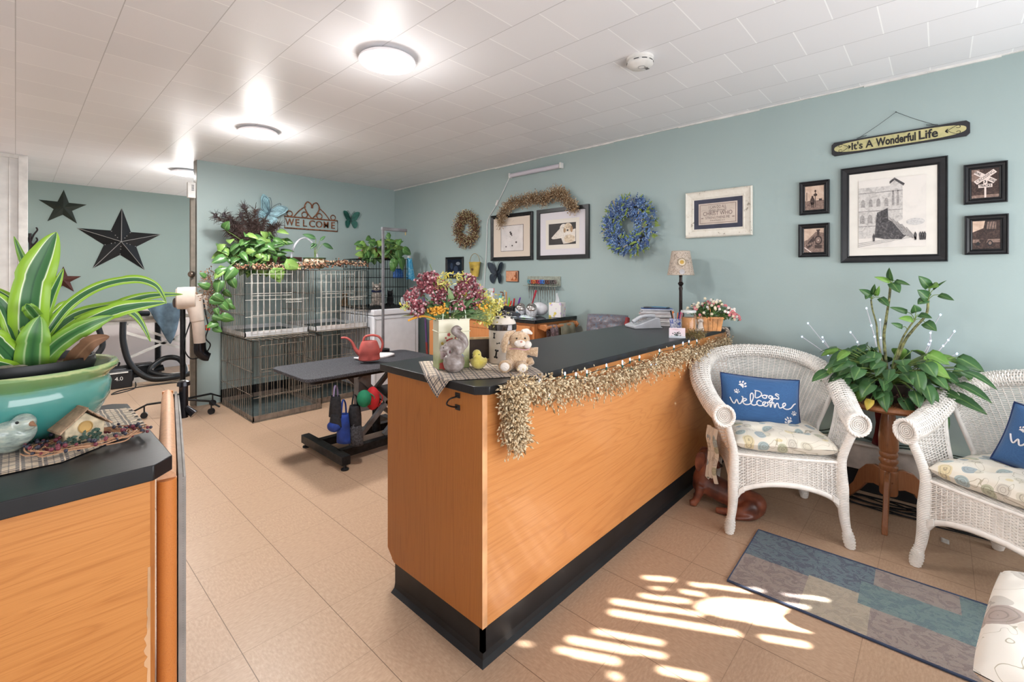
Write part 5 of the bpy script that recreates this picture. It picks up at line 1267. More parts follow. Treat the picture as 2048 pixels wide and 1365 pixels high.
# tin bag with flowers
p = ct(901, 737, CZ1); p.z = CZ1; yw = face_cam(p)+.30
t = thing('tin_vase', 'cream metal gift bag shaped vase painted with flowers, holding artificial flowers', 'vase', p+Vector((.02, .02, 0)), yw)
hw, hd, hh = .062, .040, .19
b = MB(); b.box(-hw, hw, -hd, hd, 0, hh); b.box(-hw-.003, hw+.003, -hd-.003, hd+.003, hh*.74, hh*.76); b.box(-hw-.002, hw+.002, -hd-.002, hd+.002, hh-.004, hh+.001)
mb = NB('painted_tin'); xx, yy, zz = mb.sep(mb.co('Object')); g_ = mb.ramp(mb.mth('DIVIDE', zz, hh), ((0, (132, 150, 92)), (.16, (160, 172, 116)), (.34, (214, 214, 180)), (1, (226, 220, 196)))); sp_ = mb.noise(mb.co('Object'), 90, 4, .7)
mb.col(mb.mix(mb.mth('MULTIPLY', mb.mth('LESS_THAN', zz, .05), mb.ramp(sp_, ((.45, (0, 0, 0)), (.6, (150, 150, 150))))), g_, (120, 108, 70))); mb.set(.35, coat=.2)
b.build('tin_body', mb.m, t, bevel=.0015)
b = MB()
for (cx, cz, r, m) in ((-.035, .075, .024, 0), (-.030, .068, .016, 1), (-.022, .105, .012, 2), (-.012, .11, .010, 2), (-.022, .132, .007, 2), (-.034, .12, .004, 2), (.004, .118, .004, 2), (-.045, .05, .012, 0), (-.038, .045, .010, 1), (.035, .085, .012, 3), (.03, .045, .009, 3), (-.045, .015, .016, 2), (-.01, .02, .012, 4), (-.048, .10, .006, 4)):
    for k in range(5): a = k*2*PI/5; ell(b, cx+r*.5*math.cos(a), cz+r*.5*math.sin(a), r*.55, r*.42, -hd-.0006-.0002*k, m, 10, a)
b.build('painted_flowers', [M('petal_white', (226, 206, 204), .5), M('petal_magenta', (160, 70, 104), .5), M('petal_red', (196, 84, 76), .5), M('petal_blue', (132, 148, 190), .5), M('petal_gold', (206, 176, 84), .5)], t)
MB().tube([(.046*math.cos(PI*k/14), -hd, hh+.0+.072*math.sin(PI*k/14)**.8) for k in range(15)], .0022, 6).build('handle', M('pale_metal', (176, 184, 166), .35, .6), t)
# flower arrangement, resting in the tin
rnd = random.Random(77)
t = thing('flower_arrangement', 'artificial bouquet of plum berry clusters, yellow sprigs and green leaves', 'flowers', p+Vector((.02, .02, hh)), yw)
stm = MB(); 
def jit(s): return Vector((rnd.gauss(0, s), rnd.gauss(0, s), rnd.gauss(0, s)))
heads = [(-.135, .085), (-.115, .05), (-.125, .03), (-.09, .12), (-.065, .105), (-.05, .075), (-.10, .145), (-.02, .065), (.0, .085), (.02, .11), (.03, .075), (.045, .13), (.06, .05), (.075, .075), (.09, .10), (.055, .145), (-.08, .155), (.085, .045), (-.03, .1), (-.14, .06), (-.075, .045), (-.11, .10), (-.04, .12), (.01, .05), (.045, .095), (.07, .12), (-.06, .14), (.1, .07)]
b = MB()
for hx_, hz_ in heads:
    c = Vector((hx_, rnd.uniform(-.05, .03), hz_)); stm.tube(catmull([Vector((hx_*.15, 0, -.05)), Vector((hx_*.5, 0, hz_*.4)), c], 5), .0016, 5)
    for k in range(60):
        d = jit(1).normalized(); q = c+Vector((d.x*.028, d.y*.022, d.z*.023))*rnd.uniform(.55, 1); b.ball(q, .0044, 5, 4, rnd.choices((0, 1, 2), (4, 3, 2))[0])
b.build('berry_cluster', [M('plum', (120, 50, 62), .5), M('rose', (164, 96, 104), .5), M('frosted_pink', (214, 176, 180), .6)], t)
b = MB()
for (hx_, hz_, n, sp_) in ((-.03, .15, 60, .022), (-.045, .13, 40, .02), (.02, .15, 50, .022), (.12, .06, 170, .036), (.145, .035, 170, .036), (.12, .015, 150, .034), (.165, .05, 90, .03), (.10, .04, 120, .03), (.10, .09, 50, .024), (.15, -.005, 40, .02), (-.165, .05, 20, .012), (.13, -.02, 20, .016), (.04, .09, 30, .016)):
    c = Vector((hx_, rnd.uniform(-.05, .02), hz_)); stm.tube(catmull([Vector((hx_*.15, 0, -.05)), Vector((hx_*.5, 0, hz_*.3+.01)), c], 5), .0014, 5)
    for k in range(n):
        q = c+jit(sp_*.55); b.leaf(q, jit(1), jit(1), .015, .0065, rnd.choices((0, 1, 2), (4, 3, 2))[0], .2, .2, 0, 3)
b.build('yellow_sprigs', [M('pale_yellow', (220, 214, 130), .7), M('lemon', (212, 196, 84), .7), M('soft_green', (166, 178, 112), .7)], t)
b = MB()
for c in (Vector((-.075, -.06, .035)), Vector((-.05, -.065, .042)), Vector((.095, -.05, .045))):
    for k in range(34 if c.x < 0 else 12): b.ball(c+Vector((rnd.gauss(0, .012), rnd.gauss(0, .006), rnd.gauss(0, .007))), .0042, 6, 4)
for k in range(22): b.ball(Vector((-.155+.004*k, -.05, .004+.012*math.sin(k/22*PI))), .004, 5, 4)
b.build('orange_berries', M('orange_berry', (220, 160, 50), .5), t)
b = MB()
for i in range(70):
    a = rnd.uniform(-1.5, 1.5); r = rnd.uniform(.02, .09); q = Vector((r*math.sin(a), -r*.5*math.cos(a)+.0, rnd.uniform(.0, .06))); d = Vector((math.sin(a)*1.2, -.3*math.cos(a), rnd.uniform(-.1, .8)))
    b.leaf(q, d, Vector((0, -.6, 1))+jit(.3), rnd.uniform(.04, .065), rnd.uniform(.016, .024), 0 if rnd.random() < .7 else 1, .3, .2, .1, 5)
b.leaf((-.09, -.03, .02), (-1, 0, .05), (0, -.3, 1), .085, .022, 2, .1, .2, 0, 6)
for i in range(130):
    q = Vector((.05, -.02, .0)); d = Vector((rnd.uniform(.4, 1.3), rnd.gauss(-.1, .2), rnd.uniform(-.05, .75))); b.leaf(q, d, (0, -1, 1), rnd.uniform(.05, .09), .003, 1, .25, .1, 0, 3)
b.build('foliage', [leafmat('bouquet_leaf', (74, 106, 70), (108, 140, 92)), leafmat('bouquet_leaf_pale', (128, 156, 108), (160, 180, 130)), leafmat('olive_leaf', (126, 130, 70), (156, 156, 90))], t, solid=.0006)
stm.tube(catmull([(-.03, 0, .1), (-.06, 0, .16), (-.075, 0, .2)], 4), .0014, 4); stm.tube(catmull([(.06, 0, .13), (.085, 0, .155), (.1, 0, .13)], 4), .0014, 4); stm.build('stems', m_stem, t)
t.scale = (1.14, 1.0, 1.06)
# squirrel on an acorn
p = ct(908, 744, CZ1); m_sq = NB('grey_ceramic'); f = m_sq.noise(m_sq.co('Object'), 30, 4, .6); m_sq.col(m_sq.ramp(f, ((.3, (108, 92, 86)), (.5, (146, 134, 130)), (.72, (178, 170, 168))))); m_sq.set(.3, coat=.3); m_sq.bump(f, .2, .002)
t = thing('squirrel_figurine', 'grey ceramic squirrel perched on an acorn in front of the tin vase', 'figurine', p, face_cam(p))
b = MB(); b.lathe([(0, 0), (.022, .002), (.036, .015), (.041, .035), (.036, .056), (.02, .07), (0, .073)], 24)
b.tube(catmull([(.018, .005, .07), (.012, 0, .09), (-.002, -.004, .102), (-.02, -.008, .10), (-.034, -.012, .088)], 4), [.022, .026, .022, .015, .010], 12)
b.ball((-.034, -.014, .09), (.017, .013, .013), 12, 8); b.tube([(-.045, -.018, .086), (-.052, -.02, .082)], [.008, .005], 8)
b.tube(catmull([(-.018, -.012, .094), (-.024, -.018, .076), (-.018, -.02, .066)], 3), [.008, .006, .005], 8); b.tube(catmull([(.016, -.012, .09), (.02, -.02, .075), (.012, -.022, .07)], 3), [.012, .009, .006], 8)
b.tube(catmull([(.03, .01, .08), (.044, .012, .10), (.034, .012, .125), (.014, .012, .14), (.0, .01, .152), (.012, .008, .164), (.03, .006, .156)], 5), [.007, .011, .014, .015, .013, .009, .003], 12)
b.build('body', m_sq.m, t, remesh=.003)
for s_ in (-1, 1): MB().ball((-.028, -.014+s_*.008, .106), (.004, .003, .006), 8, 6).build('ear', m_sq.m, t)
MB().ball((-.038, -.0265, .094), .0022, 8, 6).build('eye', m_black_base, t)
# chick
p = ct(957, 738, CZ1); t = thing('toy_chick', 'small fuzzy yellow toy chick between the squirrel and the bunny', 'toy', p, face_cam(p)-.2)
m_ck = NB('yellow_plush'); m_ck.col(m_ck.ramp(m_ck.noise(m_ck.co('Object'), 60, 3), ((.3, (218, 196, 70)), (.7, (236, 222, 122))))); m_ck.set(1, sheen=.6); m_ck.bump(m_ck.noise(m_ck.co('Object'), 420, 3), .9, .004)
b = MB(); b.ball((0, 0, .024), (.029, .027, .025), 18, 12); b.ball((-.006, -.004, .054), (.018, .018, .021), 16, 10); b.ball((.026, .005, .03), (.008, .012, .014), 8, 6); b.ball((-.026, .0, .026), (.006, .01, .014), 8, 6)
b.build('body', m_ck.m, t, remesh=.003); MB().tube([(-.010, -.02, .053), (-.011, -.030, .050)], [.004, .001], 8).build('beak', M('beak', (226, 200, 130), .5), t)
for x in (-.020, .006): MB().ball((x, -.0185, .058), .0022, 8, 6).build('eye', m_black_base, t)
# small chalkboard frame behind the chick
p = ct(964, 727, CZ1); t = thing('chalkboard', 'small dark board in a light wooden frame behind the toy chick', 'frame', p+Vector((.03, .05, 0)), face_cam(p)+.1)
frame_geo(.115, .10, .009, .01, 'flat').build('frame', M('light_wood', (206, 176, 132), .5, var=.1, vs=40), t, smooth=False).location = (0, 0, .05)
MB().box(-.05, .05, -.004, 0, .006, .094).build('board', M('dark_board', (62, 48, 42), .6, var=.2), t)
# treat jar
p = ct(1012, 727, CZ1); t = thing('treat_jar', 'white ceramic treat jar with black bones, silver band and bow knob', 'jar', p+Vector((.01, .03, 0)), face_cam(p))
m_cer = M('cream_ceramic', (226, 216, 206), .18, coat=.5, var=.02); m_bk = M('black_glaze', (18, 16, 16), .15, coat=.4)
MB().lathe([(0, 0), (.053, 0), (.056, .004), (.056, .135), (0, .135)], 36).build('jar_body', m_cer, t)
MB().lathe([(.0565, .135), (.059, .137), (.059, .158), (.0565, .16), (0, .16)], 36).build('band', M('silver_glaze', (96, 92, 92), .12, .85, var=.1), t)
MB().lathe([(.056, .16), (.055, .166), (.048, .178), (.034, .188), (.016, .193), (0, .194)], 36).build('lid', m_cer, t)
b = MB()
for s_ in (-1, 1): b.ball((s_*.011, 0, .207), (.010, .008, .008), 12, 8); b.ball((s_*.014, 0, .199), (.006, .006, .005), 8, 6)
b.ball((0, 0, .201), (.008, .008, .009), 12, 8); b.build('knob', M('silver_glaze', (96, 92, 92), .12, .85), t)
b = MB()
def jar_bone(a, z, s, rot):
    for k in (-1, 1):
        for q in (-1, 1):
            x = k*s*math.cos(rot)-q*s*.3*math.sin(rot); zz_ = k*s*math.sin(rot)+q*s*.3*math.cos(rot); aa = a+x/.056
            b.ball((.0562*math.sin(aa), -.0562*math.cos(aa), z+zz_), (s*.32, .0012+s*.1, s*.32), 8, 6)
    b.tube([(.0566*math.sin(a+k*s*math.cos(rot)/.056), -.0566*math.cos(a+k*s*math.cos(rot)/.056), z+k*s*math.sin(rot)) for k in (-1, 0, 1)], s*.26, 6)
jar_bone(-.45, .042, .014, 1.4); jar_bone(-.62, .115, .009, 1.5); jar_bone(.3, .115, .009, .4); jar_bone(-.3, .085, .006, .2); jar_bone(.7, .05, .012, 1.2)
for a, r_, z_, s in ((-.5, .038, .186, .007), (.25, .03, .19, .008), (1.1, .04, .184, .007)): b.ball((r_*math.sin(a), -r_*math.cos(a), z_), (s, .006, .003), 8, 6); b.ball((r_*math.sin(a)+.004, -r_*math.cos(a), z_-.003), (.003, s, .003), 8, 6)
b.build('bone_pattern', m_bk, t)
# bunny plush
p = ct(1036, 740, CZ1); t = thing('plush_bunny', 'tan curly plush bunny sitting against the treat jar', 'toy', p+Vector((.004, .012, 0)), face_cam(p)+.15)
m_bn = NB('tan_plush'); f = m_bn.noise(m_bn.co('Object'), 130, 4, .7); m_bn.col(m_bn.ramp(f, ((.3, (176, 140, 106)), (.55, (212, 182, 148)), (.75, (230, 208, 182))))); m_bn.set(1, sheen=.5); m_bn.bump(m_bn.noise(m_bn.co('Object'), 260, 3), 1, .006)
m_wp = NB('white_plush'); m_wp.col((236, 226, 216)); m_wp.set(1, sheen=.4); m_wp.bump(m_wp.noise(m_wp.co('Object'), 300, 3), .8, .004)
b = MB(); b.ball((0, 0, .042), (.034, .028, .042), 18, 12); b.ball((.008, -.012, .100), (.033, .028, .029), 18, 12)
b.tube(catmull([(-.022, -.015, .02), (-.036, -.032, .018), (-.042, -.048, .02)], 3), [.02, .019, .022], 12); b.tube(catmull([(.012, -.015, .016), (.012, -.035, .014), (.010, -.05, .016)], 3), [.019, .018, .020], 12)
b.tube(catmull([(.025, -.005, .065), (.045, -.01, .06), (.066, -.014, .058)], 3), [.013, .014, .018], 10); b.tube(catmull([(-.022, -.005, .07), (-.036, -.012, .078), (-.044, -.016, .086)], 3), [.012, .012, .014], 10); b.tube([(.04, .0, .035), (.046, -.012, .016)], [.012, .012], 8)
b.build('body', m_bn.m, t, remesh=.0032)
b = MB(); b.tube(catmull([(-.008, -.006, .124), (-.028, -.012, .118), (-.040, -.02, .09), (-.042, -.024, .06)], 5), [.010, .013, .014, .007], 10, flat=.7); b.build('ear', m_bn.m, t)
b = MB(); b.tube(catmull([(.018, -.004, .124), (.034, .0, .126), (.05, -.004, .118)], 5), [.009, .010, .003], 8); b.build('ear', m_wp.m, t)
b = MB(); b.ball((.006, -.036, .092), (.018, .010, .012), 12, 8); b.ball((.030, -.030, .086), (.014, .012, .013), 12, 8); b.build('muzzle', m_wp.m, t)
for c in ((-.044, -.066, .022), (.009, -.067, .017)): MB().ball(c, (.014, .005, .014), 12, 8).build('foot_pad', m_wp.m, t)
MB().ball((.009, -.0455, .098), (.004, .003, .003), 8, 6).build('nose', M('pink_nose', (222, 150, 130), .6), t)
for x in (-.004, .022): MB().ball((x, -.0365, .108), .003, 8, 6).build('eye', M('brown_eye', (34, 24, 20), .1), t)
t.scale = (1.22, 1.15, 1.14)
MB().tube(catmull([(-.022, -.018, .072), (-.004, -.034, .074), (.02, -.034, .070), (.036, -.02, .072), (.02, .02, .075), (-.02, .015, .074)], 4, True), .004, 6, closed=True, flat=.5).build('ribbon', M('pink_ribbon', (222, 170, 176), .6), t)
# --- far end of the counter
# phone
p = ct(1296, 657); t = thing('desk_phone', 'white and grey desk phone on the far end of the counter', 'telephone', p+Vector((.03, .04, 0)), face_cam(p)+.5)
m_ph = M('phone_grey', (200, 202, 208), .35, var=.02); m_pd = M('phone_dark', (66, 66, 74), .3)
MB().prism([(-.11, .0), (.10, 0), (.085, .012), (.075, .07), (.055, .075), (-.085, .028), (-.115, .018)], -.075, .075).build('base', m_ph, t, bevel=.005)
b = MB(); b.tube(catmull([(-.115, -.05, .045), (-.06, -.05, .078), (.0, -.05, .086), (.045, -.05, .082)], 4), [.017, .014, .014, .018], 10, flat=.8); b.build('handset', m_ph, t)
q = MB().box(-.018, .018, -.03, .03, 0, .002).build('display', m_pd, t); q.location = (.035, .03, .0735); q.rotation_euler = (0, -.35, 0)
b = MB()
for i in range(4):
    for j in range(3): b.box(-.062+i*.020, -.050+i*.020, -.012+j*.022, .002+j*.022, .038+i*.0072, .042+i*.0072)
b.build('keypad', M('phone_keys', (170, 160, 158), .5), t)
# papers stack: magazines each a thing
rnd = random.Random(9); base = Vector((3.19, 1.52, CT)); z = CT; cols = [(190, 186, 192), (150, 138, 140), (206, 202, 206), (120, 96, 90), (196, 190, 196), (214, 210, 214), (186, 150, 146), (200, 198, 206), (212, 208, 210), (80, 110, 170)]
lbs = ['lowest', 'second lowest', 'third from bottom', 'fourth from bottom', 'fifth from bottom', 'fifth from top', 'fourth from top', 'third from top', 'second from top', 'blue edged topmost']
for k in range(10):
    th = rnd.uniform(.010, .015); m = M('magazine_%d' % k, cols[k], .5, var=.06)
    o = MB().box(-.11, .11, -.075, .075, 0, th).build('magazine', [m], bevel=.002); o.location = (base.x+rnd.gauss(0, .008), base.y+rnd.gauss(0, .008), z); o.rotation_euler = (0, 0, face_cam(base)+rnd.gauss(.0, .08)); z += th+.0004
    pg = MB().box(-.1105, .1105, -.0755, .072, .002, th-.002).build('pages', M('paper_pages', (218, 214, 212), .8, var=.04), o)
    tag(o, 'magazine in the stack behind the phone, %s' % lbs[k], 'magazine', 'stack of magazines behind the phone')
t = thing('blue_booklet', 'black booklet with a bright blue cover lying on top of the magazines', 'booklet', (base.x, base.y, z), face_cam(base)-.35)
MB().box(-.085, .085, -.035, .035, 0, .009).build('cover', m_pd, t, bevel=.002); MB().box(-.03, .08, -.03, .03, .009, .0105).build('blue_label', M('bright_blue', (66, 150, 200), .4), t)
# lamp
p = Vector((3.24, 1.36, CT)); t = thing('table_lamp', 'slim dark table lamp with a map patterned shade on the counter', 'lamp', p, face_cam(p))
m_br = M('dark_bronze', (44, 34, 32), .35, .4)
MB().lathe([(0, 0), (.055, 0), (.056, .01), (.03, .018), (.014, .03), (.012, .05), (.011, .25), (.014, .27), (.010, .285), (.020, .302), (.017, .31), (.011, .316), (.0105, .345), (.012, .36), (.006, .37), (.005, .42), (0, .42)], 24).build('pole', m_br, t)
ms = NB('map_shade'); f = ms.noise(ms.co('Object'), 26, 5, .7, 1.5); ms.col(ms.ramp(f, ((.3, (112, 96, 86)), (.42, (176, 160, 146)), (.55, (200, 186, 172)), (.60, (104, 90, 84)), (.66, (190, 176, 162))))); ms.set(.8)
sh = MB(); sh.lathe([(.092, .365), (.062, .535)], 40, cap=False); sh.lathe([(.0905, .365), (.0605, .535)], 40, cap=False); sh.build('shade', ms.m, t)
b = MB()
for r, z_ in ((.092, .365), (.062, .535)): b.tube([(r*math.cos(2*PI*k/36), r*math.sin(2*PI*k/36), z_) for k in range(36)], .0016, 5, closed=True)
b.build('shade_trim', M('shade_trim', (170, 156, 140), .7), t)
def onshade(a, z_, r_, m, n, par):
    rr = .092-(z_-.365)/(.17)*.03+.001; b = MB(); b.lathe([(0, .0015), (r_*.5, .0012), (r_, 0)], 20, m=0); o = b.build(n, m, par); o.location = (rr*math.sin(a), -rr*math.cos(a), z_); o.rotation_euler = (PI/2-.17, 0, a); return o
onshade(.10, .455, .030, M('compass_dark', (150, 134, 112), .6), 'compass_ring', t); onshade(.10, .455, .024, M('compass_pale', (216, 200, 176), .6), 'compass_face', t); onshade(.10, .455, .014, M('compass_gold', (196, 158, 76), .4), 'compass_rose', t)
for o in t.children:
    if o.name.startswith('compass_face'): o.location.y -= .0012
    if o.name.startswith('compass_rose'): o.location.y -= .0024
onshade(.1, .388, .018, M('cartouche', (186, 182, 184), .6), 'cartouche', t)
# candle jar
p = ct(1377, 668); t = thing('candle_jar', 'tall glass candle jar with orange wax and glass lid', 'candle', p, 0)
MB().lathe([(0, .004), (.038, .004), (.040, .01), (.040, .102), (.0, .102)], 32).build('wax', M('orange_wax', (222, 156, 96), .4, var=.05), t)
gl = NB('clear_glass'); gl.col((255, 255, 255)); gl.set(.03, trans=1, ior=1.3); m_glass = gl.m
MB().lathe([(0, 0), (.044, 0), (.046, .006), (.046, .115), (.040, .125), (.040, .132), (.0385, .132), (.0385, .124), (.0435, .114), (.0435, .006), (0, .003)], 32).build('glass', m_glass, t)
MB().lathe([(0, .132), (.044, .132), (.046, .138), (.044, .146), (.02, .15), (0, .15)], 32).build('lid', M('lid_glass', (206, 208, 206), .15, var=.02, spec=.8), t)
# pen cup with pens
p = ct(1357, 663); cup = Vector((p.x+.01, p.y+.02, CT)); mc = NB('blue_white_cup'); f = mc.noise(mc.co('Object'), 70, 3, .6); mc.col(mc.ramp(f, ((.42, (222, 222, 232)), (.5, (200, 204, 226)), (.56, (96, 110, 180))))); mc.set(.25, coat=.3)
t = thing('pen_cup', 'blue and white patterned pen cup behind the card holder', 'cup', cup, 0); MB().lathe([(0, 0), (.034, 0), (.036, .004), (.042, .082), (.040, .082), (.034, .006), (0, .006)], 24).build('cup_body', mc.m, t)
for k, (c, lb) in enumerate((((222, 110, 40), 'orange topped pen, tallest in the cup'), ((220, 120, 50), 'orange pen leaning right in the cup'), ((30, 30, 34), 'black pen in the blue and white cup'), ((206, 206, 210), 'white pen in the blue and white cup'), ((60, 60, 110), 'navy pen leaning left in the cup'), ((214, 70, 110), 'pink pen low on the right of the cup'))):
    a = k*1.05; d = Vector((.022*math.cos(a), .022*math.sin(a), 0)); e = cup+d*1.5+Vector((0, 0, .112+.008*(k % 3)))
    o = thing('pen', lb, 'pen', cup, 0, 'pens in the cup'); s0 = Vector((0, 0, .008))+d*.3; MB().tube([s0, (e-cup)], .0045, 8).build('barrel', M('pen_%d' % k, c, .35, var=0), o); MB().tube([(e-cup)-(e-cup-s0)*.12, (e-cup)+(e-cup-s0)*.04], .0056, 8).build('cap', M('pen_%d' % k, c, .35, var=0), o)
# card holder
p = ct(1354, 676); t = thing('card_holder', 'small clear card holder showing a printed tree on pink white cards', 'card holder', p, face_cam(p)+.1)
b = MB(); b.box(-.045, .045, -.002, 0, .006, .052); b.box(-.045, .045, .0, .022, 0, .003); b.box(-.045, .045, -.010, .0, 0, .003); b.box(-.045, .045, -.012, -.010, 0, .012); b.build('holder', M('clear_plastic', (196, 200, 206), .1, spec=.8, var=0), t)
MB().box(-.044, .044, -.010, -.003, .004, .058).build('card_stack', M('pink_card', (224, 206, 212), .6, var=0), t)
b = MB(); rnd = random.Random(6); rect(b, -.002, .002, .006, .03, -.0102, 0)
for k in range(60): a = rnd.uniform(0, PI); r = rnd.uniform(.004, .026); ell(b, r*1.25*math.cos(a), .010+r*math.sin(a)*1.1, .0028, .0024, -.0104, 0 if rnd.random() < .8 else 1, 6)
put_text(b, 'Business card', .007, 0, .052, -.0104, 2, .0003) if False else None
for k in range(3): rect(b, -.036+.012*k, -.010+.016*k, .052-.003*k, .0528-.003*k, -.0104, 2)
b.build('printed_tree', [M('tree_print', (40, 56, 50), .6, var=0), M('tree_white', (206, 220, 216), .6, var=0), M('print_rose', (190, 120, 130), .6, var=0)], t)
# figurine
p = ct(1401, 662); t = thing('angel_figurine', 'small pale praying figurine beside the candle jar', 'figurine', p, face_cam(p))
MB().lathe([(0, 0), (.021, 0), (.019, .02), (.013, .05), (.015, .066), (.013, .078), (.005, .084), (0, .085)], 20, sy=.8).build('gown', M('cream_stone', (216, 202, 190), .6), t)
b = MB(); b.ball((0, -.002, .094), (.010, .011, .012), 14, 10); b.build('head', M('carved_skin', (196, 160, 136), .6), t)
b = MB(); b.ball((.002, .003, .097), (.0115, .011, .012), 14, 10); b.build('hair', M('carved_hair', (140, 100, 74), .7), t)
for s_ in (-1, 1): MB().tube(catmull([(s_*.012, 0, .074), (s_*.013, -.012, .062), (.001*s_, -.018, .072)], 4), .0042, 8).build('arm', M('cream_stone', (216, 202, 190), .6), t)
# basket with flowers
p = ct(1430, 662); p = Vector((p.x+.0, p.y+.035, CT)); bas = thing('slat_basket', 'small slatted wooden basket with a tall handle on the counter end', 'basket', p, face_cam(p)+.15)
m_bs = M('split_wood', (206, 146, 92), .55, var=.1, vs=24)
w0, w1, dd_, hb = .064, .078, .045, .092
def ring(z_, k): 
    w_ = w0+(w1-w0)*k; d_ = dd_*(.85+.15*k); return [(-w_, -d_, z_), (w_, -d_, z_), (w_, d_, z_), (-w_, d_, z_)]
b = MB(); b.box(-w0, w0, -dd_*.85, dd_*.85, 0, .004)
for k in range(5):
    x0 = -w0+k*(2*w0)/5; x1_ = x0+2*w0/5-.002; s0_ = w1/w0
    for sy in (-1, 1): b.mesh([(x0, sy*dd_*.85, 0), (x1_, sy*dd_*.85, 0), (x1_*s0_, sy*dd_, hb), (x0*s0_, sy*dd_, hb), (x0, sy*(dd_*.85-.003), 0), (x1_, sy*(dd_*.85-.003), 0), (x1_*s0_, sy*(dd_-.003), hb), (x0*s0_, sy*(dd_-.003), hb)], [(0, 1, 2, 3), (7, 6, 5, 4), (0, 4, 5, 1), (1, 5, 6, 2), (2, 6, 7, 3), (3, 7, 4, 0)])
for sx in (-1, 1):
    for k in range(3):
        y0_ = -dd_*.85+k*2*dd_*.85/3; y1_ = y0_+2*dd_*.85/3-.002; b.mesh([(sx*w0, y0_, 0), (sx*w0, y1_, 0), (sx*w1, y1_/.85, hb), (sx*w1, y0_/.85, hb), (sx*(w0-.003), y0_, 0), (sx*(w0-.003), y1_, 0), (sx*(w1-.003), y1_/.85, hb), (sx*(w1-.003), y0_/.85, hb)], [(0, 1, 2, 3), (7, 6, 5, 4), (0, 4, 5, 1), (1, 5, 6, 2), (2, 6, 7, 3), (3, 7, 4, 0)])
b.build('slats', m_bs, bas, smooth=False)
b = MB(); b.tube([v for v in ring(hb-.008, 1)], .006, 4, closed=True); b.build('rim_band', m_bs, bas)
MB().tube(catmull([(0, -dd_-.003, .065), (.0, -dd_-.004, .10), (-.004, -dd_*.8, .15), (-.012, 0, .172), (-.004, dd_*.8, .15), (0, dd_+.003, .10), (0, dd_+.003, .065)], 6), .009, 6, flat=.25, up=(1, 0, 0)).build('handle', m_bs, bas)
rnd = random.Random(15); t = thing('basket_flowers', 'artificial pink and cream rosebuds with green leaves in the slatted basket', 'flowers', p+Vector((0, 0, hb)), bas.rotation_euler.z)
b = MB(); lf = MB()
for i in range(190):
    a = rnd.uniform(0, 2*PI); r = rnd.random()**.5; x = r*.165*math.cos(a)+.018; y = r*.075*math.sin(a); z_ = .012+.085*(1-r*r*.85)+rnd.gauss(0, .012)
    if x > .10: z_ -= .02
    lf.tube([(x*.3, y*.3, -.02), (x*.8, y*.8, z_*.7), (x, y, z_)], .001, 4, 1)
    for k in range(5): lf.leaf(Vector((x, y, z_))*rnd.uniform(.5, 1), jit(1), (0, 0, 1), .02, .011, 0, .2, .2, 0, 3)
    if i % 2 == 0 or x > .08:
        m = rnd.choices((0, 1, 2), (4, 3, 2) if x < .08 else (1, 2, 6))[0]; q = Vector((x, y-.004, z_)); b.ball(q, .0062, 8, 6, m)
        for k in range(5): a2 = k*1.257; b.ball(q+Vector((.0055*math.cos(a2), -.002, .0055*math.sin(a2))), (.0042, .003, .0042), 6, 4, m)
b.build('rosebuds', [M('cream_rose', (230, 216, 190), .7), M('white_rose', (232, 224, 216), .7), M('pink_rose', (216, 132, 136), .7)], t)
lf.build('foliage', [leafmat('rose_leaf', (58, 92, 56), (96, 130, 78)), m_stem], t)
# small twig ring and folded woven mat at the counter edge
rnd = random.Random(16); p = ct(1390, 676)
b = twig_cloud(lambda q: Vector((p.x+.04*math.cos(6.28*q), p.y+.03*math.sin(6.28*q), CT+.018)), 260, rnd, .014, .02, .0028, 0, (2, 2, 2)); tag(b.build('candle_ring', [M('olive_twig', (112, 98, 62), .9), M('olive_bud', (150, 136, 90), .8), M('brown_bud', (108, 76, 54), .8)]), 'small ring of olive twigs in front of the candle jar', 'wreath')
p0, p1_, p2_ = ct(1408, 664), ct(1440, 667), ct(1452, 668)
m_rope = NB('rope_weave'); wv = m_rope.n('TexWave', wave_type='BANDS', bands_direction='DIAGONAL'); m_rope.l(m_rope.co('Object'), wv.inputs[0]); wv.inputs['Scale'].default_value = 40; m_rope.col(m_rope.ramp(wv.outputs['Fac'], ((.2, (112, 100, 92)), (.6, (190, 176, 162))))); m_rope.set(.9)
b = MB()
for k in range(6):
    o_ = k*.016; b.tube(catmull([(p0.x-.02+o_*.3, CY0+.10-o_*.3, CT+.006), (p0.x+.12+o_*.3, CY0+.075-o_*.6, CT+.007), (p0.x+.24, CY0+.03-o_*.4, CT+.006), (p0.x+.27+o_*.2, CY0-.012-o_*.1, CT-.002), (p0.x+.29+o_*.35, CY0-.022, CT-.05)], 5), .0085, 6)
tag(b.build('woven_mat_roll', m_rope.m), 'grey and tan braided table runner hanging over the far counter edge', 'runner')
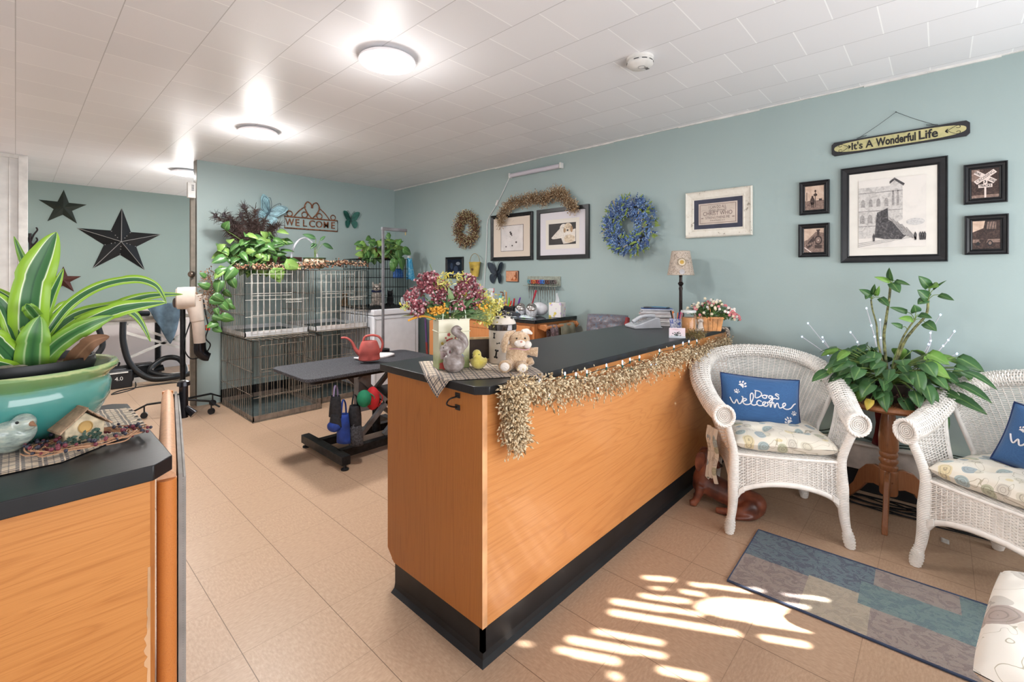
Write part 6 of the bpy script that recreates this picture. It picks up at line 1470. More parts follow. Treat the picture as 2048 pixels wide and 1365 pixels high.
# ------------------------------------------------------------------ things on the left counter
PB = Vector((.005, 1.515, CT+.004))
mg_ = NB('green_glaze'); x_, y_, z_ = mg_.sep(mg_.co('Object')); n_g = mg_.noise(mg_.co('Object'), 14, 4, .6)
c_ = mg_.ramp(mg_.mth('ADD', z_, mg_.mth('MULTIPLY', mg_.mth('SUBTRACT', n_g, .5), .03)), ((0, (44, 116, 112)), (.07, (66, 142, 136)), (.118, (104, 160, 150)), (.128, (108, 150, 96)), (.150, (128, 160, 104)), (.154, (206, 208, 150)), (.157, (120, 156, 104)), (1, (112, 150, 108)))); mg_.col(c_); mg_.set(.12, coat=.6)
t = thing('glazed_bowl', 'large green glazed bowl planter on the left counter', 'bowl', PB)
MB().lathe([(0, 0), (.085, 0), (.10, .004), (.135, .035), (.155, .075), (.158, .105), (.152, .122), (.156, .13), (.168, .14), (.172, .148), (.168, .156), (.158, .154), (.150, .14), (.14, .11), (.10, .03), (0, .02)], 56).build('bowl_body', mg_.m, t)
t = thing('dracaena', 'striped lime and dark green leafy plant in a black pot inside the green bowl', 'plant', PB+Vector((0, 0, .022)))
MB().lathe([(0, 0), (.095, 0), (.125, .12), (.130, .135), (.128, .15), (.122, .15), (.118, .13), (0, .125)], 40).build('pot', M('black_plastic', (24, 25, 30), .45, var=.05), t)
def soilf(u, v): a = 2*PI*u; r = .120*v; return (r*math.cos(a), r*math.sin(a), .130+.006*noise.noise((r*40*math.cos(a), r*40*math.sin(a), 0)))
MB().grid(soilf, 30, 8, closed=True).build('soil', noisy('soil', (40, 30, 24), (74, 58, 46), (120, 102, 84), 60), t)
b = MB(); rnd = random.Random(12)
for (x, y, s) in ((-.07, -.07, .035), (-.10, -.04, .03), (-.02, -.085, .022), (.0, -.075, .016), (-.11, .0, .03)): b.ball((x, y, .14), (s, s*.7, s*.5), 10, 7)
b.build('stones', noisy('pale_stone', (120, 112, 106), (170, 160, 152), (206, 198, 190), 22), t)
md = NB('striped_leaf'); u_, v_, w_ = md.sep(md.n('UVMap').outputs[0])
d_ = md.mth('ABSOLUTE', md.mth('SUBTRACT', u_, .5)); dn = md.mth('ADD', d_, md.mth('MULTIPLY', md.mth('SUBTRACT', md.noise(md.co('Object'), 30, 2), .5), .02))
c_ = md.ramp(dn, ((0, (40, 84, 52)), (.04, (62, 112, 66)), (.20, (58, 106, 62)), (.225, (96, 142, 84)), (.24, (222, 234, 200)), (.262, (222, 236, 196)), (.275, (150, 192, 60)), (.5, (142, 186, 52)))); md.col(c_); md.set(.35, spec=.5)
md.l(c_, md.b.inputs['Emission Color']) if False else None
me_ = leafmat('brown_leaf', (110, 78, 56), (150, 112, 84), (176, 140, 110), .7)
mgn = NB('green_leaf'); u_, v_, w_ = mgn.sep(mgn.n('UVMap').outputs[0]); d2_ = mgn.mth('ABSOLUTE', mgn.mth('SUBTRACT', u_, .5)); mgn.col(mgn.ramp(d2_, ((0, (58, 104, 62)), (.18, (84, 138, 76)), (.22, (180, 206, 150)), (.27, (120, 168, 78)), (.5, (132, 176, 60))))); mgn.set(.4)
LV = [  # pixel outline, depth offset, width in pixels, material, twist
 ([(62, 735), (58, 650), (66, 570), (92, 505), (113, 464)], -.03, 56, 0, .1), ([(86, 670), (98, 610), (127, 537)], .03, 20, 0, .4),
 ([(86, 680), (140, 610), (205, 572), (268, 560), (312, 572), (333, 608)], .0, 21, 0, .5), ([(90, 680), (150, 632), (230, 612), (300, 592), (366, 589)], .05, 24, 0, .2),
 ([(82, 715), (140, 668), (215, 628), (275, 612), (334, 605)], -.04, 34, 0, .3), ([(76, 728), (120, 684), (175, 652), (228, 632)], -.06, 34, 2, -.2),
 ([(150, 640), (210, 620), (255, 622), (282, 645), (301, 684)], .03, 15, 0, .3), ([(78, 745), (112, 700), (160, 665), (205, 652)], -.03, 30, 2, .4),
 ([(72, 755), (100, 705), (150, 668), (196, 658)], .06, 34, 2, .6), ([(84, 760), (112, 742), (142, 725)], -.08, 24, 2, .2), ([(132, 742), (156, 712), (185, 684), (219, 673)], -.085, 30, 1, .2),
 ([(66, 760), (64, 715), (70, 670), (80, 632)], -.05, 48, 2, .0), ([(60, 740), (34, 680), (4, 610), (-40, 575)], -.02, 30, 0, -.3), ([(56, 745), (20, 700), (-30, 640), (-70, 630)], .04, 34, 0, -.4),
 ([(58, 752), (24, 716), (-20, 676), (-70, 670)], -.06, 40, 0, -.2), ([(52, 758), (20, 738), (-20, 728), (-60, 735)], -.08, 26, 0, -.2), ([(64, 700), (48, 650), (14, 600), (-30, 570)], .06, 28, 0, -.3),
 ([(66, 620), (58, 550), (44, 515), (28, 473)], .05, 14, 2, -.2), ([(70, 690), (110, 640), (150, 630), (190, 628)], .1, 22, 2, .3), ([(78, 640), (60, 618), (52, 608)], -.07, 22, 2, .2), ([(70, 740), (40, 690), (10, 660), (-40, 640)], .1, 34, 2, .3),
 ([(80, 700), (104, 640), (130, 612), (160, 600)], .12, 22, 0, .3)]
O_ = PB+Vector((0, 0, .022))
for px, dy, wpx, m, tw in LV:
    pts = []
    for k, (u, v) in enumerate(px):
        q = k/(len(px)-1); pts.append(at(u, v, Y=PB.y-.0+dy*min(1, q*1.6)-.02)-O_)
    c3 = catmull(pts, 8); N = len(c3); wid = wpx/F_PX*1.06; b = MB(); rows = []
    for i, p in enumerate(c3):
        q = i/(N-1); d = (c3[min(i+1, N-1)]-c3[max(i-1, 0)]).normalized(); vw = (Vector((0, 0, EYE))-(O_+p)).normalized()
        s0 = d.cross(vw).normalized(); n0 = s0.cross(d).normalized(); ang = tw*math.sin(PI*q)
        s1 = s0*math.cos(ang)+n0*math.sin(ang); n1 = n0*math.cos(ang)-s0*math.sin(ang)
        ww = wid*.5*(.42+.58*math.sin(PI*min(1, q*1.1+.12))**.8 if q < .55 else max(.0, 1-((q-.55)/.45)**1.7))
        rows.append([b.v(p+s1*ww*e+n1*abs(e)*ww*.30+n1*.002*math.sin(q*22)*abs(e)) for e in (-1, -.5, 0, .5, 1)])
    for i in range(N-1):
        for k in range(4):
            q0, q1 = i/(N-1), (i+1)/(N-1); b.f((rows[i][k], rows[i][k+1], rows[i+1][k+1], rows[i+1][k]), 0, ((k/4, q0), ((k+1)/4, q0), ((k+1)/4, q1), (k/4, q1)))
    b.build('leaf', [(md.m, me_, mgn.m)[m]], t, solid=.0012, angle=80)
MB().tube([(.02, -.01, .12), (.025, -.012, .2)], .016, 10).build('stalk', m_stem, t)
# runner
def lc(u, v, z=CT): return at(u, v, Z=z)
m_plaid2 = plaid('plaid_runner_dark', (196, 176, 150), (48, 48, 58), (214, 192, 164), 13)
cor = [lc(-90, 925), lc(186, 912), lc(300, 862), lc(258, 822), lc(170, 812), lc(-90, 822)]
def runf(u, v):
    x = -.18+.39*u; e = max(0, (u-.62)/.38); y0 = 1.245+.055*e*1.0+.0; y1 = 1.66-.0*e
    y0 = 1.25+.13*e; y1 = 1.665-.04*e; y = y0+(y1-y0)*v; return (x-.006*math.sin(v*40)*(u > .97), y, CT+.003+.0015*math.sin(u*31)*math.sin(v*27))
tag(MB().grid(runf, 50, 50).build('plaid_runner', m_plaid2, solid=.002), 'black and tan plaid runner under the green bowl on the left counter', 'runner')
# ceramic bird
p = lc(36, 905, CT+.006); t = thing('ceramic_bird', 'pale blue grey ceramic bird at the left edge of the photo', 'figurine', p+Vector((-.012, .008, 0)), YAW-PI/2-.15)
mc_ = NB('bird_glaze'); f = mc_.noise(mc_.co('Object', (1, 1, 2.5)), 40, 4, .6); mc_.col(mc_.ramp(f, ((.3, (120, 134, 132)), (.5, (162, 176, 168)), (.7, (196, 200, 184))))); mc_.set(.22, coat=.4); mc_.bump(f, .25, .003)
b = MB(); b.tube(catmull([(-.075, 0, .028), (-.045, 0, .03), (-.01, 0, .034), (.02, 0, .044), (.034, 0, .056)], 5), [.010, .024, .033, .030, .022], 16); b.ball((.035, 0, .062), (.021, .019, .019), 14, 10); b.ball((-.005, 0, .02), (.034, .026, .02), 14, 8)
b.tube([(-.07, 0, .03), (-.105, 0, .034)], [.014, .006], 10); b.build('body', mc_.m, t, remesh=.003)
MB().tube([(.052, 0, .062), (.067, -.001, .058)], [.006, .001], 8).build('beak', M('bird_beak', (150, 110, 84), .4), t)
MB().ball((.043, -.0165, .068), .0028, 8, 6).build('eye', m_black_base, t)
for s_ in (-1, 1):
    wgm = MB().ball((-.02, s_*.026, .036), (.034, .008, .018), 14, 8); wgm.build('wing', mc_.m, t)
# birdhouse with twig ring
p = lc(168, 884, CT+.006); t = thing('birdhouse_figurine', 'small pale wooden birdhouse tilted on the runner amid berries', 'birdhouse', p+Vector((-.004, .02, .0)), face_cam(p)+.35)
m_bh = M('carved_cream', (206, 190, 160), .7, var=.1, vs=50); m_rf = M('shingle', (176, 146, 120), .8, var=.12, vs=40)
b = MB(); b.prism([(-.032, 0), (.032, 0), (.034, .034), (0, .062), (-.034, .034)], -.022, .03); b.build('house_body', m_bh, t, bevel=.002)
b = MB()
for s_ in (-1, 1):
    for k in range(4):
        x0, z0 = s_*(.044-k*.0115), .026+k*.0105; x1, z1 = s_*(.044-(k+1)*.0115), .026+(k+1)*.0105
        b.mesh([(x0, -.032, z0+.002), (x1, -.032, z1+.004), (x1, .036, z1+.004), (x0, .036, z0+.002), (x0, -.032, z0+.0065), (x1, -.032, z1+.006), (x1, .036, z1+.006), (x0, .036, z0+.0065)], [(0, 1, 2, 3), (7, 6, 5, 4), (0, 4, 5, 1), (1, 5, 6, 2), (2, 6, 7, 3), (3, 7, 4, 0)])
b.build('shingle_roof', m_rf, t, smooth=False)
hq = MB().lathe([(.013, 0), (.011, .002), (.0105, .0), (0, -.001)], 20, cap=False).build('entry_hole', M('hole_tan', (196, 160, 100), .8), t); hq.rotation_euler = (PI/2, 0, 0); hq.location = (0, -.0235, .032)
rnd = random.Random(40); b = MB()
for k in range(60):
    q = Vector((rnd.uniform(-.03, .025), -.026, rnd.uniform(.0, .02))); b.leaf(q, jit(1), (0, -1, .3), .010, .006, 0, .2, .1, 0, 3)
b.build('ivy', M('dark_ivy', (66, 92, 80), .6), t)
b = MB()
rc = p+Vector((-.0, -.015, .0))
for k in range(34):
    a0 = rnd.uniform(0, 6.28); r = rnd.uniform(.05, .085); pts = [(rc.x+.01+r*1.15*math.cos(a0+j*.35)+rnd.gauss(0, .004), rc.y-.004+r*.75*math.sin(a0+j*.35)+rnd.gauss(0, .004), CT+.010+.010*rnd.random()) for j in range(5)]; b.tube(catmull(pts, 4), .0013, 5, 0)
for k in range(110):
    a = rnd.uniform(0, 6.28); r = rnd.uniform(.045, .09); b.ball((rc.x+.01+r*1.15*math.cos(a), rc.y-.004+r*.75*math.sin(a), CT+.010+.016*rnd.random()), rnd.uniform(.003, .0045), 7, 5, rnd.choice((1, 2)))
tag(b.build('berry_ring', [M('tan_twig', (182, 138, 106), .8), M('plum_berry', (110, 42, 56), .4), M('navy_berry', (44, 44, 60), .4)]), 'twig ring with plum and navy berries around the small birdhouse', 'wreath')
# ------------------------------------------------------------------ wire crates against the back wall
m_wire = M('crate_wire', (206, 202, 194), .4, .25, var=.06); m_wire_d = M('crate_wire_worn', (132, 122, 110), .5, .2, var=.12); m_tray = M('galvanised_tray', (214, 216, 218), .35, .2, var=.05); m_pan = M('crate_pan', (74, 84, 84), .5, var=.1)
def wgrid(b, o, ax, ay, nx, ny, r=.0023, R=.0029, rows=None):
    """wire panel from corner o spanned by ax (wires along ay) and ay"""
    o = Vector(o); ax = Vector(ax); ay = Vector(ay)
    for i in range(nx+1): b.tube([o+ax*(i/nx), o+ax*(i/nx)+ay], r if 0 < i < nx else R, 4, cap=False)
    for j in (rows if rows else range(ny+1)):
        q = j if rows else j/ny; b.tube([o+ay*q, o+ay*q+ax], R, 4, cap=False)
def crate(label, x0, y0, z0, w_, d_, h, group, worn=False, trayh=.045):
    t = thing('wire_crate', label, 'crate', (x0, y0, z0), 0, group); m = m_wire_d if worn else m_wire
    b = MB(); wgrid(b, (0, 0, 0), (w_, 0, 0), (0, 0, h), max(8, int(w_/.048)), 6, rows=(0, .3, .55, .8, 1)); b.build('front_panel', m, t)
    dr = MB(); xo = w_*.10; wgrid(dr, (xo, -.006, .05), (w_*.62, 0, 0), (0, 0, h-.09), max(7, int(w_*.62/.048)), 3, rows=(0, .28, .62, .66, 1))
    dr.tube([(xo+w_*.62-.06, -.012, h*.5), (xo+w_*.62+.09, -.012, h*.5), (xo+w_*.62+.09, -.012, h*.5+.02), (xo+w_*.62-.06, -.012, h*.5+.02)], .003, 5, closed=True)
    dr.build('crate_door', m, t)
    b = MB(); wgrid(b, (0, d_, 0), (w_, 0, 0), (0, 0, h), max(8, int(w_/.052)), 6, rows=(0, .3, .6, 1)); b.build('back_panel', m, t)
    for x in (0, w_):
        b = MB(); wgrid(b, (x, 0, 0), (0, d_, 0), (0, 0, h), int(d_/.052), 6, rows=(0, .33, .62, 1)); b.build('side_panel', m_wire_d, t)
    b = MB(); wgrid(b, (0, 0, h), (w_, 0, 0), (0, d_, 0), max(8, int(w_/.05)), 6); b.build('top_panel', m, t)
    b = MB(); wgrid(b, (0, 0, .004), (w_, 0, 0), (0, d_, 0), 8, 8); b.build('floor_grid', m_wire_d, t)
    b = MB(); b.box(.006, w_-.006, .006, .011, .008, .008+trayh); b.box(.006, w_-.006, d_-.011, d_-.006, .008, .008+trayh); b.box(.006, .011, .006, d_-.006, .008, .008+trayh*.8); b.box(w_-.011, w_-.006, .006, d_-.006, .008, .008+trayh*.8)
    b.box(.008, w_-.008, .008, d_-.008, .006, .012, 1); b.build('tray', [m_tray if not worn else M('worn_tray', (140, 128, 118), .5, .3), m_pan], t, smooth=False)
    return t
G_ = 'stacked wire dog crates'
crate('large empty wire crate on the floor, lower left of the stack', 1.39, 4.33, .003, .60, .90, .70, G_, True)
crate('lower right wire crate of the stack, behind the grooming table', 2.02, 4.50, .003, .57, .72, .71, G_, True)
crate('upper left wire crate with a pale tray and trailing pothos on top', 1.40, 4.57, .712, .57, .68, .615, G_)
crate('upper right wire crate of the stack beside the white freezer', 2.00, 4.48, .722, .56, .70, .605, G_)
TZ = 1.34
def bk(u, v, Y): return at(u, v, Y=Y)
# copper bead garland over the crates
rnd = random.Random(50)
gp_ = Path([bk(470, 536, 4.66), bk(520, 536, 4.66), bk(570, 537, 4.66), bk(620, 533, 4.62), bk(660, 530, 4.60), bk(690, 528, 4.60), bk(735, 530, 4.60)], 8)
b = MB()
for i in range(900):
    c = gp_(rnd.random()); p = c+Vector((0, rnd.gauss(0, .03), rnd.gauss(.012, .016))); p.z = max(p.z, TZ-.004)
    b.ball(p, rnd.uniform(.006, .010), 5, 4, rnd.choices((0, 1, 2, 3), (4, 3, 2, 3))[0])
tag(b.build('bead_garland', [M('copper_bead', (166, 116, 88), .4, .3), M('pale_bead', (206, 176, 146), .4), M('dark_bead', (84, 52, 40), .5), M('garland_green', (58, 66, 56), .8)]), 'copper and cream bead garland lying along the top of the crates', 'garland')
# pothos on the crates with trailing vine
t = thing('trailing_pothos', 'bushy pothos on top of the left crates trailing down their side', 'plant', (1.62, 4.86, TZ))
O_ = Vector((1.62, 4.86, TZ)); lv = MB(); st = MB(); vw = Vector((-O_.x, -O_.y, 0)).normalized()
MB().lathe([(0, 0), (.10, 0), (.12, .10), (.0, .10)], 24).build('pot', M('brown_pot', (96, 66, 50), .6), t)
for i in range(150):
    u, v = rnd.gauss(512, 34), rnd.gauss(505, 22)
    if not (434 < u < 592 and 458 < v < 545): continue
    p = bk(u, v, 4.78+rnd.uniform(-.08, .1))-O_; p.z = max(p.z, .012)
    lv.leaf(p, Vector((rnd.gauss((u-512)/90, .5), -.5, rnd.gauss(-.35, .4))), vw+Vector((0, 0, .6))+jit(.3), rnd.uniform(.08, .13), rnd.uniform(.055, .085), rnd.choices((0, 1), (5, 2))[0], .3, .2, .4, 6)
    if i % 4 == 0: st.tube(catmull([(0, 0, .09), p*.5+Vector((0, 0, .08)), p], 4), .003, 5)
for u, v, du, dv in ((555, 535, 4, 28), (540, 540, 22, 18), (568, 528, 32, 6), (470, 535, -18, 22), (452, 515, -24, 8), (440, 560, -6, 24), (425, 590, 22, 12), (448, 580, 12, 14), (452, 598, 10, 16), (420, 575, -20, -6), (440, 605, 16, 14), (430, 616, 6, 12), (424, 632, 22, 6), (440, 632, 26, 8), (425, 655, 18, 8), (436, 645, -20, 8), (418, 600, 26, 4), (432, 548, 20, -12), (460, 555, 10, 20), (446, 540, -16, 14), (412, 555, -10, -8), (455, 610, 14, 8)):
    Yv = 4.60 if u > 500 else 4.52; a = bk(u, v, Yv)-O_; e = bk(u+du, v+dv, Yv-.02)-O_; d = e-a; lv.leaf(a, d, vw+Vector((0, 0, .3))+jit(.25), d.length*1.15, d.length*.8, rnd.choices((0, 1), (3, 2))[0], .2, .2, .4, 6)
for L in ([(470, 525), (445, 545), (430, 575), (428, 600), (436, 620), (428, 640), (424, 655)], [(460, 530), (452, 560), (448, 590), (440, 615)]): st.tube(catmull([bk(u, v, 4.54)-O_ for u, v in L], 5), .004, 6, 0)
lv.build('foliage', [leafmat('crate_pothos', (56, 92, 50), (82, 124, 62)), leafmat('crate_pothos_light', (100, 138, 66), (130, 160, 84))], t, solid=.0012, angle=60); st.build('vine_stems', [m_stem], t)
# dried vine twigs hanging at the crate side
pth = Path([bk(425, 545, 4.6), bk(416, 570, 4.6), bk(424, 600, 4.6), bk(432, 625, 4.6)]); b = twig_cloud(pth, 200, rnd, .035, .05, .006, 0, (2, 2)); tag(b.build('dried_vine', [M('dry_brown', (128, 92, 66), .9), M('dry_tan', (166, 128, 96), .9)]), 'dried brown vine hanging beside the crates behind the pothos', 'dried vine')
# peacock feathers
t = thing('feather_bunch', 'bunch of dark brown peacock feathers behind the pothos', 'feathers', (1.64, 5.0, TZ+.09)); O_ = Vector((1.64, 5.0, TZ+.09)); b = MB(); eyes = []
ends = [(431, 432), (448, 430), (462, 440), (488, 413), (470, 447), (482, 430), (510, 420), (500, 440), (515, 445), (530, 440), (545, 452), (558, 452), (455, 462), (462, 470), (540, 470), (478, 460), (520, 458)]
for u, v in ends:
    e = bk(u, v, 4.96+rnd.uniform(-.03, .05))-O_; s0 = Vector((rnd.gauss(0, .02), 0, 0)); c3 = catmull([s0, (s0+e)*.5+Vector((0, 0, .05)), e], 10); b.tube(c3, .0022, 4, 0)
    for i, p in enumerate(c3[2:]):
        for s_ in range(12):
            d = Vector((rnd.gauss(0, 1), rnd.gauss(0, .3), rnd.gauss(.2, .8))).normalized(); k_ = rnd.uniform(.6, 1.6); b.tube([p, p+d*.03*k_+Vector((0, 0, .004)), p+d*.055*k_], [.0026, .002, .0008], 3, 0, cap=False)
    eyes.append(e)
b.build('plumes', M('feather_brown', (62, 46, 42), .8, var=.15), t)
for i, e in enumerate(eyes[:6]):
    MB().ball(e, (.017, .004, .026), 12, 8).build('eye_spot', M('feather_eye', (44, 36, 40) if i != 2 else (150, 50, 44), .6), t)
# dark picture frame and white basket with striped pot
p = bk(583, 520, 5.1); t = thing('leaning_frame', 'dark brown frame corner leaning behind the beads', 'frame', (p.x, 5.16, TZ+.004)); fg = frame_geo(.26, .13, .02, .015, 'flat').build('frame', M('mahogany', (84, 46, 44), .4), t); fg.location = (0, 0, .065)
MB().box(-.115, .115, -.004, 0, .018, .115).build('board', M('dark_board', (62, 48, 42), .6, var=.2), t)
p = bk(612, 530, 4.85); t = thing('white_handle_basket', 'white twig basket with a tall arched handle behind the patterned pot', 'basket', (p.x, 4.88, TZ+.004))
b = MB(); aw = abs(bk(640, 500, 4.88).x-bk(588, 500, 4.88).x)/2; ah = bk(612, 478, 4.88).z-TZ
for k in range(4): b.tube([((aw+.004*k)*math.cos(PI*i/16), .003*math.sin(i+k), ah*math.sin(PI*i/16)**.8+.002*k) for i in range(17)], .0045, 5)
b.build('handle', m_twig, t); MB().lathe([(0, 0), (aw*.8, 0), (aw, .07), (aw*.97, .07), (0, .02)], 20, sy=.5).build('basket_body', M('white_twigs', (206, 198, 190), .8, var=.1, vs=60), t)
p = bk(629, 531, 4.72); t = thing('patterned_pot', 'cream and brown patterned round pot with a green rim on the crates', 'plant pot', (p.x, 4.72, TZ+.004)); rp = abs(bk(655, 520, 4.72).x-bk(604, 520, 4.72).x)/2*.86
mpp = NB('speckled_pot'); f = mpp.noise(mpp.co('Object'), 34, 3, .6); mpp.col(mpp.ramp(f, ((.44, (214, 200, 178)), (.5, (206, 190, 166)), (.53, (110, 86, 52))))); mpp.set(.4)
MB().lathe([(0, 0), (rp*.7, 0), (rp, .035), (rp, .075), (rp*.9, .10), (0, .10)], 30, mf=lambda i: 0).lathe([(rp*.9, .10), (rp*.98, .104), (rp*.98, .112), (rp*.85, .112), (0, .106)], 30, m=1).build('pot_body', [mpp.m, M('green_rim', (70, 96, 66), .3)], t)
t2 = thing('young_plant', 'young plant with few broad leaves in the patterned pot', 'plant', (p.x, 4.72, TZ+.11)); O_ = Vector((p.x, 4.72, TZ+.11)); lv = MB(); st = MB()
for u, v, du, dv in ((632, 478, -22, -10), (640, 482, 10, -10), (634, 488, -12, 8), (645, 488, 22, 8), (628, 486, -6, 6)):
    a = bk(u, v, 4.70)-O_; e = bk(u+du, v+dv, 4.69)-O_; d = e-a; st.tube(catmull([(0, 0, 0), a*.5+Vector((0, 0, .02)), a], 4), .0025, 5); lv.leaf(a, d, vw+Vector((0, 0, .5)), d.length*1.1, d.length*.45, 0, .2, .2, 0, 6)
lv.build('foliage', [leafmat('young_leaf', (58, 96, 64), (84, 124, 80))], t2, solid=.0012); st.build('stems', m_stem, t2)
# ------------------------------------------------------------------ chest freezer with black cage and toys
FX0, FX1, FY0, FZ = 2.60, 3.19, 4.43, .905
t = thing('chest_freezer', 'white chest freezer in the back corner under the black cage', 'freezer', (FX0, FY0, 0)); m_enm = M('white_enamel', (224, 225, 230), .3, var=.01)
W_ = FX1-FX0; b = MB(); b.box(0, W_, .01, .74, .02, FZ-.07); b.build('cabinet', m_enm, t, bevel=.012); MB().box(-.004, W_+.004, .0, .75, FZ-.065, FZ).build('lid', m_enm, t, bevel=.012, bseg=3)
b = MB(); b.tube(catmull([(.03, .008, .1), (.03, .008, FZ-.16), (.07, .008, FZ-.11), (W_-.08, .008, FZ-.11), (W_-.05, .008, FZ-.14), (W_-.05, .008, .1)], 6), .002, 4); b.build('panel_line', M('grey_line', (150, 150, 150)), t)
MB().box(.02, W_-.02, .03, .7, 0, .02).build('base', m_black_base, t)
t = thing('black_cage', 'black wire cage standing on the white freezer', 'cage', (2.58, 4.50, FZ+.003)); m_bw = M('black_wire', (24, 24, 26), .5, .3, var=0)
cw, cd_, chh = .50, .55, .55
for nm, o_, ax, ay, n1 in (('front_panel', (0, 0, 0), (cw, 0, 0), (0, 0, chh), 15), ('back_panel', (0, cd_, 0), (cw, 0, 0), (0, 0, chh), 12), ('side_panel', (0, 0, 0), (0, cd_, 0), (0, 0, chh), 13), ('side_panel', (cw, 0, 0), (0, cd_, 0), (0, 0, chh), 13), ('top_panel', (0, 0, chh), (cw, 0, 0), (0, cd_, 0), 12)):
    b = MB(); wgrid(b, o_, ax, ay, n1, 5, .0022, .0036, rows=(0, .22, .42, .62, .80, 1)); b.build(nm, m_bw, t)
MB().box(-.02, cw+.06, -.03, cd_, -.002, .014).build('tray', m_bw, t, bevel=.004)
def toy_dog(name, label, loc, rz, s, body, face, collar=None):
    t = thing(name, label, 'toy', loc, rz); b = MB(); b.ball((0, 0, .07), (.045, .04, .07), 14, 10); b.ball((0, -.015, .155), (.038, .036, .034), 14, 10); b.ball((0, -.045, .145), (.018, .02, .014), 10, 8)
    for x in (-.025, .025): b.tube([(x, -.02, .08), (x, -.035, .01)], [.014, .015], 8); b.ball((x*1.6, -.03, .014), (.018, .03, .014), 8, 6)
    b.build('body', body, t, remesh=.007)
    MB().ball((0, -.04, .152), (.024, .020, .022), 12, 8).build('face_patch', face, t)
    for x in (-.024, .024): MB().tube([(x, -.01, .175), (x*1.3, -.008, .205)], [.013, .003], 8).build('ear', body, t)
    MB().ball((0, -.064, .150), .006, 8, 6).build('nose', m_black_base, t)
    for x in (-.012, .012): MB().ball((x, -.056, .163), .004, 8, 6).build('eye', m_black_base, t)
    if collar: MB().lathe([(.036, .118), (.040, .122), (.040, .134), (.034, .138)], 16, cap=False).build('collar', collar, t)
    t.scale = (s, s, s); return t
m_gp = M('grey_plush', (150, 142, 134), 1, var=.14, vs=60); m_blk = M('black_plush', (28, 28, 32), 1, var=.1); m_tan = M('tan_plush_small', (176, 140, 104), 1, var=.1)
q = bk(755, 600, 4.62); toy_dog('plush_husky', 'grey and white husky plush with dark blue collar inside the black cage', (q.x, 4.64, FZ+.02), face_cam(q), 1.35, m_gp, m_wp.m, M('navy_collar', (30, 40, 84), .6))
q = bk(782, 600, 4.70); toy_dog('black_plush', 'black plush dog lying inside the right side of the black cage', (q.x, 4.72, FZ+.02), face_cam(q), .9, m_blk, m_blk)
q = bk(708, 600, 5.02); toy_dog('tan_plush_dog', 'small tan plush seen through the upper right crate', (2.63, 5.12, FZ+.003), face_cam(q), .8, m_tan, m_wp.m)
# white round disk leaning at cage front
p = bk(805, 600, 4.46); t = thing('round_plate', 'round white plate leaning at the right foot of the black cage', 'plate', (3.125, 4.60, FZ+.075), face_cam(p)); MB().lathe([(0, 0), (.05, .0), (.065, .006), (.066, .009), (.05, .005), (0, .004)], 30).build('disk', M('white_china', (224, 226, 228), .25, var=.02), t).rotation_euler = (PI/2-.1, 0, 0)
# pothos in a basket on the black cage
O_ = Vector((2.86, 4.74, FZ+chh+.008)); t = thing('wicker_planter', 'brown wicker planter with handle on top of the black cage', 'basket', O_)
MB().lathe([(0, 0), (.10, 0), (.14, .11), (.135, .12), (0, .10)], 26, sx=1.2).build('basket_body', M('basket_brown', (142, 92, 66), .8, var=.2, vs=70), t); MB().tube(catmull([(-.15, 0, .08), (-.20, 0, .12), (-.24, 0, .02), (-.26, 0, .0)], 5), .009, 6).build('handle', M('basket_brown', (142, 92, 66), .8), t)
t = thing('basket_pothos', 'green pothos spilling over the wicker planter on the black cage', 'plant', O_+Vector((0, 0, .1))); O_ = O_+Vector((0, 0, .1)); lv = MB(); st = MB()
for i in range(75):
    u, v = rnd.uniform(722, 800), rnd.uniform(473, 516)
    if abs(u-760)/50+abs(v-500)/34 > 1.05: continue
    p = bk(u, v, 4.62+rnd.uniform(-.05, .08))-O_; p.z = max(p.z, -.085); lv.leaf(p, Vector((rnd.gauss((u-760)/50, .4), -.4, rnd.gauss(-.3, .4))), vw+Vector((0, 0, .5))+jit(.3), .10, .075, rnd.choices((0, 1), (4, 2))[0], .3, .2, .4, 6)
for u, v, du, dv in ((795, 500, 6, 22), (805, 498, 18, 10), (790, 518, -6, 22), (800, 515, 8, 24), (786, 525, 2, 18), (775, 478, 4, -12), (780, 474, -4, -8), (794, 490, 8, -12)):
    a = bk(u, v, 4.46)-O_; e = bk(u+du, v+dv, 4.45)-O_; d = e-a; lv.leaf(a, d, vw+Vector((0, 0, .3))+jit(.2), d.length*1.1, d.length*.75, 0, .2, .2, .4, 6); st.tube([a, a*.6+Vector((0, 0, .03)), (0, 0, 0)], .0025, 5)
lv.build('foliage', [bpy.data.materials['crate_pothos'], bpy.data.materials['crate_pothos_light']], t, solid=.0012, angle=60); st.build('stems', m_stem, t)
# blue printed bag hanging on the cage
p = bk(819, 538, 4.56); t = thing('blue_bag', 'bright blue printed plastic bag hanging on the right side of the black cage', 'bag', (3.17, 4.60, p.z)); mbb = noisy('blue_print', (30, 110, 190), (70, 170, 210), (206, 226, 232), 16)
MB().grid(lambda u, v: ((-.055+.11*u)*(.6+.5*(1-v))+.02*(1-v), -.03*math.sin(PI*u)*(1-v*.5)-.0, -.13+.25*v+.01*math.sin(u*9)), 16, 14).build('pouch', mbb, t, solid=.004)
MB().ball((-.01, -.004, .14), (.02, .02, .016), 10, 8).build('white_knot', m_trim, t)
# second blue item inside cage
p = bk(800, 548, 4.56); t = thing('blue_pouch', 'dark blue pouch hanging inside the black cage', 'bag', (2.98, 4.54, p.z)); MB().grid(lambda u, v: (-.07+.14*u, -.014*math.sin(PI*u), -.05+.11*v), 10, 8).build('pouch', noisy('navy_print', (20, 60, 120), (36, 90, 160), (120, 150, 190), 24), t, solid=.004)
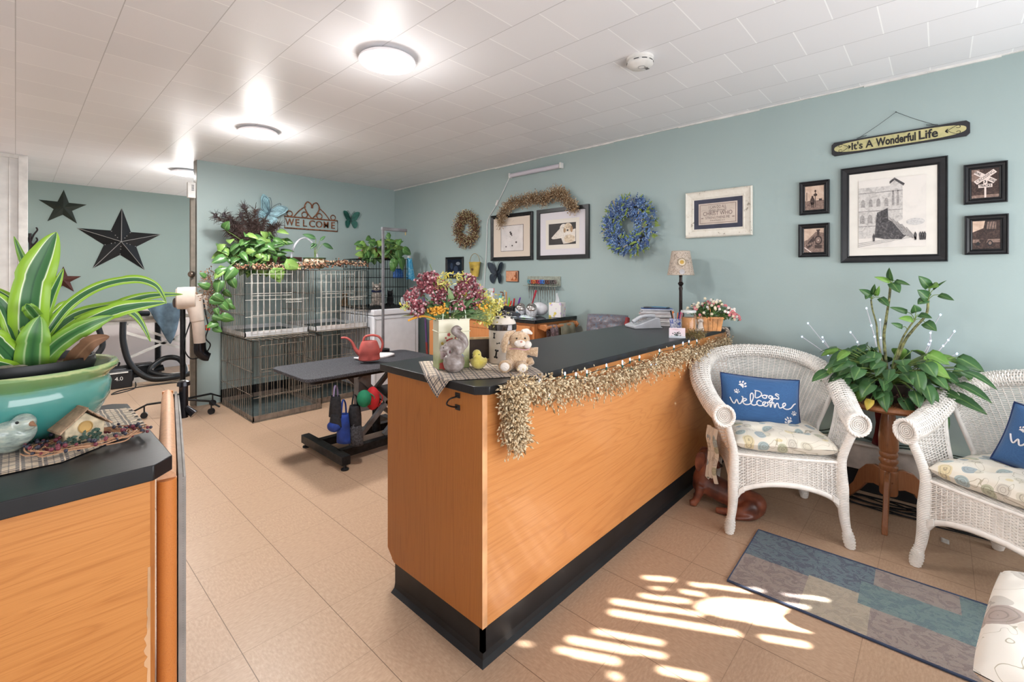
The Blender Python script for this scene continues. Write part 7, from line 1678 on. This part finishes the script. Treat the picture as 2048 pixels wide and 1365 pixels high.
# brooms and bags in the corner between freezer and cabinet
t = thing('broom', 'broom with pale bristles and a purple end standing beside the freezer', 'broom', (3.24, 4.36, 0), 0)
MB().tube([(.02, -.02, .0), (-.02, .02, 1.02)], .011, 8).build('broomstick', M('purple_grip', (100, 66, 120), .5), t); MB().tube([(.02, -.02, 0), (0.0, 0, .5)], .013, 8).build('sleeve', M('red_sleeve', (140, 50, 46), .5), t)
t = thing('dust_mop', 'white handled mop leaning in the corner behind the tin vase', 'mop', (3.3, 4.2, 0)); MB().tube([(.0, -.1, 0), (-.04, .1, .86)], .009, 8).build('mop_handle', m_trim, t); MB().tube([(.03, -.1, 0), (.0, .1, .8)], .008, 8).build('brace', m_trim, t)
t = thing('tote_bag', 'pale grey tote bag hanging in the corner beside the mop', 'bag', (3.36, 4.05, .46)); MB().grid(lambda u, v: (.02*math.sin(PI*u), -.16+.32*u*(.7+.3*v)+.05*(1-v), .34*v), 12, 10).build('bag_body', M('bag_grey', (176, 168, 168), .8), t, solid=.01); MB().tube(catmull([(0, -.08, .34), (.0, -.06, .44), (0, .02, .44), (0, .05, .34)], 5), .005, 6).build('strap', m_trim, t)

# ------------------------------------------------------------------ grooming table
GX0, GX1, GY0, GY1, GZ = 1.235, 2.34, 2.90, 3.50, .62
def rr_poly(x0, x1, y0, y1, r, n=6):
    out = []
    for cx, cy, a0 in ((x1-r, y0+r, -PI/2), (x1-r, y1-r, 0), (x0+r, y1-r, PI/2), (x0+r, y0+r, PI)):
        for k in range(n+1): a = a0+k*PI/2/n; out.append((cx+r*math.cos(a), cy+r*math.sin(a)))
    return out
mgt = NB('speckled_mat'); f = mgt.noise(mgt.co('Object'), 160, 3, .7); mgt.col(mgt.ramp(f, ((.38, (38, 38, 42)), (.56, (62, 62, 68)), (.70, (120, 120, 126))))); mgt.set(.7); mgt.bump(f, .4, .002)
t = thing('grooming_table', 'adjustable grooming table with black speckled top and black steel base', 'table', (0, 0, 0)); m_stl = M('black_steel', (34, 35, 38), .4, .5, var=.2, vs=30); m_gs = M('grey_steel', (122, 122, 126), .45, .4, var=.08)
MB().slab(rr_poly(GX0, GX1, GY0, GY1, .07), GZ-.022, GZ).build('tabletop', mgt.m, t, bevel=.004); MB().slab(rr_poly(GX0+.06, GX1-.06, GY0+.06, GY1-.06, .03), GZ-.05, GZ-.022).build('top_frame', m_stl, t)
E0, E1_ = at(668, 942, Z=0), at(606, 895, Z=0)
for x in (1.47, 2.12): MB().box(x-.03, x+.03, 2.84, 3.47, .035, .095).build('base_bar', m_stl, t, bevel=.004)
for y in (2.98, 3.28): MB().box(1.48, 2.12, y-.028, y+.028, .04, .095).build('base_rail', m_stl, t, bevel=.003)
for x, y in ((1.47, 2.86), (1.47, 3.45), (2.12, 2.86), (2.12, 3.45)): MB().lathe([(0, 0), (.026, 0), (.026, .008), (.012, .014), (.008, .036), (0, .036)], 16, c=(x, y, 0)).build('levelling_foot', m_black_base, t)
MB().box(1.66, 1.76, 3.03, 3.10, .30, GZ-.05).build('motor_housing', m_gs, t, bevel=.004)
for a, c in (((1.62, .10), (2.10, .55)), ((2.10, .12), (1.66, .55)), ((1.85, .10), (2.2, .42))):
    for y in (3.01, 3.25): MB().tube([(a[0], y, a[1]), (c[0], y, c[1])], .022, 4, flat=1).build('scissor_arm', m_gs, t)
MB().box(1.74, 2.2, 3.0, 3.26, .36, .40).build('cross_plate', m_stl, t); MB().tube([(1.86, 3.13, .10), (1.86, 3.13, .34)], .03, 14).build('hydraulic_post', m_stl, t)
# post with arm
AX = at(766, 690, Y=3.47)
t = thing('grooming_post', 'tall grey steel grooming post with a short arm clamped to the table', 'grooming arm', (AX.x, 3.47, GZ)); tz = at(766, 458, Y=3.47).z-GZ
MB().tube([(0, 0, -.03), (0, 0, tz)], .012, 4).build('post', m_gs, t); MB().box(-.012, .235, -.013, .013, tz-.012, tz+.014).build('arm', m_gs, t, bevel=.002).rotation_euler = (0, 0, 0)
MB().lathe([(.0, -.0), (.055, .0), (.055, .03), (.02, .035), (0, .035)], 20).build('clamp', m_stl, t); MB().tube([(.225, 0, tz-.012), (.225, 0, tz-.04)], .006, 8).build('arm_ring', M('brass', (196, 176, 130), .3, .8), t)
# towel and watering can
q = at(727, 723, Z=GZ); tag(MB().grid(lambda u, v: (q.x-.02+.30*u-.0, q.y-.02+.13*v+.03*u, GZ+.012+.006*math.sin(u*7+v*3)), 20, 10).build('folded_paper_towel', M('towel_white', (216, 212, 212), .9, var=.05, vs=30), solid=.016), 'folded white towel lying under the watering can on the grooming table', 'towel')
q = at(743, 727, Z=GZ); t = thing('watering_can', 'dusty red plastic watering can with long thin spout on the grooming table', 'watering can', q+Vector((.0, .03, .021)), face_cam(q)); m_wc = M('dusty_red', (176, 84, 78), .45, var=.05)
MB().lathe([(0, 0), (.072, 0), (.078, .006), (.074, .045), (.078, .05), (.074, .09), (.058, .135), (.050, .145), (.046, .14), (0, .13)], 30, sy=.72).build('can_body', m_wc, t)
MB().tube(catmull([(-.066, 0, .045), (-.10, 0, .085), (-.125, 0, .14), (-.165, 0, .172), (-.20, 0, .172)], 6), [.018, .013, .009, .008, .009], 10).build('spout', m_wc, t)
MB().tube(catmull([(-.045, 0, .14), (-.03, 0, .175), (.02, 0, .185), (.07, 0, .17), (.095, 0, .12), (.082, 0, .06)], 6), .009, 8).build('handle', m_wc, t)
# muzzles and caps hanging under the table
def hang(name, label, cat, u0, u1, v0, v1, Y, m, kind, m2=None):
    a = at(u0, v0, Y=Y); c = at(u1, v1, Y=Y); w_, h_ = abs(c.x-a.x)*1.0, a.z-c.z; cx, cz = (a.x+c.x)/2, c.z
    t = thing(name, label, cat, (cx, Y, cz), .4, 'muzzles and caps hung under the table')
    if kind == 'muzzle':
        b = MB(); b.grid(lambda u, v: (w_*.40*math.cos(2*PI*u)*(.7+.3*math.sin(PI*v)), .05*math.sin(2*PI*u)*(1-.4*v), h_*.75*v), 16, 8, closed=True); b.build('cone', m, t, solid=.005)
        MB().tube(catmull([(-w_*.3, 0, h_*.6), (-w_*.1, 0, h_*1.1), (w_*.2, 0, h_*1.0), (w_*.3, 0, h_*.6)], 5), .007, 5, flat=.4).build('strap', m2 or m, t)
    else:
        b = MB(); b.ball((0, 0, h_*.5), (w_*.5, .05, h_*.5), 16, 12); b.build('crown', m, t); MB().tube(catmull([(w_*.3, -.02, h_*.8), (w_*.55, -.05, h_*.5), (w_*.4, -.02, h_*.1)], 4), .012, 6, flat=.3).build('brim', m2 or m, t)
m_mz = M('black_mesh', (36, 36, 40), .8, var=.15, vs=60); m_bl = M('blue_strap', (28, 60, 140), .7, var=.1); m_gr = M('green_cloth', (36, 132, 96), .8); m_rd = M('red_cloth', (196, 36, 44), .7)
for a in (('dog_muzzle', 'black mesh muzzle with lilac strap hanging leftmost under the grooming table', 'muzzle', 660, 682, 780, 832, 2.93, m_mz, 'muzzle', M('lilac_strap', (140, 126, 160), .7)), ('dog_muzzle', 'square black muzzle above a blue pouch under the grooming table', 'muzzle', 660, 684, 822, 850, 2.92, m_mz, 'muzzle'), ('blue_pouch', 'small round blue pouch hanging under the black muzzles', 'pouch', 658, 678, 845, 862, 2.92, m_bl, 'cap', m_bl),
          ('dog_muzzle', 'large bright blue muzzle hanging in the centre under the grooming table', 'muzzle', 674, 700, 812, 882, 2.90, m_bl, 'muzzle'), ('dog_muzzle', 'black muzzle behind the green cap under the grooming table', 'muzzle', 694, 724, 800, 850, 2.90, m_mz, 'muzzle'), ('dog_muzzle', 'lowest dark grey mesh muzzle under the grooming table', 'muzzle', 696, 728, 842, 885, 2.88, M('grey_mesh', (66, 66, 70), .9, var=.2, vs=80), 'muzzle'),
          ('green_hat', 'bright green cloth cap hanging under the grooming table', 'cap', 716, 740, 783, 812, 2.86, m_gr, 'cap', m_gr), ('red_hat', 'bright red cloth cap hanging right of the green cap', 'cap', 734, 756, 776, 818, 2.87, m_rd, 'cap', m_rd)): hang(*a)
# ------------------------------------------------------------------ standing dryer
DX, DY = 1.05, 5.12; t = thing('stand_dryer', 'cream standing dog dryer on a black five wheeled stand', 'dryer', (DX, DY, 0))
MB().tube([(0, 0, .12), (0, 0, .98)], .022, 14).build('pole', m_stl, t)
for k in range(5):
    a = .35+k*2*PI/5; d = Vector((math.cos(a), math.sin(a), 0)); L = MB().tube([d*.0+Vector((0, 0, .13)), d*.26+Vector((0, 0, .12)), d*.36+Vector((0, 0, .07))], [.014, .013, .010], 8, flat=.7).build('stand_leg', m_stl, t)
    W = MB(); W.tube([d*.28+Vector((-d.y*.014, d.x*.014, .028)), d*.28+Vector((d.y*.014, -d.x*.014, .028))], .027, 14); W.tube([d*.28+Vector((0, 0, .03)), d*.28+Vector((0, 0, .11))], .006, 6); W.build('caster', m_black_base, L)
hd_ = Vector((.035, -.06, 0)); b = MB(); m_crm = M('cream_plastic', (222, 208, 196), .4, var=.02)
hz = at(375, 596, Y=DY).z
b = MB(); b.tube([(-.05, -.03, hz), (.09, -.07, hz)], [.10, .105], 28); b.tube(catmull([(.055, -.06, hz+.02), (.085, -.07, hz-.12), (.10, -.075, hz-.22)], 5), [.085, .062, .055], 18); b.build('housing', m_crm, t, bevel=.008)
b = MB(); b.tube([(.10, -.075, hz-.20), (.115, -.08, hz-.42)], [.05, .047], 18); b.build('nozzle', m_crm, t)
b = MB(); b.tube(catmull([(.115, -.08, hz-.42), (.12, -.082, hz-.50), (.155, -.09, hz-.545), (.19, -.1, hz-.56)], 5), [.048, .05, .046, .036], 16); b.build('nozzle_elbow', M('chrome_dark', (44, 44, 48), .2, .7), t)
MB().tube([(-.053, -.029, hz), (-.057, -.028, hz)], .085, 28).build('intake_cover', M('intake_tan', (196, 174, 158), .6), t)
MB().ball((-.07, -.05, hz-.04), (.018, .03, .045), 12, 8).build('motor_cap', M('dark_cap', (88, 78, 74), .4), t)
b = MB(); b.box(.12, .19, -.04, .02, hz-.12, hz+.02); b.build('control_box', M('box_cream', (206, 196, 186), .5), t, bevel=.004); MB().box(.165, .195, -.09, -.05, hz-.31, hz-.26).build('cord_clip', M('orange_clip', (222, 74, 44), .5), t, bevel=.004)
MB().tube(catmull([(.15, -.06, hz-.02), (.16, -.09, hz-.15), (.18, -.09, hz-.28), (.16, -.09, hz-.38), (.20, -.08, hz-.45), (.15, -.06, hz-.54), (.05, -.05, hz-.56), (.0, -.03, hz-.44), (.03, -.03, hz-.3), (.06, -.03, hz-.2)], 6), .006, 6).build('cord', m_black_base, t)
# ------------------------------------------------------------------ far room: white framed grooming table, dryers, hoses, towel
t = thing('white_table', 'white framed folding grooming table against the far wall', 'table', (0, 0, 0)); m_wt = M('white_metal', (206, 200, 194), .45, var=.04)
MB().box(.46, 1.50, 6.95, 7.55, .745, .78).build('tabletop', M('taupe_top', (132, 124, 114), .5), t, bevel=.006)
b = MB()
for y in (7.0, 7.5): b.box(.50, 1.46, y-.02, y+.02, .70, .745)
b.build('top_rail', m_wt, t)
for x in (.86, 1.44): MB().box(x-.03, x+.03, 6.98, 7.02, .40 if x < 1 else .04, .72).build('leg', m_wt, t)
MB().box(.56, 1.44, 6.97, 7.02, .0, .055).build('base_rail', m_wt, t)
for a, c in (((.88, .60), (1.42, .36)), ((.90, .30), (1.42, .52)), ((.9, .70), (1.4, .44)), ((.84, .06), (.84, .2))): MB().tube([(a[0], 6.99, a[1]), (c[0], 6.99, c[1])], .020, 4).build('brace', m_wt, t)
MB().tube([(1.22, 7.2, .05), (1.22, 7.2, .7)], .035, 12).build('lift_post', m_stl, t)
t = thing('force_dryer', 'black cylindrical force dryer marked 4.0 on the floor under the white table', 'dryer', (.74, 6.88, .0)); MB().tube([(-.19, 0, .14), (.19, 0, .14)], .10, 22).build('motor_body', m_stl, t, bevel=.01); MB().box(-.13, .17, -.13, .08, .0, .2).build('housing', m_black_base, t, bevel=.012)
MB().tube(catmull([(-.06, 0, .24), (-.06, 0, .28), (.06, 0, .28), (.06, 0, .24)], 4), .010, 6).build('handle', m_stl, t)
b = MB(); b.box(-.04, .13, -.134, -.131, .17, .185); put_text(b, '4.0', .06, .05, .11, -.132, 0, .002); b.build('marking', m_trim, t, smooth=False)
t = thing('small_dryer', 'small black dryer box standing behind the coiled hose', 'dryer', (1.06, 7.12, 0)); MB().box(-.12, .10, -.08, .1, .0, .20).build('housing', m_stl, t, bevel=.02); MB().tube([(.10, 0, .1), (.2, 0, .12)], .04, 12).build('outlet', m_stl, t)
b = MB(); m_hose = M('black_hose', (20, 20, 22), .4, var=.05)
b.tube(catmull([(.84, 6.86, .74), (.84, 6.84, .5), (.90, 6.80, .25), (1.05, 6.74, .08), (1.25, 6.72, .05), (1.42, 6.8, .08), (1.40, 7.0, .22), (1.25, 7.05, .24), (1.1, 6.95, .12), (1.3, 6.82, .05), (1.58, 6.85, .06), (1.95, 7.0, .06)], 8), .032, 10)
for i in range(60): pass
tag(b.build('dryer_hose', m_hose), 'thick black dryer hose looping from the table over the far room floor', 'hose')
tag(MB().tube(catmull([(.62, 6.84, .72), (.66, 6.82, .5), (.60, 6.80, .36), (.64, 6.82, .2), (.68, 6.74, .22)], 6), .028, 10).build('dryer_hose', m_hose), 'short black hose hanging from the white table edge to the dryer', 'hose')
tag(MB().tube(catmull([(.66, 6.84, .82), (.78, 6.9, .9), (.9, 6.95, .84), (1.0, 7.0, .82), (1.1, 7.05, .81)], 6), .03, 10).build('hose_bundle', m_hose), 'black hose bundle lying on top of the white table', 'hose')
tag(MB().tube(catmull([(.95, 6.86, .03), (.9, 6.6, .006), (.70, 6.45, .006), (.78, 6.6, .006), (1.0, 6.66, .006), (1.3, 6.62, .006)], 6), .006, 6).build('floor_cable', m_black_base), 'thin black cable looped on the floor before the white table', 'cable')
tw = [at(290, 612, Y=6.86), at(366, 606, Y=6.86)]
def twf(u, v):
    p = tw[0].lerp(tw[1], u); drop = .50*(1-abs(u-.72)*1.15); drop = max(.08, drop); return (p.x+(u-.5)*-.12*v, 6.88+.03*math.sin(u*14)*v+.02*math.sin(u*5), p.z+.01-drop*v)
tag(MB().grid(twf, 40, 20).build('hanging_towel', M('slate_towel', (88, 106, 120), 1, var=.08, bump=.6, bs=120), solid=.01), 'slate blue towel hanging in a point over the white table edge', 'towel')
# ------------------------------------------------------------------ wall cabinet unit with granite top
QX, QY0, QY1 = 2.86, 2.41, 3.80; t = thing('oak_cabinet', 'oak base cabinet with shiny black granite top along the teal wall', 'cabinet', (0, 0, 0))
mgn_ = NB('black_granite'); f = mgn_.noise(mgn_.co('Object'), 220, 3, .7); mgn_.col(mgn_.ramp(f, ((.5, (16, 16, 18)), (.62, (26, 26, 30)), (.72, (96, 98, 104))))); mgn_.set(.06, coat=.4)
MB().box(QX-.03, WX-.004, QY0-.03, QY1, .884, .914).build('countertop', mgn_.m, t, bevel=.002)
m_cab = wood('cabinet_oak', (206, 140, 88), (190, 122, 72), (164, 100, 56), axis=2, stretch=16, big=4, rough=.35)
MB().box(QX, WX-.014, QY0, QY1, .1, .884).build('carcass', m_cab, t); MB().box(QX+.05, WX-.014, QY0+.02, QY1, 0, .1).build('plinth', m_black_base, t)
for k in range(3):
    y0 = QY0+.03+k*.45; y1 = y0+.41; D = MB(); D.box(QX-.018, QX-.001, y0, y1, .14, .86); D = D.build('door', m_cab, t, bevel=.004)
    b = MB(); b.box(QX-.013, QX-.0175, y0+.065, y1-.065, .205, .795); pn = MB().box(QX-.024, QX-.019, y0+.0, y0+.055, .14, .86).box(QX-.024, QX-.019, y1-.055, y1, .14, .86).box(QX-.024, QX-.019, y0+.055, y1-.055, .805, .86).box(QX-.024, QX-.019, y0+.055, y1-.055, .14, .195).build('door_frame', m_cab, D, bevel=.002)
# towel bar on the cabinet end
t = thing('towel_bar', 'wooden towel bar with round ends on the cabinet end', 'towel bar', (0, QY0, .85))
for x in (2.91, 3.34):
    rp_ = [(x-.035, 0), (x-.032, -.03), (x, -.045), (x+.03, -.03), (x+.035, 0), (x+.02, .02), (x-.02, .02)]; e = MB().prism([(-.05, -.01), (.03, -.028), (.052, 0), (.03, .028), (-.05, .022)], -.01, .01).build('bar_bracket', m_cab, t, bevel=.004); e.rotation_euler = (0, 0, -PI/2); e.location = (x, -.052, 0)
MB().tube([(2.91, -.075, 0), (3.34, -.075, 0)], .014, 12).build('bar', m_cab, t)
def hang_towel(name, label, x0, x1, m, dz, y=QY0-.075):
    def f(u, v):
        a = v*2-1; z = .85+.018-abs(a)*dz if abs(a) > .08 else .85+.018; return (x0+(x1-x0)*u+.004*math.sin(v*9), y+.02*(1 if a > 0 else -1)*min(1, abs(a)*8)+.004*math.sin(u*12+v), z)
    return tag(MB().grid(f, 24, 24).build(name, m, solid=.004), label, 'towel')
hang_towel('hand_towel', 'sage grey hand towel over the wooden bar', 3.10, 3.30, M('sage_towel', (150, 150, 132), 1, var=.06, bump=.5, bs=140), .22); hang_towel('striped_cloth', 'dark striped cloth hanging left on the wooden bar', 2.96, 3.06, noisy('striped_cloth', (70, 56, 58), (120, 100, 104), (190, 180, 184), 50), .26)
# --- items on the granite
def gt(u, v): return at(u, v, Z=.914)
def bottle(name, label, u, v, X, r, h, body, capm, label_m=None, trig=None, pump=None):
    Yv = at(u, v, X=X).y; t = thing(name, label, 'bottle', (X, Yv, .915)); MB().lathe([(0, 0), (r*.95, 0), (r, .006), (r, h*.62), (r*.85, h*.74), (r*.4, h*.84), (r*.38, h*.9), (0, h*.9)], 22).build('bottle_body', body, t)
    if label_m: MB().lathe([(r*1.01, h*.12), (r*1.01, h*.55)], 22, cap=False).build('bottle_label', label_m, t)
    t.rotation_euler = (0, 0, face_cam(Vector((X, Yv, 0))))
    if trig: b = MB(); b.box(-.03, .016, -.010, .010, h*.92, h*1.06); b.tube([(-.03, 0, h*1.01), (-.045, 0, h*1.0)], .007, 8); b.tube([(-.012, 0, h*.95), (-.026, 0, h*.84)], .005, 6); b.build('trigger_head', capm, t, bevel=.003); MB().box(.004, .022, -.008, .008, h*.88, h*1.07).build('trigger_back', trig, t, bevel=.003)
    elif pump: b = MB(); b.tube([(0, 0, h*.9), (0, 0, h*1.12)], .006, 8); b.tube([(0, 0, h*1.12), (-.03, 0, h*1.14)], .006, 8); b.tube([(0, 0, h*.9), (0, 0, h*.98)], .014, 12); b.build('pump_head', pump, t)
    else: MB().lathe([(0, h*.86), (r*.6, h*.86), (r*.6, h), (0, h)], 18).build('cap', capm, t)
    return t
m_wb = M('white_bottle', (220, 220, 226), .3, var=.02)
bottle('spray_bottle', 'white spray bottle with red trigger and blue label', 984, 610, 3.15, .034, .22, m_wb, m_wb, M('blue_label', (60, 84, 160), .4, var=.2, vs=50), trig=M('red_plastic', (200, 46, 40), .4))
bottle('lotion_bottle', 'white lotion bottle with teal collar and peach label', 1001, 608, 3.12, .028, .17, m_wb, M('teal_cap', (110, 180, 176), .4), M('peach_label', (224, 176, 140), .5, var=.12, vs=60))
bottle('soap_pump', 'clear soap bottle with bronze pump behind the lotion', 1006, 606, 3.30, .032, .17, M('pale_bottle', (196, 206, 200), .2), m_wb, pump=M('bronze_pump', (140, 96, 70), .3, .7))
bottle('amber_bottle', 'small dark amber bottle between the spray and the lotion', 993, 612, 3.22, .018, .12, M('amber', (110, 70, 50), .2), m_pd)
p = at(1020, 618, X=3.14); t = thing('brush_caddy', 'dark caddy holding brushes and combs on the granite', 'caddy', (3.14, p.y, .915)); MB().box(-.06, .06, -.09, .09, 0, .075).build('caddy_body', m_black_base, t, bevel=.006); CY_ = p.y
for k, (dx, dy, h_, c, lb) in enumerate(((.0, .05, .20, (190, 140, 90), 'brush with tan wooden handle in the dark caddy'), (-.02, .0, .15, (130, 190, 60), 'brush with lime green handle and black tip in the caddy'), (.02, -.02, .14, (190, 40, 50), 'red handled comb in the dark caddy'), (-.04, .05, .10, (150, 60, 120), 'short purple brush in the dark caddy'), (-.05, -.03, .12, (214, 60, 40), 'orange red clipper handle low in the caddy'), (.03, -.06, .15, (110, 60, 150), 'violet handled brush at the right of the caddy'))):
    o = thing('grooming_brush', lb, 'brush', (3.14+dx, CY_+dy, .92), 0, 'brushes in the dark caddy'); MB().tube(catmull([(0, 0, .0), (.0, -.004*k, h_*.6), (.002, -.008*k, h_)], 4), [.006, .009, .007], 8).build('handle', M('brush_%d' % k, c, .4, var=0), o)
p = at(1048, 615, X=3.1); t = thing('red_scissors_case', 'long dark red comb leaning up beside the silver jars', 'comb', (3.2, p.y, .93)); MB().tube([(0, 0, .06), (.01, -.05, .21)], [.006, .013], 6, flat=.4).build('comb_body', M('dark_red', (160, 40, 56), .4), t)
def dome_jar(label, u, v, X, r):
    Yv = at(u, v, X=X).y; t = thing('glass_jar', label, 'jar', (X, Yv, .915), face_cam(Vector((X, Yv, 0))), 'glass jars with steel domed lids'); t.rotation_euler = (0, 0, face_cam(Vector((X, Yv, 0))))
    MB().lathe([(0, 0), (r*.7, 0), (r, r*.6), (r, r*1.4), (r*.8, r*1.8), (0, r*1.8)], 28).build('jar_body', M('cotton_glass', (206, 206, 210), .15, var=.12, vs=60, spec=.7), t)
    q = MB().lathe([(r*.86, 0), (r*.88, .006), (r*.7, .02), (r*.2, .03), (r*.16, .036), (r*.22, .045), (0, .05)], 28).build('domed_lid', M('steel_lid', (186, 180, 176), .15, .9, var=.05), t); q.location = (0, -r*.45, r*1.65); q.rotation_euler = (.75, 0, 0)
dome_jar('left glass jar with a tilted steel lid beside the brush caddy', 1041, 622, 3.03, .048); dome_jar('right glass jar with a tilted steel lid against white cotton', 1063, 623, 3.05, .050)
tag(MB().ball((0, 0, .06), (.07, .09, .06), 22, 16).build('cotton_bag', M('cotton', (224, 224, 228), .7, var=.04, bump=1, bs=40)), 'lumpy clear bag of white cotton beside the steel lidded jars', 'bag').location = (3.17, at(1078, 625, X=3.17).y, .916)
p = at(1050, 632, X=2.93); tag(MB().grid(lambda u, v: (2.90+.05*v, p.y-.10+.22*u, .918+.02*math.sin(PI*v)*math.sin(PI*u)), 16, 8).build('cleaning_cloth', noisy('green_white_cloth', (100, 120, 170), (206, 214, 220), (150, 206, 120), 22), solid=.005), 'blue, white and green cloth lying at the front edge of the granite', 'cloth')
p = at(1015, 622, X=2.93); t = thing('clipper_case', 'black dotted clipper case on the granite', 'case', (2.95, p.y, .915)); MB().box(-.05, .06, -.08, .08, 0, .04).build('case_body', noisy('dotted_black', (20, 20, 22), (24, 24, 26), (200, 200, 200), 150, 0, 1), t, bevel=.006)
t = thing('dog_clipper', 'black clipper with turquoise dial beside the dotted case', 'clipper', (2.93, at(1028, 630, X=2.92).y, .915), 1.2); MB().tube([(-.08, 0, .022), (.06, 0, .026), (.09, 0, .02)], [.018, .024, .016], 12).build('clipper_body', m_pd, t); MB().ball((-.0, -.02, .03), (.016, .010, .016), 12, 8).build('dial', M('turquoise', (40, 160, 190), .4), t)
p = at(1113, 632, X=3.19); t = thing('tissue_box', 'white cube tissue box with pastel dots and a raised tissue', 'tissue box', (3.20, p.y-.0, .915), .25); mtb = NB('dotted_carton'); vo = mtb.n('TexVoronoi', feature='F1'); mtb.l(mtb.co('Object'), vo.inputs['Vector']); vo.inputs['Scale'].default_value = 26; wn = mtb.n('TexWhiteNoise', noise_dimensions='3D'); mtb.l(vo.outputs['Position'], wn.inputs[0]); mtb.col(mtb.mix(mtb.mth('LESS_THAN', vo.outputs['Distance'], .34), (226, 224, 222), mtb.ramp(wn.outputs[0], ((0, (226, 190, 200)), (.25, (200, 180, 214)), (.5, (214, 196, 96)), (.75, (160, 180, 110)), (1, (226, 200, 180))), 'CONSTANT'))); mtb.set(.6)
MB().box(-.056, .056, -.056, .056, 0, .125).build('carton', mtb.m, t, bevel=.002); MB().grid(lambda u, v: ((u-.5)*.07*(1-.65*v)+.008*math.sin(v*5), .012*math.sin(u*6)*(1-v), .122+.085*v), 10, 10).build('tissue', M('tissue_white', (230, 230, 232), .9, var=0), t, solid=.002)
# scissor rack
a, c = wl(1056, 556), wl(1122, 556); zt, zb_ = wl(1090, 553).z, wl(1090, 572).z; Lr = abs(a.y-c.y); t = thing('scissor_rack', 'clear wall rack holding a row of grooming scissors', 'rack', (WX-.003, (a.y+c.y)/2, zb_), RW)
MB().box(-Lr/2, Lr/2, -.006, 0, 0, zt-zb_).box(-Lr/2, Lr/2, -.07, -.0, -.003, .003).build('rack_body', M('acrylic', (156, 162, 150), .15, var=.06, vs=40), t, bevel=.001)
hc = [(60, 150, 170), (190, 70, 60), (210, 130, 60), (160, 50, 40), (190, 60, 60), (60, 90, 190), (50, 130, 210), (90, 60, 60), (120, 70, 60), (90, 80, 80), (60, 56, 60), (110, 90, 90)]
nm = ['leftmost, turquoise handled', 'second from left, red handled', 'third from left, orange handled', 'fourth from left, dark red handled', 'fifth from left, red handled', 'sixth from left, violet blue handled', 'seventh, bright blue handled', 'fifth from right, brown handled', 'fourth from right, rust handled', 'third from right, grey brown handled', 'second from right, dark handled', 'rightmost, steel grey handled']
m_ss = M('scissor_steel', (176, 172, 168), .25, .9, var=.05)
for k in range(12):
    y_ = (a.y+c.y)/2+Lr/2-.05-k*(Lr-.09)/11; o = thing('grooming_scissors', '%s pair of scissors in the wall rack' % nm[k], 'scissors', (WX-.042, y_, zb_), RW, 'scissors in the wall rack'); mh = M('scissor_handle_%d' % k, hc[k], .35, var=0)
    for s_ in (-1, 1): MB().tube([(s_*.013+.013*math.cos(2*PI*i/12), -.006*s_, .038+.016*math.sin(2*PI*i/12)) for i in range(12)], .0035, 5, closed=True).build('finger_loop', mh, o)
    MB().tube([(-.006, .002, .022), (.003, 0, -.03), (.0, 0, -.13-.02*(k % 3))], [.004, .005, .001], 5, flat=.5).build('blade', m_ss, o); MB().tube([(.006, -.002, .022), (-.003, 0, -.03), (.004, 0, -.125-.02*(k % 3))], [.004, .005, .001], 5, flat=.5).build('blade', m_ss, o)
# patterned chair pillow behind the counter
p = at(1228, 640, Y=1.90); t = thing('office_stool', 'stool behind the counter carrying the knitted pillow', 'stool', (p.x+.0, 1.95, 0)); MB().lathe([(0, .60), (.15, .60), (.16, .62), (.15, .66), (0, .67)], 28).build('seat', m_black_base, t); MB().tube([(0, 0, .05), (0, 0, .6)], .025, 12).build('post', m_stl, t); MB().lathe([(0, 0), (.2, 0), (.2, .02), (.05, .05), (0, .05)], 28).build('base', m_stl, t)
mkn = noisy('knit_multi', (70, 64, 70), (120, 110, 116), (60, 120, 150), 60); cushion('knitted_pillow', 'grey knitted pillow with blue flecks seen over the far edge of the counter', (p.x, 1.95, .82), face_cam(p)-.3, .34, .29, .09, mkn, tuft=False, rx=PI/2-.15, cat='pillow')
o = bpy.data.objects['knitted_pillow']; o.location = (p.x+.0, 1.95, .815); MB().tube(catmull([(.16, -.12, .05), (.17, 0, .09), (.16, .12, .05)], 5), .02, 8).build('red_edge', M('red_binding', (150, 60, 62), .8), o)
